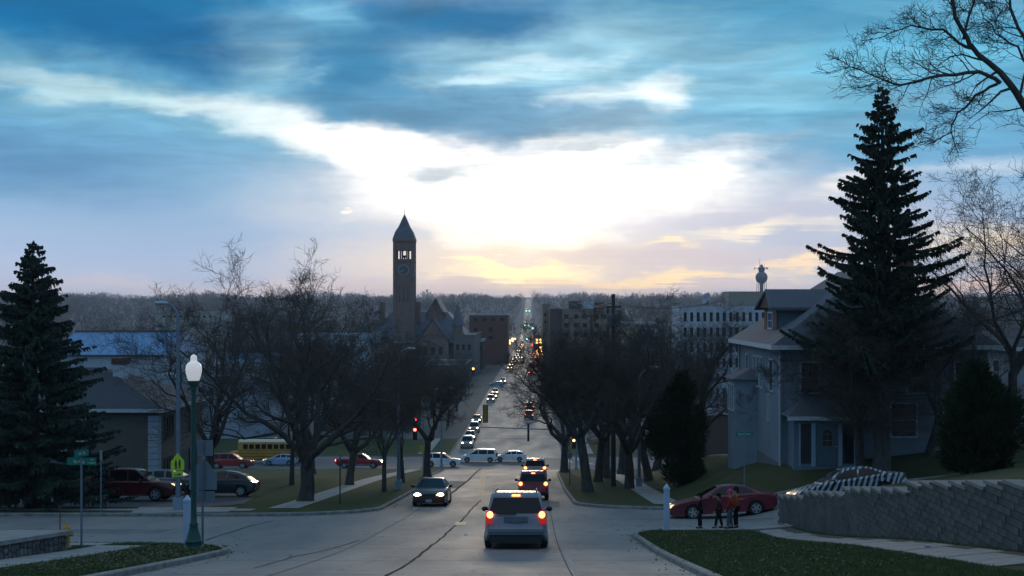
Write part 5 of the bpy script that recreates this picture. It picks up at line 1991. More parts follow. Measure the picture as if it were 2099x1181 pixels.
# ------------------------------------------------------------------ town buildings
def simple_building(name, label, px0, px1, ytop, Y, depth, wall, zbase=None, roof=None, rows=None, par=.6, group=None, win_m=None, cat='building'):
    """a flat roofed block; rows = (pixel y of window centres, px width, px height, first px, pitch px, count)"""
    x0, x1 = XP(px0, Y), XP(px1, Y)
    zt = ZP(ytop, Y); zb = (G((x0 + x1) / 2, Y) if zbase is None else zbase) - .3
    root = empty(name, (x0, Y, zb)); O = Vector(root.location)
    MB().b2((0, 0, 0), (x1 - x0, depth, zt - zb)).build('wall', wall, root)
    c = MB()
    w, d, z = x1 - x0, depth, zt - zb
    for lo, hi in (((-.15, -.15, z - .1), (w + .15, .25, z + par)), ((-.15, d - .25, z - .1), (w + .15, d + .15, z + par)), ((-.15, .25, z - .1), (.25, d - .25, z + par)), ((w - .25, .25, z - .1), (w + .15, d - .25, z + par))):
        c.b2(lo, hi)
    c.build('parapet', roof or wall, root)
    s = Y / F
    for (yc, ww, hh, p0, pitch, n) in rows or []:
        me = MB().box((0, 0, 0), (ww * s, .1, hh * s)).mesh('window', win_m or M_WIN)
        for i in range(n):
            o = obj('window', me, root)
            o.location = Vector((XP(p0 + i * pitch, Y), Y - .03, ZP(yc, Y))) - O
    tag(root, label, cat, group)
    return root


M_BRICK = mat('red_brick', (.15, .062, .045), .9, var=.25, scale=4)
M_TAN = mat('tan_brick', (.26, .175, .125), .9, var=.15, scale=2)
M_BRN = mat('dark_brown_brick', (.095, .06, .05), .9, var=.2, scale=3)
M_GREYB = mat('grey_stucco', (.15, .135, .125), .9, var=.15, scale=2)
M_ROOFW = mat('pale_roof', (.42, .44, .48), .7, var=.15, scale=.5)
M_BLUER = mat('blue_metal_roof', (.17, .31, .50), .45, .2, var=.10, scale=.4)
M_WHITEB = mat('white_concrete', (.46, .48, .52), .8, var=.18, scale=.6)


def office():
    Y = 260.0; s = Y / F
    x0, x1 = XP(1398, Y), XP(1640, Y)
    zt = ZP(628, Y); zb = G(x0, Y) - .5
    root = empty('office_block', (x0, Y, zb)); O = Vector(root.location)
    W = x1 - x0
    nf, pit = 7, 31.3 * s
    cp = 13.35 * s; nc = int(W / cp)
    wall = MB()
    # pilasters and spandrels form real openings
    for i in range(nc + 1):
        wall.b2((i * cp - .36, 0, 0), (i * cp + .36, .5, zt - zb))
    for k in range(nf + 1):
        zc = zt - zb - k * pit
        wall.b2((-.36, .06, zc - (1.25 if k else 1.3)), (nc * cp + .36, .5, zc if k == 0 else zc + .02))
    wall.b2((-.36, .5, 0), (-.06, 16, zt - zb)); wall.b2((-.36, 15.7, 0), (nc * cp + .36, 16, zt - zb))
    wall.b2((nc * cp, .5, 0), (nc * cp + .36, 15.7, zt - zb))
    wall.build('wall', M_WHITEB, root)
    MB().b2((-.3, .5, zt - zb - .3), (nc * cp + .3, 15.7, zt - zb - .05)).build('roof_slab', M_ROOFW, root)
    pane = MB().b2((-cp / 2 + .36, .30, -pit + 0.0), (cp / 2 - .36, .36, -1.2)).mesh('window', M_WIN)
    for k in range(nf):
        for i in range(nc):
            o = obj('window', pane, root); o.location = ((i + .5) * cp, 0, zt - zb - k * pit)
    pz = ZP(597, Y) - zb
    px = XP(1500, Y) - x0
    MB().b2((px, 4, zt - zb - .1), (px + 16, 14, pz)).build('penthouse', mat('tan_panel', (.30, .26, .22), .8, var=.1), root)
    tag(root, 'white office block with a regular grid of dark windows left of the blue house', 'building')
    # dish on its roof
    d = empty('satellite_dish', (XP(1450, 266), 266, zt - .05))
    prof = [(.02, 0), (.55, .07), (1.05, .26), (1.35, .45), (1.33, .49), (1.03, .31), (.54, .12), (.02, .05)]
    di = MB().lathe(prof, 20).build('dish', mat('dish_grey', (.30, .32, .36), .6), d, 40)
    di.location = (0, 0, 1.6); di.rotation_euler = (math.radians(20), math.radians(-62), 0)
    MB().tube([(.1, 0, 0), (.1, 0, 1.4), (-.0, 0, 1.6)], .09, 8).tube([(-.6, .5, 0), (.1, 0, 1.3)], .05, 6).build('mount', M_BLACK, d)
    MB().tube([(0, 0, 1.6), (-.9, -.35, 2.1)], .04, 6).build('feed_arm', M_BLACK, d)
    tag(d, 'satellite dish on the roof of the white office block', 'satellite dish')


office()

# tan brick block right of the street
tb = simple_building('tan_brick_building', 'tan brick block with rows of dark windows right of the far street', 1128, 1275, 637, 480, 40, M_TAN,
    rows=[(649, 9, 9, 1161, 0, 1), (649, 9, 9, 1181, 17, 2), (649, 10, 9, 1222, 15, 4), (667, 9, 9, 1161, 20, 2), (667, 9, 9, 1199, 24, 4), (686, 9, 9, 1161, 20, 6)])
O = Vector(tb.location); Yt = 480
def tpart(name, px0, px1, py0, py1, y0, y1, m):
    MB().b2([XP(px0, Yt) - O.x, y0, ZP(py1, Yt) - O.z], [XP(px1, Yt) - O.x, y1, ZP(py0, Yt) - O.z]).build(name, m, tb)
tpart('stair_tower', 1127, 1152, 633, 740, -.6, 8, M_BRN)
tpart('penthouse', 1167, 1192, 617, 636, 6, 18, mat('dark_green_panel', (.05, .06, .055), .8))
tpart('roof_unit', 1195, 1220, 619, 632, 5, 14, mat('pale_blue_unit', (.38, .46, .56), .6))
tpart('penthouse', 1222, 1243, 620, 636, 10, 24, M_BRN)
simple_building('tan_wing', 'narrow tan wing facing the street beside the tan brick block', 1113, 1127, 626, 520, 45, M_TAN, rows=[(645, 4, 6, 1118, 0, 1), (660, 4, 6, 1118, 0, 1)])
simple_building('brick_building', 'square red brick building left of the far street', 962, 1041, 646, 520, 40, M_BRICK, roof=M_ROOFW,
    rows=[(655, 7, 6, 975, 18, 4), (676, 9, 9, 1006, 0, 1), (692, 9, 7, 1006, 0, 1), (676, 7, 8, 975, 0, 1)])
simple_building('storefront_building', 'narrow grey storefront building left of the street near the signals', 930, 972, 690, 420, 60, M_GREYB, rows=[(712, 6, 12, 938, 12, 3), (742, 6, 12, 938, 12, 3)])
simple_building('storefront_building', 'dark brown storefront right in front of the red brick building', 968, 990, 700, 470, 25, M_BRN, roof=M_ROOFW, rows=[(715, 5, 8, 974, 10, 2)])
simple_building('storefront_building', 'low brown storefront left of the orange red signal', 868, 955, 748, 345, 30, M_BRN, roof=M_ROOFW, par=.3, rows=[(770, 7, 12, 880, 14, 6)])
simple_building('low_building', 'low grey shop with a pale flat roof left of the far signals', 985, 1040, 712, 560, 40, M_BRN, roof=M_ROOFW)
simple_building('low_building', 'low tan building right of the tan brick block', 1278, 1345, 664, 430, 30, M_TAN, roof=M_ROOFW, rows=[(690, 5, 8, 1300, 20, 2)])
simple_building('low_building', 'low yellowish shed under the tan brick block', 1280, 1310, 683, 400, 10, mat('yellow_stucco', (.30, .24, .13), .9, var=.2))
simple_building('low_building', 'small pale blue roofed building right of the yellowish shed', 1322, 1352, 678, 380, 10, mat('pale_blue_wall', (.36, .42, .52), .8, var=.1))
simple_building('low_building', 'low dark building with a pale roof beneath the white office block', 1400, 1640, 850, 172, 8, M_BRN, roof=M_ROOFW, par=.25)
simple_building('low_building', 'long beige flat roofed building among the far trees on the left', 318, 452, 641, 640, 30, mat('beige_wall', (.36, .33, .30), .85, var=.15, scale=.3), rows=[(649, 5, 4, 335, 12, 9)])
simple_building('low_building', 'white low building showing through the twigs of the big forked tree', 440, 640, 735, 235, 14, M_WHITEB, roof=M_BLUER, rows=[(760, 8, 9, 455, 20, 9)])
simple_building('low_building', 'pale blue fronted building behind the left hand trees', 330, 520, 775, 200, 12, mat('pale_wall', (.34, .38, .45), .85, var=.2, scale=.4), roof=M_ROOFW, rows=[(800, 8, 10, 345, 22, 8)])
simple_building('low_building', 'white walled shop between the big forked tree and the courthouse', 600, 740, 690, 330, 20, M_WHITEB, roof=M_ROOFW, rows=[(710, 6, 8, 612, 16, 8)])
simple_building('low_building', 'brown shop just beyond the cross street behind the pickup truck', 660, 850, 830, 215, 12, M_BRN, roof=M_ROOFW, par=.3, rows=[(850, 9, 12, 675, 22, 8)])


def warehouse():
    Y = 262.0
    x0, x1 = XP(105, Y), XP(335, Y); zt, ze = ZP(683, Y), ZP(728, Y); zb = G(-80, Y) - .3
    root = empty('warehouse', (x0, Y, zb)); O = Vector(root.location)
    w, e, t = x1 - x0, ze - zb, zt - zb
    MB().b2((0, 0, 0), (w, 34, e)).build('wall', mat('pale_metal_wall', (.40, .42, .46), .7, var=.12, scale=.3), root)
    V = [(-.4, -.5, e), (w + .4, -.5, e), (w + .4, 15, t), (-.4, 15, t), (-.4, 34.5, e), (w + .4, 34.5, e)]
    ro = MB().add(V, [(0, 1, 2, 3), (3, 2, 5, 4), (0, 3, 4), (1, 5, 2)]).build('roof', M_BLUER, root)
    k = 0
    seam = MB().tube([(0, -.5, e + .03), (0, 15, t + .03)], .05, 4).mesh('roof_seam', mat('blue_seam', (.10, .24, .46), .5))
    while k * 2.0 < w:
        o = obj('roof_seam', seam, ro); o.location = (k * 2.0, 0, 0); k += 1
    MB().b2((-.4, 14.6, t - .05), (w + .4, 15.4, t + .35)).build('ridge_cap', mat('rust_ridge', (.14, .08, .06), .8), ro)
    MB().b2((-.4, -.62, e - .25), (w + .4, -.5, e + .1)).build('gutter', mat('dark_gutter', (.05, .06, .07), .6), ro)
    tag(root, 'long warehouse with a bright blue metal roof behind the spruce on the left', 'building')


warehouse()


# ------------------------------------------------------------------ courthouse with clock tower
def courthouse():
    Y = 416.0
    M_ST = mat('dark_quartzite', (.17, .11, .09), .92, rgb2=(.25, .16, .13), scale=.7, bump=.4, bscale=3)
    M_SL = mat('slate_roof', (.10, .115, .14), .8, var=.18, scale=.6)
    M_LT = mat('pale_stone_trim', (.33, .30, .28), .85)
    zg = G(-45, Y) - .4
    root = empty('courthouse', (-45, Y, zg)); O = Vector(root.location)
    def X(px): return XP(px, Y) - O.x
    def Z(py): return ZP(py, Y) - O.z
    # main block
    x0, x1, ze = X(735), X(962), Z(705)
    MB().b2((x0, 8, 0), (x1, 50, ze)).build('wall', M_ST, root)
    ro = MB().loft([[(x0 - .6, 7.4, ze), (x1 + .6, 7.4, ze), (x1 + .6, 50.6, ze), (x0 - .6, 50.6, ze)], [(x0 + 9, 22, Z(640)), (x1 - 9, 22, Z(640)), (x1 - 9, 36, Z(640)), (x0 + 9, 36, Z(640))]], True).build('roof', M_SL, root)
    # front gables
    def gable(pa, pb, py_e, py_p, y0, y1, m=M_ST):
        a, b, e, p = X(pa), X(pb), Z(py_e), Z(py_p)
        MB().loft([[(a, y, 0), (b, y, 0), (b, y, e), ((a + b) / 2, y, p), (a, y, e)] for y in (y0, y1)], True).build('gable', m, root)
        k = (p - e) / ((b - a) / 2)
        V = []
        for y in (y0 - .5, y1):
            V += [(a - .6, y, e - .6 * k + .12), ((a + b) / 2, y, p + .25), (b + .6, y, e - .6 * k + .12)]
        MB().add(V, [(0, 1, 4, 3), (1, 2, 5, 4)]).build('gable_roof', M_SL, root)
        for i in range(3):
            MB().box(((a + b) / 2 + (i - 1) * (b - a) * .25, y0 - .03, e * .72), ((b - a) * .12, .12, e * .22)).build('window', M_WIN, root)
    gable(853, 918, 700, 655, 4, 26)
    gable(868, 902, 640, 612, 18, 40)
    gable(770, 800, 715, 690, 5, 20)
    MB().tube([(X(886) - .0, 17.4, Z(611)), (X(900), 17.4, Z(640))], .22, 5).build('gable_coping', M_LT, root)
    # corner turrets with cone roofs
    for px, pr, pe, pt, yy in ((935, 11, 668, 622, 9), (742, 10, 690, 650, 9), (930, 10, 690, 660, 40)):
        r = pr * Y / F
        t = MB().lathe([(r, 0), (r, Z(pe)), (r * 1.12, Z(pe) + .1)], 14, c=(X(px), yy, 0)).build('turret', M_ST, root, 40)
        MB().lathe([(r * 1.2, Z(pe)), (r * .62, Z((pe + pt) / 2)), (.05, Z(pt))], 14, c=(X(px), yy, 0)).build('turret_roof', M_SL, t, 40)
    # windows of the main front
    for i in range(10):
        for py in (735, 775):
            MB().box((X(742 + i * 23), 7.95, Z(py)), (1.3, .2, 3.2)).build('window', M_WIN, root)
    for px in (772, 848): MB().box((X(px), 16, Z(640)), (1.8, 1.8, 7)).build('chimney', M_ST, root)
    # tower
    tx0, tx1 = X(800.5), X(843.5); tw = tx1 - tx0; tc = (tx0 + tx1) / 2; ty = 12.0
    za, zb_, zc, zd = Z(531), Z(509), Z(487), Z(434)
    sh = MB().box((tc, ty, za / 2), (tw * .94, tw * .94, za)).build('tower_shaft', M_ST, root)
    for sx in (-1, 1):
        for sy in (-1, 1):
            MB().box((tc + sx * tw * .44, ty + sy * tw * .44, zc / 2), (tw * .15, tw * .15, zc)).build('tower_corner', M_ST, root)
    for z, h, k in ((za, .7, 1.02), (zc - .4, .9, 1.06), (zb_, .5, 1.0), (Z(585), .4, 1.0)):
        m = MB()
        for sx in (-1, 1):
            m.box((tc + sx * tw * k * .5 - sx * .2, ty, z), (.5, tw * k, h)); m.box((tc, ty + sx * tw * k * .5 - sx * .2, z), (tw * k, .5, h))
        m.build('string_course', M_ST, root)
    # belfry: open arches on all sides
    for sx, sy in ((0, -1), (0, 1), (-1, 0), (1, 0)):
        m = MB()
        for q in (-.155, .155):
            c = (tc + (q * tw if sx == 0 else sx * tw * .46), ty + (q * tw if sy == 0 else sy * tw * .46), (za + zb_) / 2)
            m.box(c, (.55, .55, zb_ - za))
        m.build('belfry_pier', M_ST, root)
    MB().box((tc, ty, (zb_ + zc) / 2), (tw * .94, tw * .94, zc - zb_)).build('tower_top', M_ST, root)
    MB().lathe([(.2, 0), (.5, .9), (.85, 1.2), (.95, 1.3)], 12, c=(tc, ty, za + .4)).build('bell', M_BLACK, root, 40)
    # slit windows
    for q in (-.2, 0, .2):
        MB().box((tc + q * tw, ty - tw * .47 - .01, (Z(560) + Z(610)) / 2 - 3), (.5, .1, 5.0)).build('slit_window', M_WIN, sh)
    # clocks
    rim = mat('clock_rim', (.42, .42, .42), .7); face = mat('clock_face', (.09, .10, .11), .7)
    for sx, sy, ang in ((0, -1, 0), (-1, 0, -PI / 2), (1, 0, PI / 2), (0, 1, PI)):
        c = MB().lathe([(1.72, -.05), (1.90, -.05), (1.90, .22), (1.72, .22), (1.72, -.05)], 28, axis='y', cap=False).build('clock', rim, sh, 40)
        c.location = (tc + sx * tw * .47, ty + sy * tw * .47, Z(552)); c.rotation_euler = (0, 0, ang)
        MB().lathe([(1.73, 0), (1.73, .1)], 28, axis='y').build('clock_face', face, c, 40)
        h = MB()
        for a, l, w in ((math.radians(225), 1.0, .13), (math.radians(245), 1.45, .09)):
            h.tube([(0, -.16, 0), (math.sin(a) * l, -.16, math.cos(a) * l)], w, 4)
        for k in range(12):
            a = k * PI / 6
            h.box((math.sin(a) * 1.5, -.13, math.cos(a) * 1.5), (.12, .05, .12))
        h.build('clock_hands', rim, c)
    # spire
    b = tw * .535
    sp = MB().loft([[(tc + sx * b * k, ty + sy * b * k, z) for sx, sy in ((-1, -1), (1, -1), (1, 1), (-1, 1))] for k, z in ((1.0, zc), (.97, zc + .4), (.78, zc + 2.6), (.50, zc + (zd - zc) * .50), (.20, zc + (zd - zc) * .82), (.02, zd))], True).build('spire', M_SL, root)
    MB().tube([(tc, ty, zd - .2), (tc, ty, zd + 1.6)], .07, 5).build('finial', M_BLACK, sp)
    tag(root, 'dark stone courthouse with a tall clock tower and pointed spire', 'building')


courthouse()


def water_tower():
    Y = 1250.0; s = Y / F
    x = XP(1561, Y); zg = float(gz(x, Y)) - 1
    root = empty('water_tower', (x, Y, zg)); O = zg
    m = mat('tower_grey', (.17, .19, .23), .7)
    zc = ZP(569, Y) - O; r = 12.5 * s
    MB().ball((0, 0, zc), r, 20, 12).build('tank', m, root, 60)
    leg = MB()
    leg.lathe([(2.2, 0), (1.6, zc - r * 1.5), (2.6, zc - r * .8)], 12).build('column', m, root, 40)
    for k in range(6):
        a = k * PI / 3
        MB().tube([(r * .9 * math.cos(a), r * .9 * math.sin(a), 0), (r * .75 * math.cos(a), r * .75 * math.sin(a), zc - r * .55)], .3, 5).build('leg', m, root)
    MB().lathe([(r * .42, zc + r * .8), (r * .55, zc + r * 1.25), (r * .55, zc + r * 1.6), (r * .40, zc + r * 1.75)], 14).build('antenna_drum', m, root, 30)
    an = MB()
    for a, l in ((.4, 1.2), (1.7, .9), (2.9, 1.1), (4.1, 1.0), (5.2, 1.25)):
        an.tube([(r * .4 * math.cos(a), r * .4 * math.sin(a), zc + r * 1.5), (r * l * math.cos(a), r * l * math.sin(a), zc + r * 1.55)], .22, 4)
        an.box((r * l * math.cos(a), r * l * math.sin(a), zc + r * 1.5), (.7, .7, 2.2))
    an.tube([(-2, 0, zc + r), (-2, 0, zc + r * 3.1)], .16, 4); an.tube([(2.8, 0, zc + r), (2.8, 0, zc + r * 2.3)], .12, 4)
    an.ball((0, 0, zc + r * 1.9), 1.6, 10, 6)
    an.build('antennas', m, root)
    MB().b2((-5, -5, -3), (5, 5, .1)).build('base', M_GREYB, root)
    tag(root, 'round water tower crowned with antennas above the white office block', 'water tower')


water_tower()


# ------------------------------------------------------------------ far woods
def far_wood():
    r = np.random.default_rng(2)
    n = 15000
    Y = 420 + 2750 * r.uniform(0, 1, n) ** .8
    X = r.uniform(-.46, .47, n) * Y
    c = np.abs(X - np.interp(Y, [400, 3200], [-3.5, -2])) > np.interp(Y, [400, 900, 3200], [30, 17, 9]) + r.uniform(0, 8, n)
    X, Y = X[c], Y[c]
    # none on the buildings
    keep = np.ones(len(X), bool)
    for a, b, y0, y1 in ((700, 965, 400, 475), (925, 1045, 415, 600), (1110, 1345, 425, 575), (310, 460, 560, 680)):
        px = CX + F * X / Y
        keep &= ~((px > a) & (px < b) & (Y > y0) & (Y < y1))
    X, Y = X[keep], Y[keep]
    n = len(X)
    H = r.uniform(6, 13, n) * np.interp(Y, [400, 700, 3000], [.75, .9, 1.25])
    H *= .75 + .75 * (np.sin(X / 47. + Y / 160.) * .5 + .5) * (np.sin(X / 21. + 1.3) * .3 + .7) + .35 * r.uniform(0, 1, n) ** 3
    Rr = H * r.uniform(.33, .55, n)
    Z = gz(X, Y)
    k = 26
    # each tree: upright slivers filling a crown
    a = r.uniform(0, 2 * PI, (n, k)); q = np.sqrt(r.uniform(0, 1, (n, k))); f = r.uniform(.12, .85, (n, k))
    prof = np.sin(np.clip(f, 0, 1) * PI) ** .6
    cx = X[:, None] + Rr[:, None] * q * prof * np.cos(a); cy = Y[:, None] + Rr[:, None] * q * prof * np.sin(a)
    cz = Z[:, None] + H[:, None] * f
    l = H[:, None] * r.uniform(.10, .24, (n, k)); w = np.maximum(H[:, None] * r.uniform(.012, .035, (n, k)), .10)
    an = r.uniform(0, 2 * PI, (n, k))
    dx, dy = np.cos(a) * l * .35, np.sin(a) * l * .35
    P0 = np.stack([cx - w * np.cos(an), cy - w * np.sin(an), cz], -1)
    P1 = np.stack([cx + w * np.cos(an), cy + w * np.sin(an), cz], -1)
    P2 = np.stack([cx + dx, cy + dy, cz + l], -1)
    P3 = np.stack([cx - dx * .6, cy - dy * .6, cz - l * .6], -1)
    V = np.stack([P0, P3, P1, P2], 2).reshape(-1, 3)
    me = npmesh('far_wood', V, np.arange(len(V)).reshape(-1, 4), mat('far_twigs', (.060, .048, .043), .95, rgb2=(.09, .072, .064), scale=.02, spec=.1))
    o = obj('far_wood', me)
    tag(o, 'wide belt of bare trees covering the valley and the skyline', 'woods', kind='stuff')


far_wood()

# ------------------------------------------------------------------ street furniture
M_GREENP = mat('green_lamp_paint', (.018, .075, .062), .5, var=.15, scale=4)
M_GALV = mat('galvanised_steel', (.20, .235, .28), .55, .4, var=.12, scale=3)
M_SIGNBACK = mat('sign_back_aluminium', (.22, .25, .29), .5, .3, var=.1, scale=3)
M_SIGNG = mat('sign_green', (.005, .20, .14), .45)
M_SIGNW = mat('sign_white', (.62, .70, .70), .5)
M_LIME = mat('fluorescent_lime', (.62, .80, .05), .5)
M_WOODP = mat('weathered_pole', (.075, .055, .045), .9, var=.3, scale=5, stretch=(1, 1, .2))
M_POSTW = mat('white_vinyl_post', (.46, .55, .72), .5, var=.06, scale=3)


def globe_lamp(x, y):
    z = G(x, y) + DL
    o = empty('lamp_post', (x, y, z))
    MB().lathe([(.30, 0), (.30, .08), (.25, .10), (.235, .2), (.26, .24), (.22, .30), (.19, .42), (.145, .55), (.12, .68), (.135, .72), (.095, .80), (.085, 1.2), (.078, 3.0), (.07, 4.72)], 16).build('post', M_GREENP, o, 50)
    MB().lathe([(.07, 4.70), (.11, 4.74), (.09, 4.80), (.15, 4.90), (.19, 4.98), (.19, 5.02)], 16).build('fitter', M_GREENP, o, 50)
    m = mat('frosted_globe', (.85, .83, .82), .35, var=.04, scale=4, emit=(1.0, .93, .90), estr=.28)
    m.node_tree.nodes['Principled BSDF'].inputs['Subsurface Weight'].default_value = .3
    g = MB().lathe([(.15, 4.99), (.19, 5.10), (.228, 5.24), (.238, 5.36), (.222, 5.47), (.17, 5.55), (.10, 5.59)], 20).build('globe', m, o, 60)
    MB().lathe([(.10, 5.575), (.105, 5.62), (.09, 5.66), (.10, 5.70), (.075, 5.76), (.02, 5.80)], 16).build('finial', m, g, 60)
    tag(o, 'dark green lamp post with a white urn shaped globe on the near left corner', 'street lamp')


lp = PG(397, 1125, DL)
globe_lamp(lp.x, lp.y)


def sign_backs(x, y):
    z = G(x, y) + DL
    o = empty('traffic_sign', (x, y, z))
    MB().box((0, 0, 1.6), (.06, .05, 3.3)).build('post', M_GALV, o)
    pent = [(-.42, 1.75), (.42, 1.75), (.42, 2.25), (0, 2.72), (-.42, 2.25)]
    MB().loft([[(a, yy, b) for a, b in pent] for yy in (.035, .045)], True).build('sign_plate', M_SIGNBACK, o)
    MB().b2((-.36, .035, 1.40), (.36, .045, 1.70)).build('sign_plate', M_SIGNBACK, o)
    MB().b2((-.18, .035, 2.78), (.30, .05, 3.25)).build('sign_plate', M_SIGNBACK, o)
    tag(o, 'grey backs of school crossing plates on a post beside the green lamp post', 'sign')


sign_backs(lp.x + .12, lp.y + .55)


def cobra(x, y, h, label, arm=1.0, dz=DL, group=None):
    z = G(x, y) + dz
    o = empty('street_light', (x, y, z))
    MB().lathe([(.13, .5), (.115, 2), (.085, h - 1.2)], 12).build('pole', M_GALV, o, 50)
    MB().b2((-.2, -.2, 0), (.2, .2, .62)).build('base_box', mat('pale_base', (.25, .33, .42), .6), o)
    pts = [(0, 0, h - 1.25), (0, 0, h - .75), (-.10 * arm, 0, h - .35), (-.30 * arm, 0, h - .1), (-.6 * arm, 0, h - .01)]
    MB().tube(pts, [.085, .08, .07, .06, .05], 10).build('arm', M_GALV, o, 50)
    s = 1 if arm > 0 else -1
    hd = MB()
    rings = [[(-(.5 + t) * s - (.1 * abs(arm) - .1) * s, w * a, h + b * k) for a, b in ((-1, 0), (-.8, .09), (0, .13), (.8, .09), (1, 0), (.6, -.07), (-.6, -.07))] for t, w, k in ((0, .05, .4), (.12, .12, .8), (.35, .15, 1.0), (.58, .12, .8), (.66, .05, .3))]
    hd.loft(rings, True).build('lamp_head', mat('lamp_head_grey', (.40, .45, .50), .45, .3), o, 50)
    tag(o, label, 'street light', group)
    return o


cl = PG(365, 1046, DL)
co = cobra(cl.x, cl.y, 10.0, 'tall curved grey street light carrying a lime green school sign', 1.0)
# lime school sign turned partly away
sg = empty('school_sign', (cl.x + .02, cl.y - .16, cl.z + 2.0), math.radians(48))
pent = [(-.36, -.05), (.36, -.05), (.36, .38), (0, .78), (-.36, .38)]
MB().loft([[(a, yy, b) for a, b in pent] for yy in (-.012, .012)], True).build('plate', M_LIME, sg)
MB().b2((-.30, -.012, -.36), (.30, .012, -.09)).build('lower_plate', M_LIME, sg)
fig = MB()
for dx in (-.10, .10):
    fig.box((dx, -.016, .27), (.10, .006, .20)); fig.box((dx - .03, -.016, .10), (.04, .006, .18)); fig.box((dx + .04, -.016, .10), (.04, .006, .18), 0)
    fig.add([(dx + .045 * math.cos(k * PI / 4), -.018, .42 + .045 * math.sin(k * PI / 4)) for k in range(8)], [tuple(range(8))])
fig.build('walking_figures', M_BLACK, sg)
fig2 = MB().add([(-.2, -.016, -.24), (.05, -.016, -.24), (.05, -.016, -.28), (-.2, -.016, -.28), (.05, -.016, -.19), (.2, -.016, -.26), (.05, -.016, -.33)], [(0, 3, 2, 1), (4, 5, 6)]).build('arrow', M_BLACK, sg)
MB().b2((-.03, .012, -.3), (.03, .10, .4)).build('bracket', M_GALV, sg)
tag(sg, 'lime green pentagon school crossing sign on the curved street light pole', 'sign')

cobra(XP(817, 80), 80, 9.2, 'grey street light pole with a pale base box left of the oncoming sedan', -1.0)
cobra(XP(905, 134), 134, 9.0, 'grey street light with a curved arm at the near left corner of the cross street', -2.0)
cobra(XP(880, 185), 185, 9.0, 'street light with a pale head left of the oncoming queue', -2.5, dz=0)
cobra(XP(1420, 178), 178, 9.0, 'street light whose pale head shows beneath the white office block', 2.0, dz=0)
cobra(XP(1310, 84), 84, 8.2, 'street light whose pale arm crosses the cedar tree', -2.4)


def street_name(x, y, h, main, small, cross, label, rz=0.0, zf=None, font=.135):
    z = (zf or G)(x, y) + DL
    o = empty('street_name_sign', (x, y, z), rz)
    MB().tube([(0, 0, -.1), (0, 0, h)], .035, 8).build('post', M_GALV, o, 50)
    b = MB().box((0, 0, h - .10), (.88, .012, .22)).build('name_plate', M_SIGNG, o)
    text_mesh(main, font, M_SIGNW, 'lettering', b, (-.08 if small else 0, -.012, h - .10), (PI / 2, 0, 0), sx=1.0)
    if small:
        text_mesh(small[0], .07, M_SIGNW, 'lettering', b, (.33, -.012, h - .05), (PI / 2, 0, 0))
        text_mesh(small[1], .06, M_SIGNW, 'lettering', b, (.33, -.012, h - .155), (PI / 2, 0, 0))
    if cross:
        c = MB().box((0, 0, h + .14), (.62, .012, .2)).build('cross_plate', M_SIGNG, o)
        c.rotation_euler = (0, 0, math.radians(70))
        text_mesh(cross, .13, M_SIGNW, 'lettering', c, (0, -.012, h + .14), (PI / 2, 0, 0))
    tag(o, label, 'street sign')
    return o


sp_ = PG(167, 1122, DL)
street_name(sp_.x, sp_.y, 2.72, 'Spring', ('AV', 'NORTH'), '6th St', 'green street name sign reading Spring on a post left of the lamp post')
street_name(XP(1526, 61.9), 61.9, (ZP(886, 61.9) - G(XP(1526, 61.9), 61.9) - DL), 'Spring Ave', None, None, 'green street name sign in front of the blue house corner', font=.15)


def post(px, py, Y, h, label):
    x = XP(px, Y)
    z = G(x, Y) + DL
    o = empty('white_post', (x, Y, z))
    a = .10
    MB().b2((-a, -a, -.1), (a, a, h - .16)).build('shaft', M_POSTW, o)
    MB().b2((-a - .02, -a - .02, h - .16), (a + .02, a + .02, h - .12)).build('collar', M_POSTW, o)
    MB().loft([[(sx * k, sy * k, zz) for sx, sy in ((-1, -1), (1, -1), (1, 1), (-1, 1))] for k, zz in ((a, h - .12), (a, h - .09), (.01, h + .05))], True).build('pointed_cap', M_POSTW, o)
    tag(o, label, 'post')


post(383.5, 1110, 39.3, 1.50, 'white square post with a pointed cap left of the green lamp post')
post(1366.5, 1095, 45.6, 1.72, 'white square post with a pointed cap at the right hand corner')


def hydrant(x, y, label):
    o = empty('fire_hydrant', (x, y, G(x, y) + DL))
    m = mat('hydrant_yellow', (.55, .27, .03), .5, var=.2, scale=6)
    MB().lathe([(.14, 0), (.14, .05), (.10, .07), (.10, .5), (.13, .52), (.13, .56), (.11, .62), (.07, .69), (.03, .71)], 14).build('barrel', m, o, 50)
    MB().lathe([(.035, .70), (.035, .75)], 6).build('nut', m, o)
    for a in (0, PI / 2, PI):
        n = MB().lathe([(.055, .08), (.055, .16), (.065, .16), (.065, .20), (.03, .21)], 10, axis='x', c=(0, 0, 0)).build('nozzle', m, o, 50)
        n.location = (0, 0, .42); n.rotation_euler = (0, 0, -a)
    tag(o, label, 'fire hydrant')


hydrant(XP(136, 36.6), 36.6, 'yellow fire hydrant at the end of the low stone wall')
st = empty('marker_stake', (XP(123, 37.0), 37.0, G(XP(123, 37.0), 37.0) + DL))
MB().tube([(0, 0, -.1), (0, 0, 1.15)], .018, 6).build('rod', mat('rust_red', (.16, .025, .02), .7), st)
MB().box((0, 0, 1.2), (.05, .05, .12)).build('tip', MATS['rust_red'], st)
tag(st, 'thin red marker stake behind the low stone wall', 'stake')
so = empty('sign_post', (XP(207, 57.5), 57.5, G(XP(207, 57.5), 57.5) + DL))
MB().box((0, 0, 1.4), (.05, .05, 3.0)).build('post', M_GALV, so)
MB().box((0, 0, 2.68), (.10, .03, .45)).build('plate', mat('pale_plate', (.5, .46, .42), .6), so)
tag(so, 'thin post with a narrow pale plate in front of the maroon SUV', 'sign')
so = empty('sign_post', (XP(697, 64), 64, G(XP(697, 64), 64) + DL))
MB().box((0, 0, 1.25), (.06, .05, 2.7)).build('post', M_BLACK, so)
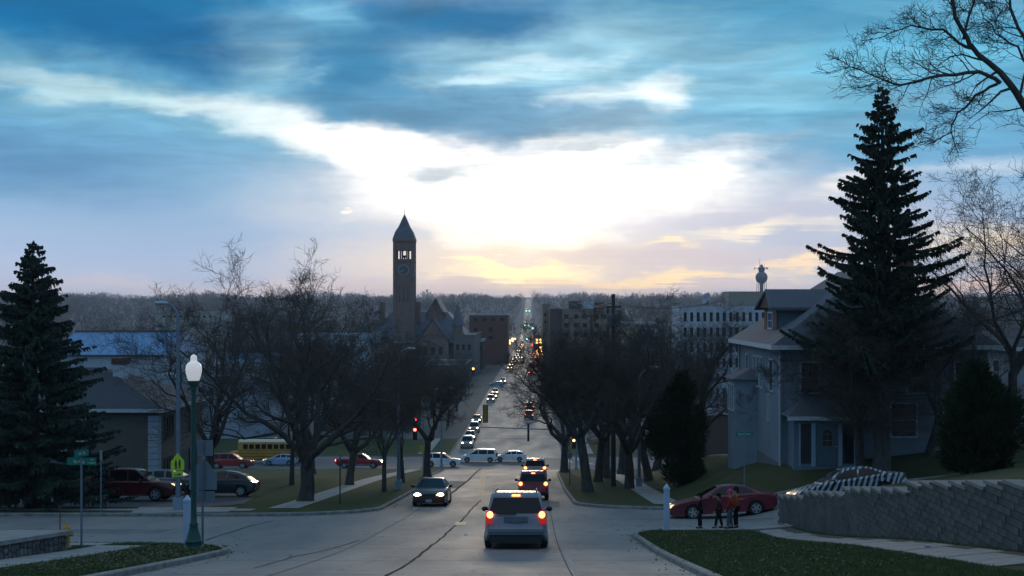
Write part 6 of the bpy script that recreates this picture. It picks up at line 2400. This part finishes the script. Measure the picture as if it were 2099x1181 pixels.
MB().box((0, 0, 2.45), (.03, .30, .45)).build('plate', M_SIGNBACK, so)
tag(so, 'thin dark sign post right of the big forked tree', 'sign')
for px, Y, lab in ((1168, 86, 'sign post with a small pale plate nearest the right kerb'), (1193, 79, 'low sign post in front of the first right hand tree')):
    so = empty('sign_post', (XP(px, Y), Y, G(XP(px, Y), Y) + DL))
    MB().box((0, 0, 1.1), (.06, .05, 2.3)).build('post', M_BLACK, so)
    MB().box((0, -.04, 2.1), (.34, .02, .42)).build('plate', M_SIGNBACK, so)
    tag(so, lab, 'sign')

# bins by the garage
for px, Y, lab in ((124, 65.2, 'dark wheeled bin right of the spruce trunk'), (146, 65.6, 'dark bin with its lid tilted beside the first bin')):
    x = XP(px, Y)
    o = empty('wheeled_bin', (x, Y, G(x, Y) + DL + .02))
    mb_ = mat('bin_plastic', (.02, .025, .022), .5)
    MB().box((0, 0, .52), (.52, .6, .95), top=1.12).build('bin_body', mb_, o)
    l = MB().box((0, 0, 0), (.62, .72, .07), top=.9).build('lid', mb_ if px < 130 else mat('bin_lid_olive', (.14, .14, .05), .5), o)
    l.location = (0, 0, 1.04 if px < 130 else 1.12); l.rotation_euler = (0, 0 if px < 130 else -.22, 0)
    for s in (-.2, .2): MB().lathe([(.09, -.03), (.09, .03)], 12, axis='x', c=(s, .28, .09)).build('wheel', M_TYRE, o)
    tag(o, lab, 'bin')

# ------------------------------------------------------------------ traffic signals
M_SRED = mat('signal_red_lit', (.6, .02, .02), .4, emit=(1.0, .06, .05), estr=11, nosample=True)
M_SORG = mat('signal_amber_red_lit', (.6, .1, .02), .4, emit=(1.0, .20, .05), estr=14, nosample=True)
M_SGRN = mat('signal_green_lit', (.02, .6, .4), .4, emit=(.10, 1.0, .62), estr=10, nosample=True)
M_SOFF = mat('signal_lens_dark', (.03, .03, .025), .3)
M_SYEL = mat('signal_housing_yellow', (.28, .19, .03), .6, var=.15)


def signal_head(parent, c, lit, n=3, face=-1, back=False, size=1.0, rz=0.0):
    """lit: {section index from the top: material}"""
    h = .34 * size
    o = MB().b2((-.17 * size, -.09 * size, -n * h), (.17 * size, .09 * size, 0)).build('signal_head', M_SYEL if back else M_BLACK, parent)
    o.location = c; o.rotation_euler = (0, 0, rz)
    if back:
        MB().b2((-.27 * size, -.02, -n * h - .1), (.27 * size, .0, .1)).build('backplate', M_BLACK, o).location = (0, .10, 0)
        MB().b2((-.10 * size, -.13 * size, -n * h + .1), (.10 * size, -.09 * size, -.1)).build('door', M_SYEL, o)
        return o
    for i in range(n):
        zc = -h * (i + .5)
        MB().lathe([(.13 * size, -.02), (.13 * size, .02), (.06 * size, .05)], 14, axis='y', c=(0, -.09 * size, zc)).build('lens', lit.get(i, M_SOFF), o, 60)
        MB().loft([[(.14 * size * math.cos(a), yy, zc + .14 * size * math.sin(a)) for a in np.linspace(-.2, PI + .2, 9)] for yy in (-.09 * size, -.26 * size)], False, closed=False).build('visor', M_BLACK, o)
    return o


def signal_pole(x, y, h, label, heads, arm=None, dz=DL):
    z = G(x, y) + dz
    o = empty('traffic_signal', (x, y, z))
    MB().lathe([(.16, 0), (.15, .3), (.12, .4), (.10, h)], 12).build('pole', M_GALV, o, 50)
    MB().b2((-.2, -.2, 0), (.2, .2, .35)).build('base', MATS['pale_base'], o)
    if arm:
        MB().tube([(0, 0, arm[1] - .5), (math.copysign(.4, arm[0]), 0, arm[1] - .12), (arm[0], 0, arm[1] + .25)], [.09, .08, .045], 8).build('mast_arm', M_GALV, o, 50)
    for c, lit, n, back, size in heads:
        signal_head(o, c, lit, n, back=back, size=size)
    tag(o, label, 'traffic light')
    return o


def hz(py, Y, x): return ZP(py, Y) - G(x, Y) - DL


x = XP(868, 138)
signal_pole(x, 138, 6.2, 'traffic signal with two red lights at the left of the cross street', [((XP(851, 138) - x, -.1, hz(855, 138, x)), {0: M_SRED}, 3, False, 1.4), ((XP(851, 138) - x, -.12, hz(876, 138, x)), {0: M_SRED}, 3, False, 1.4)], arm=(XP(846, 138) - x, 5.9))
pl = MB().b2((-.42, -.2, 1.9), (.42, -.16, 2.75)).build('sign_plate', mat('yellow_plate', (.45, .32, .04), .6), [o for o in bpy.data.objects if o.name.startswith('traffic_signal')][-1])
x = XP(1181, 139)
sp2 = signal_pole(x, 139, 7.0, 'traffic signal with a long mast arm over the road, right of the street', [((XP(1176, 139) - x, -.22, hz(880, 139, x)), {0: M_SRED}, 3, False, 1.1), ((XP(1176, 139) - x, -.24, hz(899, 139, x)), {0: M_SORG}, 3, False, 1.1), ((XP(995, 139) - x, 0, hz(832, 139, x)), {}, 5, True, 1.08)], arm=(XP(982, 139) - x, hz(880, 139, x)))
MB().b2((XP(1083, 139) - x - .12, -.03, hz(905, 139, x)), (XP(1083, 139) - x + .12, .03, hz(868, 139, x))).build('hanging_sign', M_BLACK, sp2)
x = XP(962, 300)
signal_pole(x, 300, 8, 'traffic signal showing an orange red light left of the street at the second crossing', [((XP(970, 300) - x, -.1, hz(752, 300, x)), {0: M_SORG}, 3, False, 2.0)], arm=(XP(974, 300) - x, hz(752, 300, x)), dz=0)
x = XP(1150, 250)
signal_pole(x, 250, 8, 'traffic signal with a small green light among the twigs right of the street', [((XP(1137, 250) - x, -.1, hz(794, 250, x)), {0: M_SGRN}, 3, False, 1.5)], arm=(XP(1134, 250) - x, hz(791, 250, x)), dz=0)
for px, py, Y, m, lab in ((1072, 708, 640, M_SRED, 'far traffic signal with a red light over the middle of the street'), (1091, 709, 650, M_SRED, 'far traffic signal with a red light right of the middle of the street'),
                          (1080, 696, 820, M_SGRN, 'far traffic signal with a bright green light over the street'), (1076, 668, 1250, M_SGRN, 'far green traffic signal, left one of the pair'), (1083, 668, 1260, M_SGRN, 'far green traffic signal, right one of the pair'),
                          (1092, 674, 1200, M_SGRN, 'far green traffic signal set apart right of the pair'), (1079, 638, 2000, M_SGRN, 'faint green traffic signal near the top of the street'), (1085, 638, 2010, M_SGRN, 'faintest green traffic signal near the top of the street')):
    x0 = XP(px, Y); xr_ = 6.5
    z = G(xr_, Y)
    o = empty('traffic_signal', (xr_, Y, z))
    hh = ZP(py, Y) - z
    MB().tube([(0, 0, 0), (0, 0, hh + .8)], .15, 6).tube([(0, 0, hh + .5), (x0 - xr_, 0, hh + .6)], .10, 5).build('pole', M_GALV, o)
    k = .75 * math.sqrt(Y / 640)
    b = MB().box((x0 - xr_, 0, hh), (.8 * k, .4, 1.9 * k)).build('signal_head', M_BLACK, o)
    MB().ball((x0 - xr_, -.3, hh + .35 * k), (.5 * k, .2, .5 * k), 10, 6).build('lens', m, o, 60)
    tag(o, lab, 'traffic light')

# downtown twin-globe street lamps, lit amber
M_AMBG = mat('amber_globe_lit', (.8, .4, .1), .5, emit=(1.0, .45, .12), estr=5.0, nosample=True)
tw0 = None
for k, (px, py, Y, lab) in enumerate([(1020, 720, 540, 'lit twin globe street lamp nearest on the left of the far street'), (1030, 710, 640, 'second lit twin globe lamp on the left of the far street'), (1041, 704, 760, 'third lit twin globe lamp on the left of the far street'),
        (1048, 699, 880, 'fourth lit twin globe lamp on the left of the far street'), (1053, 695, 1020, 'farthest lit twin globe lamp on the left of the far street'),
        (1107, 726, 545, 'lowest lit twin globe lamp on the right of the far street'), (1105, 719, 590, 'second lowest lit twin globe lamp on the right of the far street'), (1113, 713, 640, 'small lit twin globe lamp right of the red far signal'), (1104, 703, 720, 'bright lit lamp cluster on the right of the far street'), (1104, 697, 760, 'topmost lit lamp on the right of the far street')]):
    x, z = XP(px, Y), ZP(py, Y)
    zg = G(x, Y)
    o = empty('globe_street_lamp', (x, Y, zg))
    h = max(3.0, z - zg)
    MB().tube([(0, 0, 0), (0, 0, h)], .12, 6).tube([(-1.0, 0, h - .2), (1.0, 0, h - .2)], .07, 5).build('post', M_BLACK, o)
    q = .62 * math.sqrt(Y / 540)
    for s in (-1, 1): MB().ball((s * 1.05, 0, h + .15), q, 10, 6).build('globe', M_AMBG, o, 60)
    tag(o, lab, 'street lamp', 'lit lamps of the far street')

# ------------------------------------------------------------------ utility poles and wires
def utility_pole(px, Y, ptop, label, transformer=True):
    x = XP(px, Y); z = G(x, Y) + DL
    o = empty('utility_pole', (x, Y, z)); h = ZP(ptop, Y) - z
    MB().tube([(0, 0, -.3), (0, 0, h)], [.19, .12], 10).build('pole', M_WOODP, o, 50)
    if transformer:
        MB().b2((-.55, -.08, h - .95), (.55, .08, h - .82)).build('crossarm', M_WOODP, o)
        for s in (-.42, .0, .42):
            MB().lathe([(.05, h - .80), (.06, h - .72), (.03, h - .62)], 8, c=(s, 0, 0)).build('insulator', M_SIGNBACK, o, 50)
        for a in (-.7, .5):
            MB().lathe([(.05, h - 2.3), (.24, h - 2.25), (.25, h - 1.5), (.20, h - 1.38), (.05, h - 1.33)], 12, c=(.30 * math.cos(a) * (1 if a > 0 else -1), -.22, 0)).build('transformer', mat('transformer_grey', (.10, .10, .11), .6), o, 50)
    tag(o, label, 'utility pole')
    return (x, Y, z + h)


pa = utility_pole(1257, 84, 603, 'tall wooden utility pole with transformers right of the street')
pb = utility_pole(1246, 108, 628, 'plain wooden utility pole just left of the pole with transformers', False)


def wire(a, b, sag, parent, n=16):
    a, b = Vector(a), Vector(b)
    pts = [a + (b - a) * (i / n) - Vector((0, 0, sag * 4 * (i / n) * (1 - i / n))) - Vector(parent.location) for i in range(n + 1)]
    return MB().tube(pts, .011, 4).build('wire', M_BLACK, parent)


pw = empty('power_line', (pa[0], pa[1], pa[2] - .7))
for s in (-.42, .42):
    wire((pa[0] + s, pa[1], pa[2] - .62), P(1170 + s * 20, 616, 140), .5, pw)
    wire((pa[0] + s, pa[1], pa[2] - .62), P(1480 + s * 8, 616, 84), .45, pw)
tag(pw, 'thin overhead wires strung from the pole with transformers', 'power line')


# ------------------------------------------------------------------ people
def skin_obj(name, verts, edges, radii, m, parent, sub=2):
    me = bpy.data.meshes.new(name)
    me.from_pydata(verts, edges, [])
    me.materials.append(m)
    o = obj(name, me, parent)
    md = o.modifiers.new('skin', 'SKIN')
    md.use_smooth_shade = True
    md.branch_smoothing = .6
    for i, r in enumerate(radii):
        sv = me.skin_vertices[0].data[i]
        sv.radius = (r, r) if not isinstance(r, tuple) else r
        sv.use_root = (i == 0)
    s = o.modifiers.new('sub', 'SUBSURF'); s.levels = sub; s.render_levels = sub
    return o


def person(x, y, h, heading, jacket, trousers, hair, label, stride=0.0, hat=None, arm=(.1, -.1), lean=0.0, long=False, bag=None):
    z = G(x, y) + DL + .03
    o = empty('person', (x, y, z), heading)
    M_SKIN = mat('skin', (.42, .24, .17), .6)
    V, E, R = [], [], []

    def v(p, r, par=None):
        V.append((p[0] * h + lean * p[2] * h, p[1] * h, p[2] * h)); R.append(r * h)
        if par is not None: E.append((par, len(V) - 1))
        return len(V) - 1
    pel = v((0, 0, .52), .068); wa = v((0, 0, .62), .062, pel); ch = v((.0, 0, .74), .072, wa); nk = v((0, 0, .835), .032, ch)
    h0 = v((.005, 0, .87), .044, nk); h1 = v((.008, 0, .925), .058, h0); v((.004, 0, .965), .045, h1)
    arms, legs = [], []
    for s, sw in ((1, arm[0]), (-1, arm[1])):
        sh = v((0, s * .095, .795), .036, ch)
        el = v((-.01 + sw * .5, s * .125, .64), .027, sh); wr = v((.03 + sw * 1.05, s * .125, .50), .020, el)
        pm_ = v((.04 + sw * 1.15, s * .122, .465), .022, wr)
        for k, (dx, l) in enumerate(((-.014, .030), (-.005, .036), (.005, .038), (.014, .034))):
            f1 = v((.045 + sw * 1.2 + dx, s * .120, .465 - l * .6), .0065, pm_); v((.05 + sw * 1.2 + dx, s * .114, .465 - l), .0055, f1)
        t1 = v((.062 + sw * 1.15, s * .112, .462), .0075, pm_); v((.07 + sw * 1.15, s * .106, .445), .006, t1)
        arms.append((sh, el, wr))
    for s, st_ in ((1, stride), (-1, -stride)):
        hp = v((0, s * .048, .50), .055, pel); kn = v((.01 + st_ * .55, s * .05, .285), .042, hp); an = v((-.005 + st_, s * .05, .05), .028, kn)
        v((.05 + st_, s * .055, .022), .024, an)
        legs.append((hp, kn, an))
    skin_obj('body', V, E, R, M_SKIN, o)
    # jacket
    jv = [V[pel], V[wa], V[ch], V[nk]]; je = [(0, 1), (1, 2), (2, 3)]; jr = [.088 * h, .086 * h, .094 * h, .048 * h]
    if long:
        jv.append((V[pel][0], 0, .43 * h)); je.append((0, 4)); jr.append(.092 * h)
    for sh, el, wr in arms:
        b = len(jv)
        jv += [V[sh], V[el], V[wr]]; je += [(2, b), (b, b + 1), (b + 1, b + 2)]; jr += [.050 * h, .040 * h, .033 * h]
    skin_obj('jacket', jv, je, jr, jacket, o)
    tv = [V[pel]]; te = []; tr = [.078 * h]
    for hp, kn, an in legs:
        b = len(tv)
        tv += [V[hp], V[kn], (V[an][0], V[an][1], V[an][2] + .01 * h)]; te += [(0, b), (b, b + 1), (b + 1, b + 2)]; tr += [.064 * h, .050 * h, .038 * h]
    skin_obj('trousers', tv, te, tr, trousers, o)
    for hp, kn, an in legs:
        a = V[an]
        MB().ball((a[0] + .03 * h, a[1], .026 * h), (.075 * h, .034 * h, .034 * h), 10, 6).build('shoe', M_BLACK, o, 60)
    hx = V[h1]
    # hair or hat, ears, nose, eyes, mouth
    MB().ball((hx[0] - .008 * h, 0, hx[2] + .022 * h), (.070 * h, .066 * h, .062 * h), 12, 8).build('hat' if hat else 'hair', hat or hair, o, 60)
    if not hat: MB().ball((hx[0] - .03 * h, 0, hx[2] - .02 * h), (.045 * h, .062 * h, .07 * h), 10, 6).build('hair_back', hair, o, 60)
    else: MB().ball((hx[0] - .01 * h, 0, hx[2] + .09 * h), .018 * h, 8, 6).build('bobble', hat, o, 60)
    fc = MB()
    fc.ball((hx[0] + .062 * h, 0, hx[2] - .012 * h), (.012 * h, .008 * h, .012 * h), 8, 6)
    for s in (-1, 1): fc.ball((hx[0], s * .060 * h, hx[2] - .008 * h), (.011 * h, .006 * h, .016 * h), 8, 6)
    fc.build('nose_and_ears', M_SKIN, o, 60)
    ey = MB()
    for s in (-1, 1): ey.ball((hx[0] + .053 * h, s * .022 * h, hx[2] + .002 * h), .007 * h, 8, 6)
    ey.ball((hx[0] + .054 * h, 0, hx[2] - .035 * h), (.005 * h, .018 * h, .004 * h), 8, 4)
    ey.build('eyes_and_mouth', mat('dark_features', (.05, .025, .02), .6), o, 60)
    if bag:
        MB().ball((V[ch][0] - .115 * h, 0, .70 * h), (.06 * h, .085 * h, .11 * h), 12, 8).build('backpack', bag, o, 60)
    tag(o, label, 'person')
    return o


J = lambda n, c: mat('cloth_' + n, c, .9, var=.2, scale=12, spec=.1)
YP = 46.5
person(XP(1435, YP), YP, 1.36, PI * .98, J('black', (.012, .012, .016)), J('navy', (.010, .012, .02)), J('dark_hair', (.012, .009, .008)), 'child in dark clothes standing in front of the sedan front wheel', .03, arm=(.02, .06))
person(XP(1474, YP), YP + .1, 1.34, PI * 1.02, J('brown', (.055, .025, .018)), J('charcoal', (.02, .022, .026)), J('dark_hair', (.012, .009, .008)), 'child in a dark brown coat striding beside the child in red', .11, arm=(.10, -.12))
person(XP(1495, YP), YP - .1, 1.50, PI * .95, J('red', (.34, .025, .02)), J('grey_jeans', (.10, .12, .15)), J('dark_hair', (.012, .009, .008)), 'child in a red coat and bright pink hat', .05, hat=J('pink', (.75, .06, .24)), arm=(.06, -.05), long=True)
person(XP(1511, YP), YP + .25, 1.58, PI * 1.0, J('rust', (.36, .075, .025)), J('black_jeans', (.012, .013, .018)), J('dark_hair', (.012, .009, .008)), 'dark haired person in a rust orange jacket behind the child in the pink hat', .03, arm=(.03, -.06), bag=None)

# ------------------------------------------------------------------ grass blades along the near lawns
def blades(name, poly_x, poly_y, n, zf, label, seed):
    r = np.random.default_rng(seed)
    X = r.uniform(*poly_x, n); Y = r.uniform(*poly_y, n)
    if seed == 1:
        k = ~((np.abs(X - 9.05) < .75) | ((Y > 45.6) & (X > 4.2)) | (np.hypot(np.maximum(0, 7.7 - X), np.maximum(0, Y - 43.6)) > 3.75))
    else:
        k = ~((np.abs(X + 12.55) < .75) & (Y < 37.7)) & (np.hypot(np.maximum(0, X + 12.9), np.maximum(0, Y - 35.6)) < 3.75) & ~((X < -13.3) & (Y < 36)) & (Y < 39.3) & ~((X < -13) & (np.abs(Y - 38.4) < .8))
    X, Y = X[k], Y[k]; n = len(X)
    Z = zf(X, Y)
    a = r.uniform(0, 2 * PI, n); h = r.uniform(.03, .085, n); w = r.uniform(.006, .014, n)
    b = np.column_stack([X, Y, Z])
    s = np.column_stack([np.cos(a) * w, np.sin(a) * w, np.zeros(n)])
    t = b + np.column_stack([r.normal(0, .03, n), r.normal(0, .03, n), h])
    V = np.stack([b - s, b + s, t], 1).reshape(-1, 3)
    o = obj(name, npmesh(name, V, np.arange(len(V)).reshape(-1, 3), mat('grass_blade', (.055, .085, .026), .8, rgb2=(.125, .15, .06), scale=3, spec=.2)))
    tag(o, label, 'grass', kind='stuff')


blades('grass', (3.95, 9.85), (19.5, 47), 165000, lambda x, y: nr_z(x, y) + DL, 'short grass of the verge between the right kerb and the sidewalk', 1)
blades('grass', (-18, -9.1), (25, 39.6), 90000, lambda x, y: gz(x, y) + DL, 'short grass of the corner under the green lamp post', 2)

def leaf_litter():
    r = np.random.default_rng(8)
    pts = []
    for poly, a, b, off in ((R1, 4, 15, .3), (L1, 0, 11, .3), (L2, 0, 24, .35)):
        l = poly[a:b]
        for p, q in zip(l[:-1], l[1:]):
            L = math.hypot(q[0] - p[0], q[1] - p[1])
            k = int(min(L, 40) * 9)
            t = r.uniform(0, 1, k)
            nx, ny = -(q[1] - p[1]) / (L + 1e-6), (q[0] - p[0]) / (L + 1e-6)
            o_ = r.normal(-.12, .22, k)
            pts.append(np.column_stack([p[0] + (q[0] - p[0]) * t + nx * o_, p[1] + (q[1] - p[1]) * t + ny * o_, np.where(o_ > 0, DL + .03, .012)]))
    k = 900
    for (xa, xb, ya, yb) in ((4, 8.2, 24, 45), (-12, -9, 26, 38)):
        pts.append(np.column_stack([r.uniform(xa, xb, k), r.uniform(ya, yb, k), np.full(k, DL + .05)]))
    Pn = np.concatenate(pts); n = len(Pn)
    z = np.where(Pn[:, 0] > 0, nr_z(Pn[:, 0], Pn[:, 1]), gz(Pn[:, 0], Pn[:, 1])) + Pn[:, 2]
    a = r.uniform(0, 6.28, n); s = r.uniform(.02, .05, n)
    u = np.column_stack([np.cos(a) * s, np.sin(a) * s, r.normal(0, .3, n) * s]); w = np.column_stack([-np.sin(a) * s * .6, np.cos(a) * s * .6, r.normal(0, .3, n) * s])
    c = np.column_stack([Pn[:, 0], Pn[:, 1], z + .01])
    V = np.stack([c - u, c - w, c + u, c + w], 1).reshape(-1, 3)
    o = obj('leaf_litter', npmesh('leaf_litter', V, np.arange(len(V)).reshape(-1, 4), mat('dead_leaf', (.10, .06, .03), .9, rgb2=(.20, .14, .08), scale=4)))
    tag(o, 'brown dead leaves scattered along the kerbs and on the near lawns', 'leaves', kind='stuff')


leaf_litter()

# ------------------------------------------------------------------ haze
hm = bpy.data.materials.new('haze')
hm.use_nodes = True
t = hm.node_tree
t.nodes.clear()
pv = N(t, 'ShaderNodeVolumePrincipled')
pv.inputs['Color'].default_value = (.80, .86, .97, 1)
pv.inputs['Density'].default_value = HAZE = .00014
pv.inputs['Anisotropy'].default_value = .25
ou = N(t, 'ShaderNodeOutputMaterial')
link(t, pv.outputs[0], ou.inputs['Volume'])
hz_ = MB().b2((-2400, -70, -36), (2400, 3720, 48)).build('haze', hm)
hz_['kind'] = 'stuff'
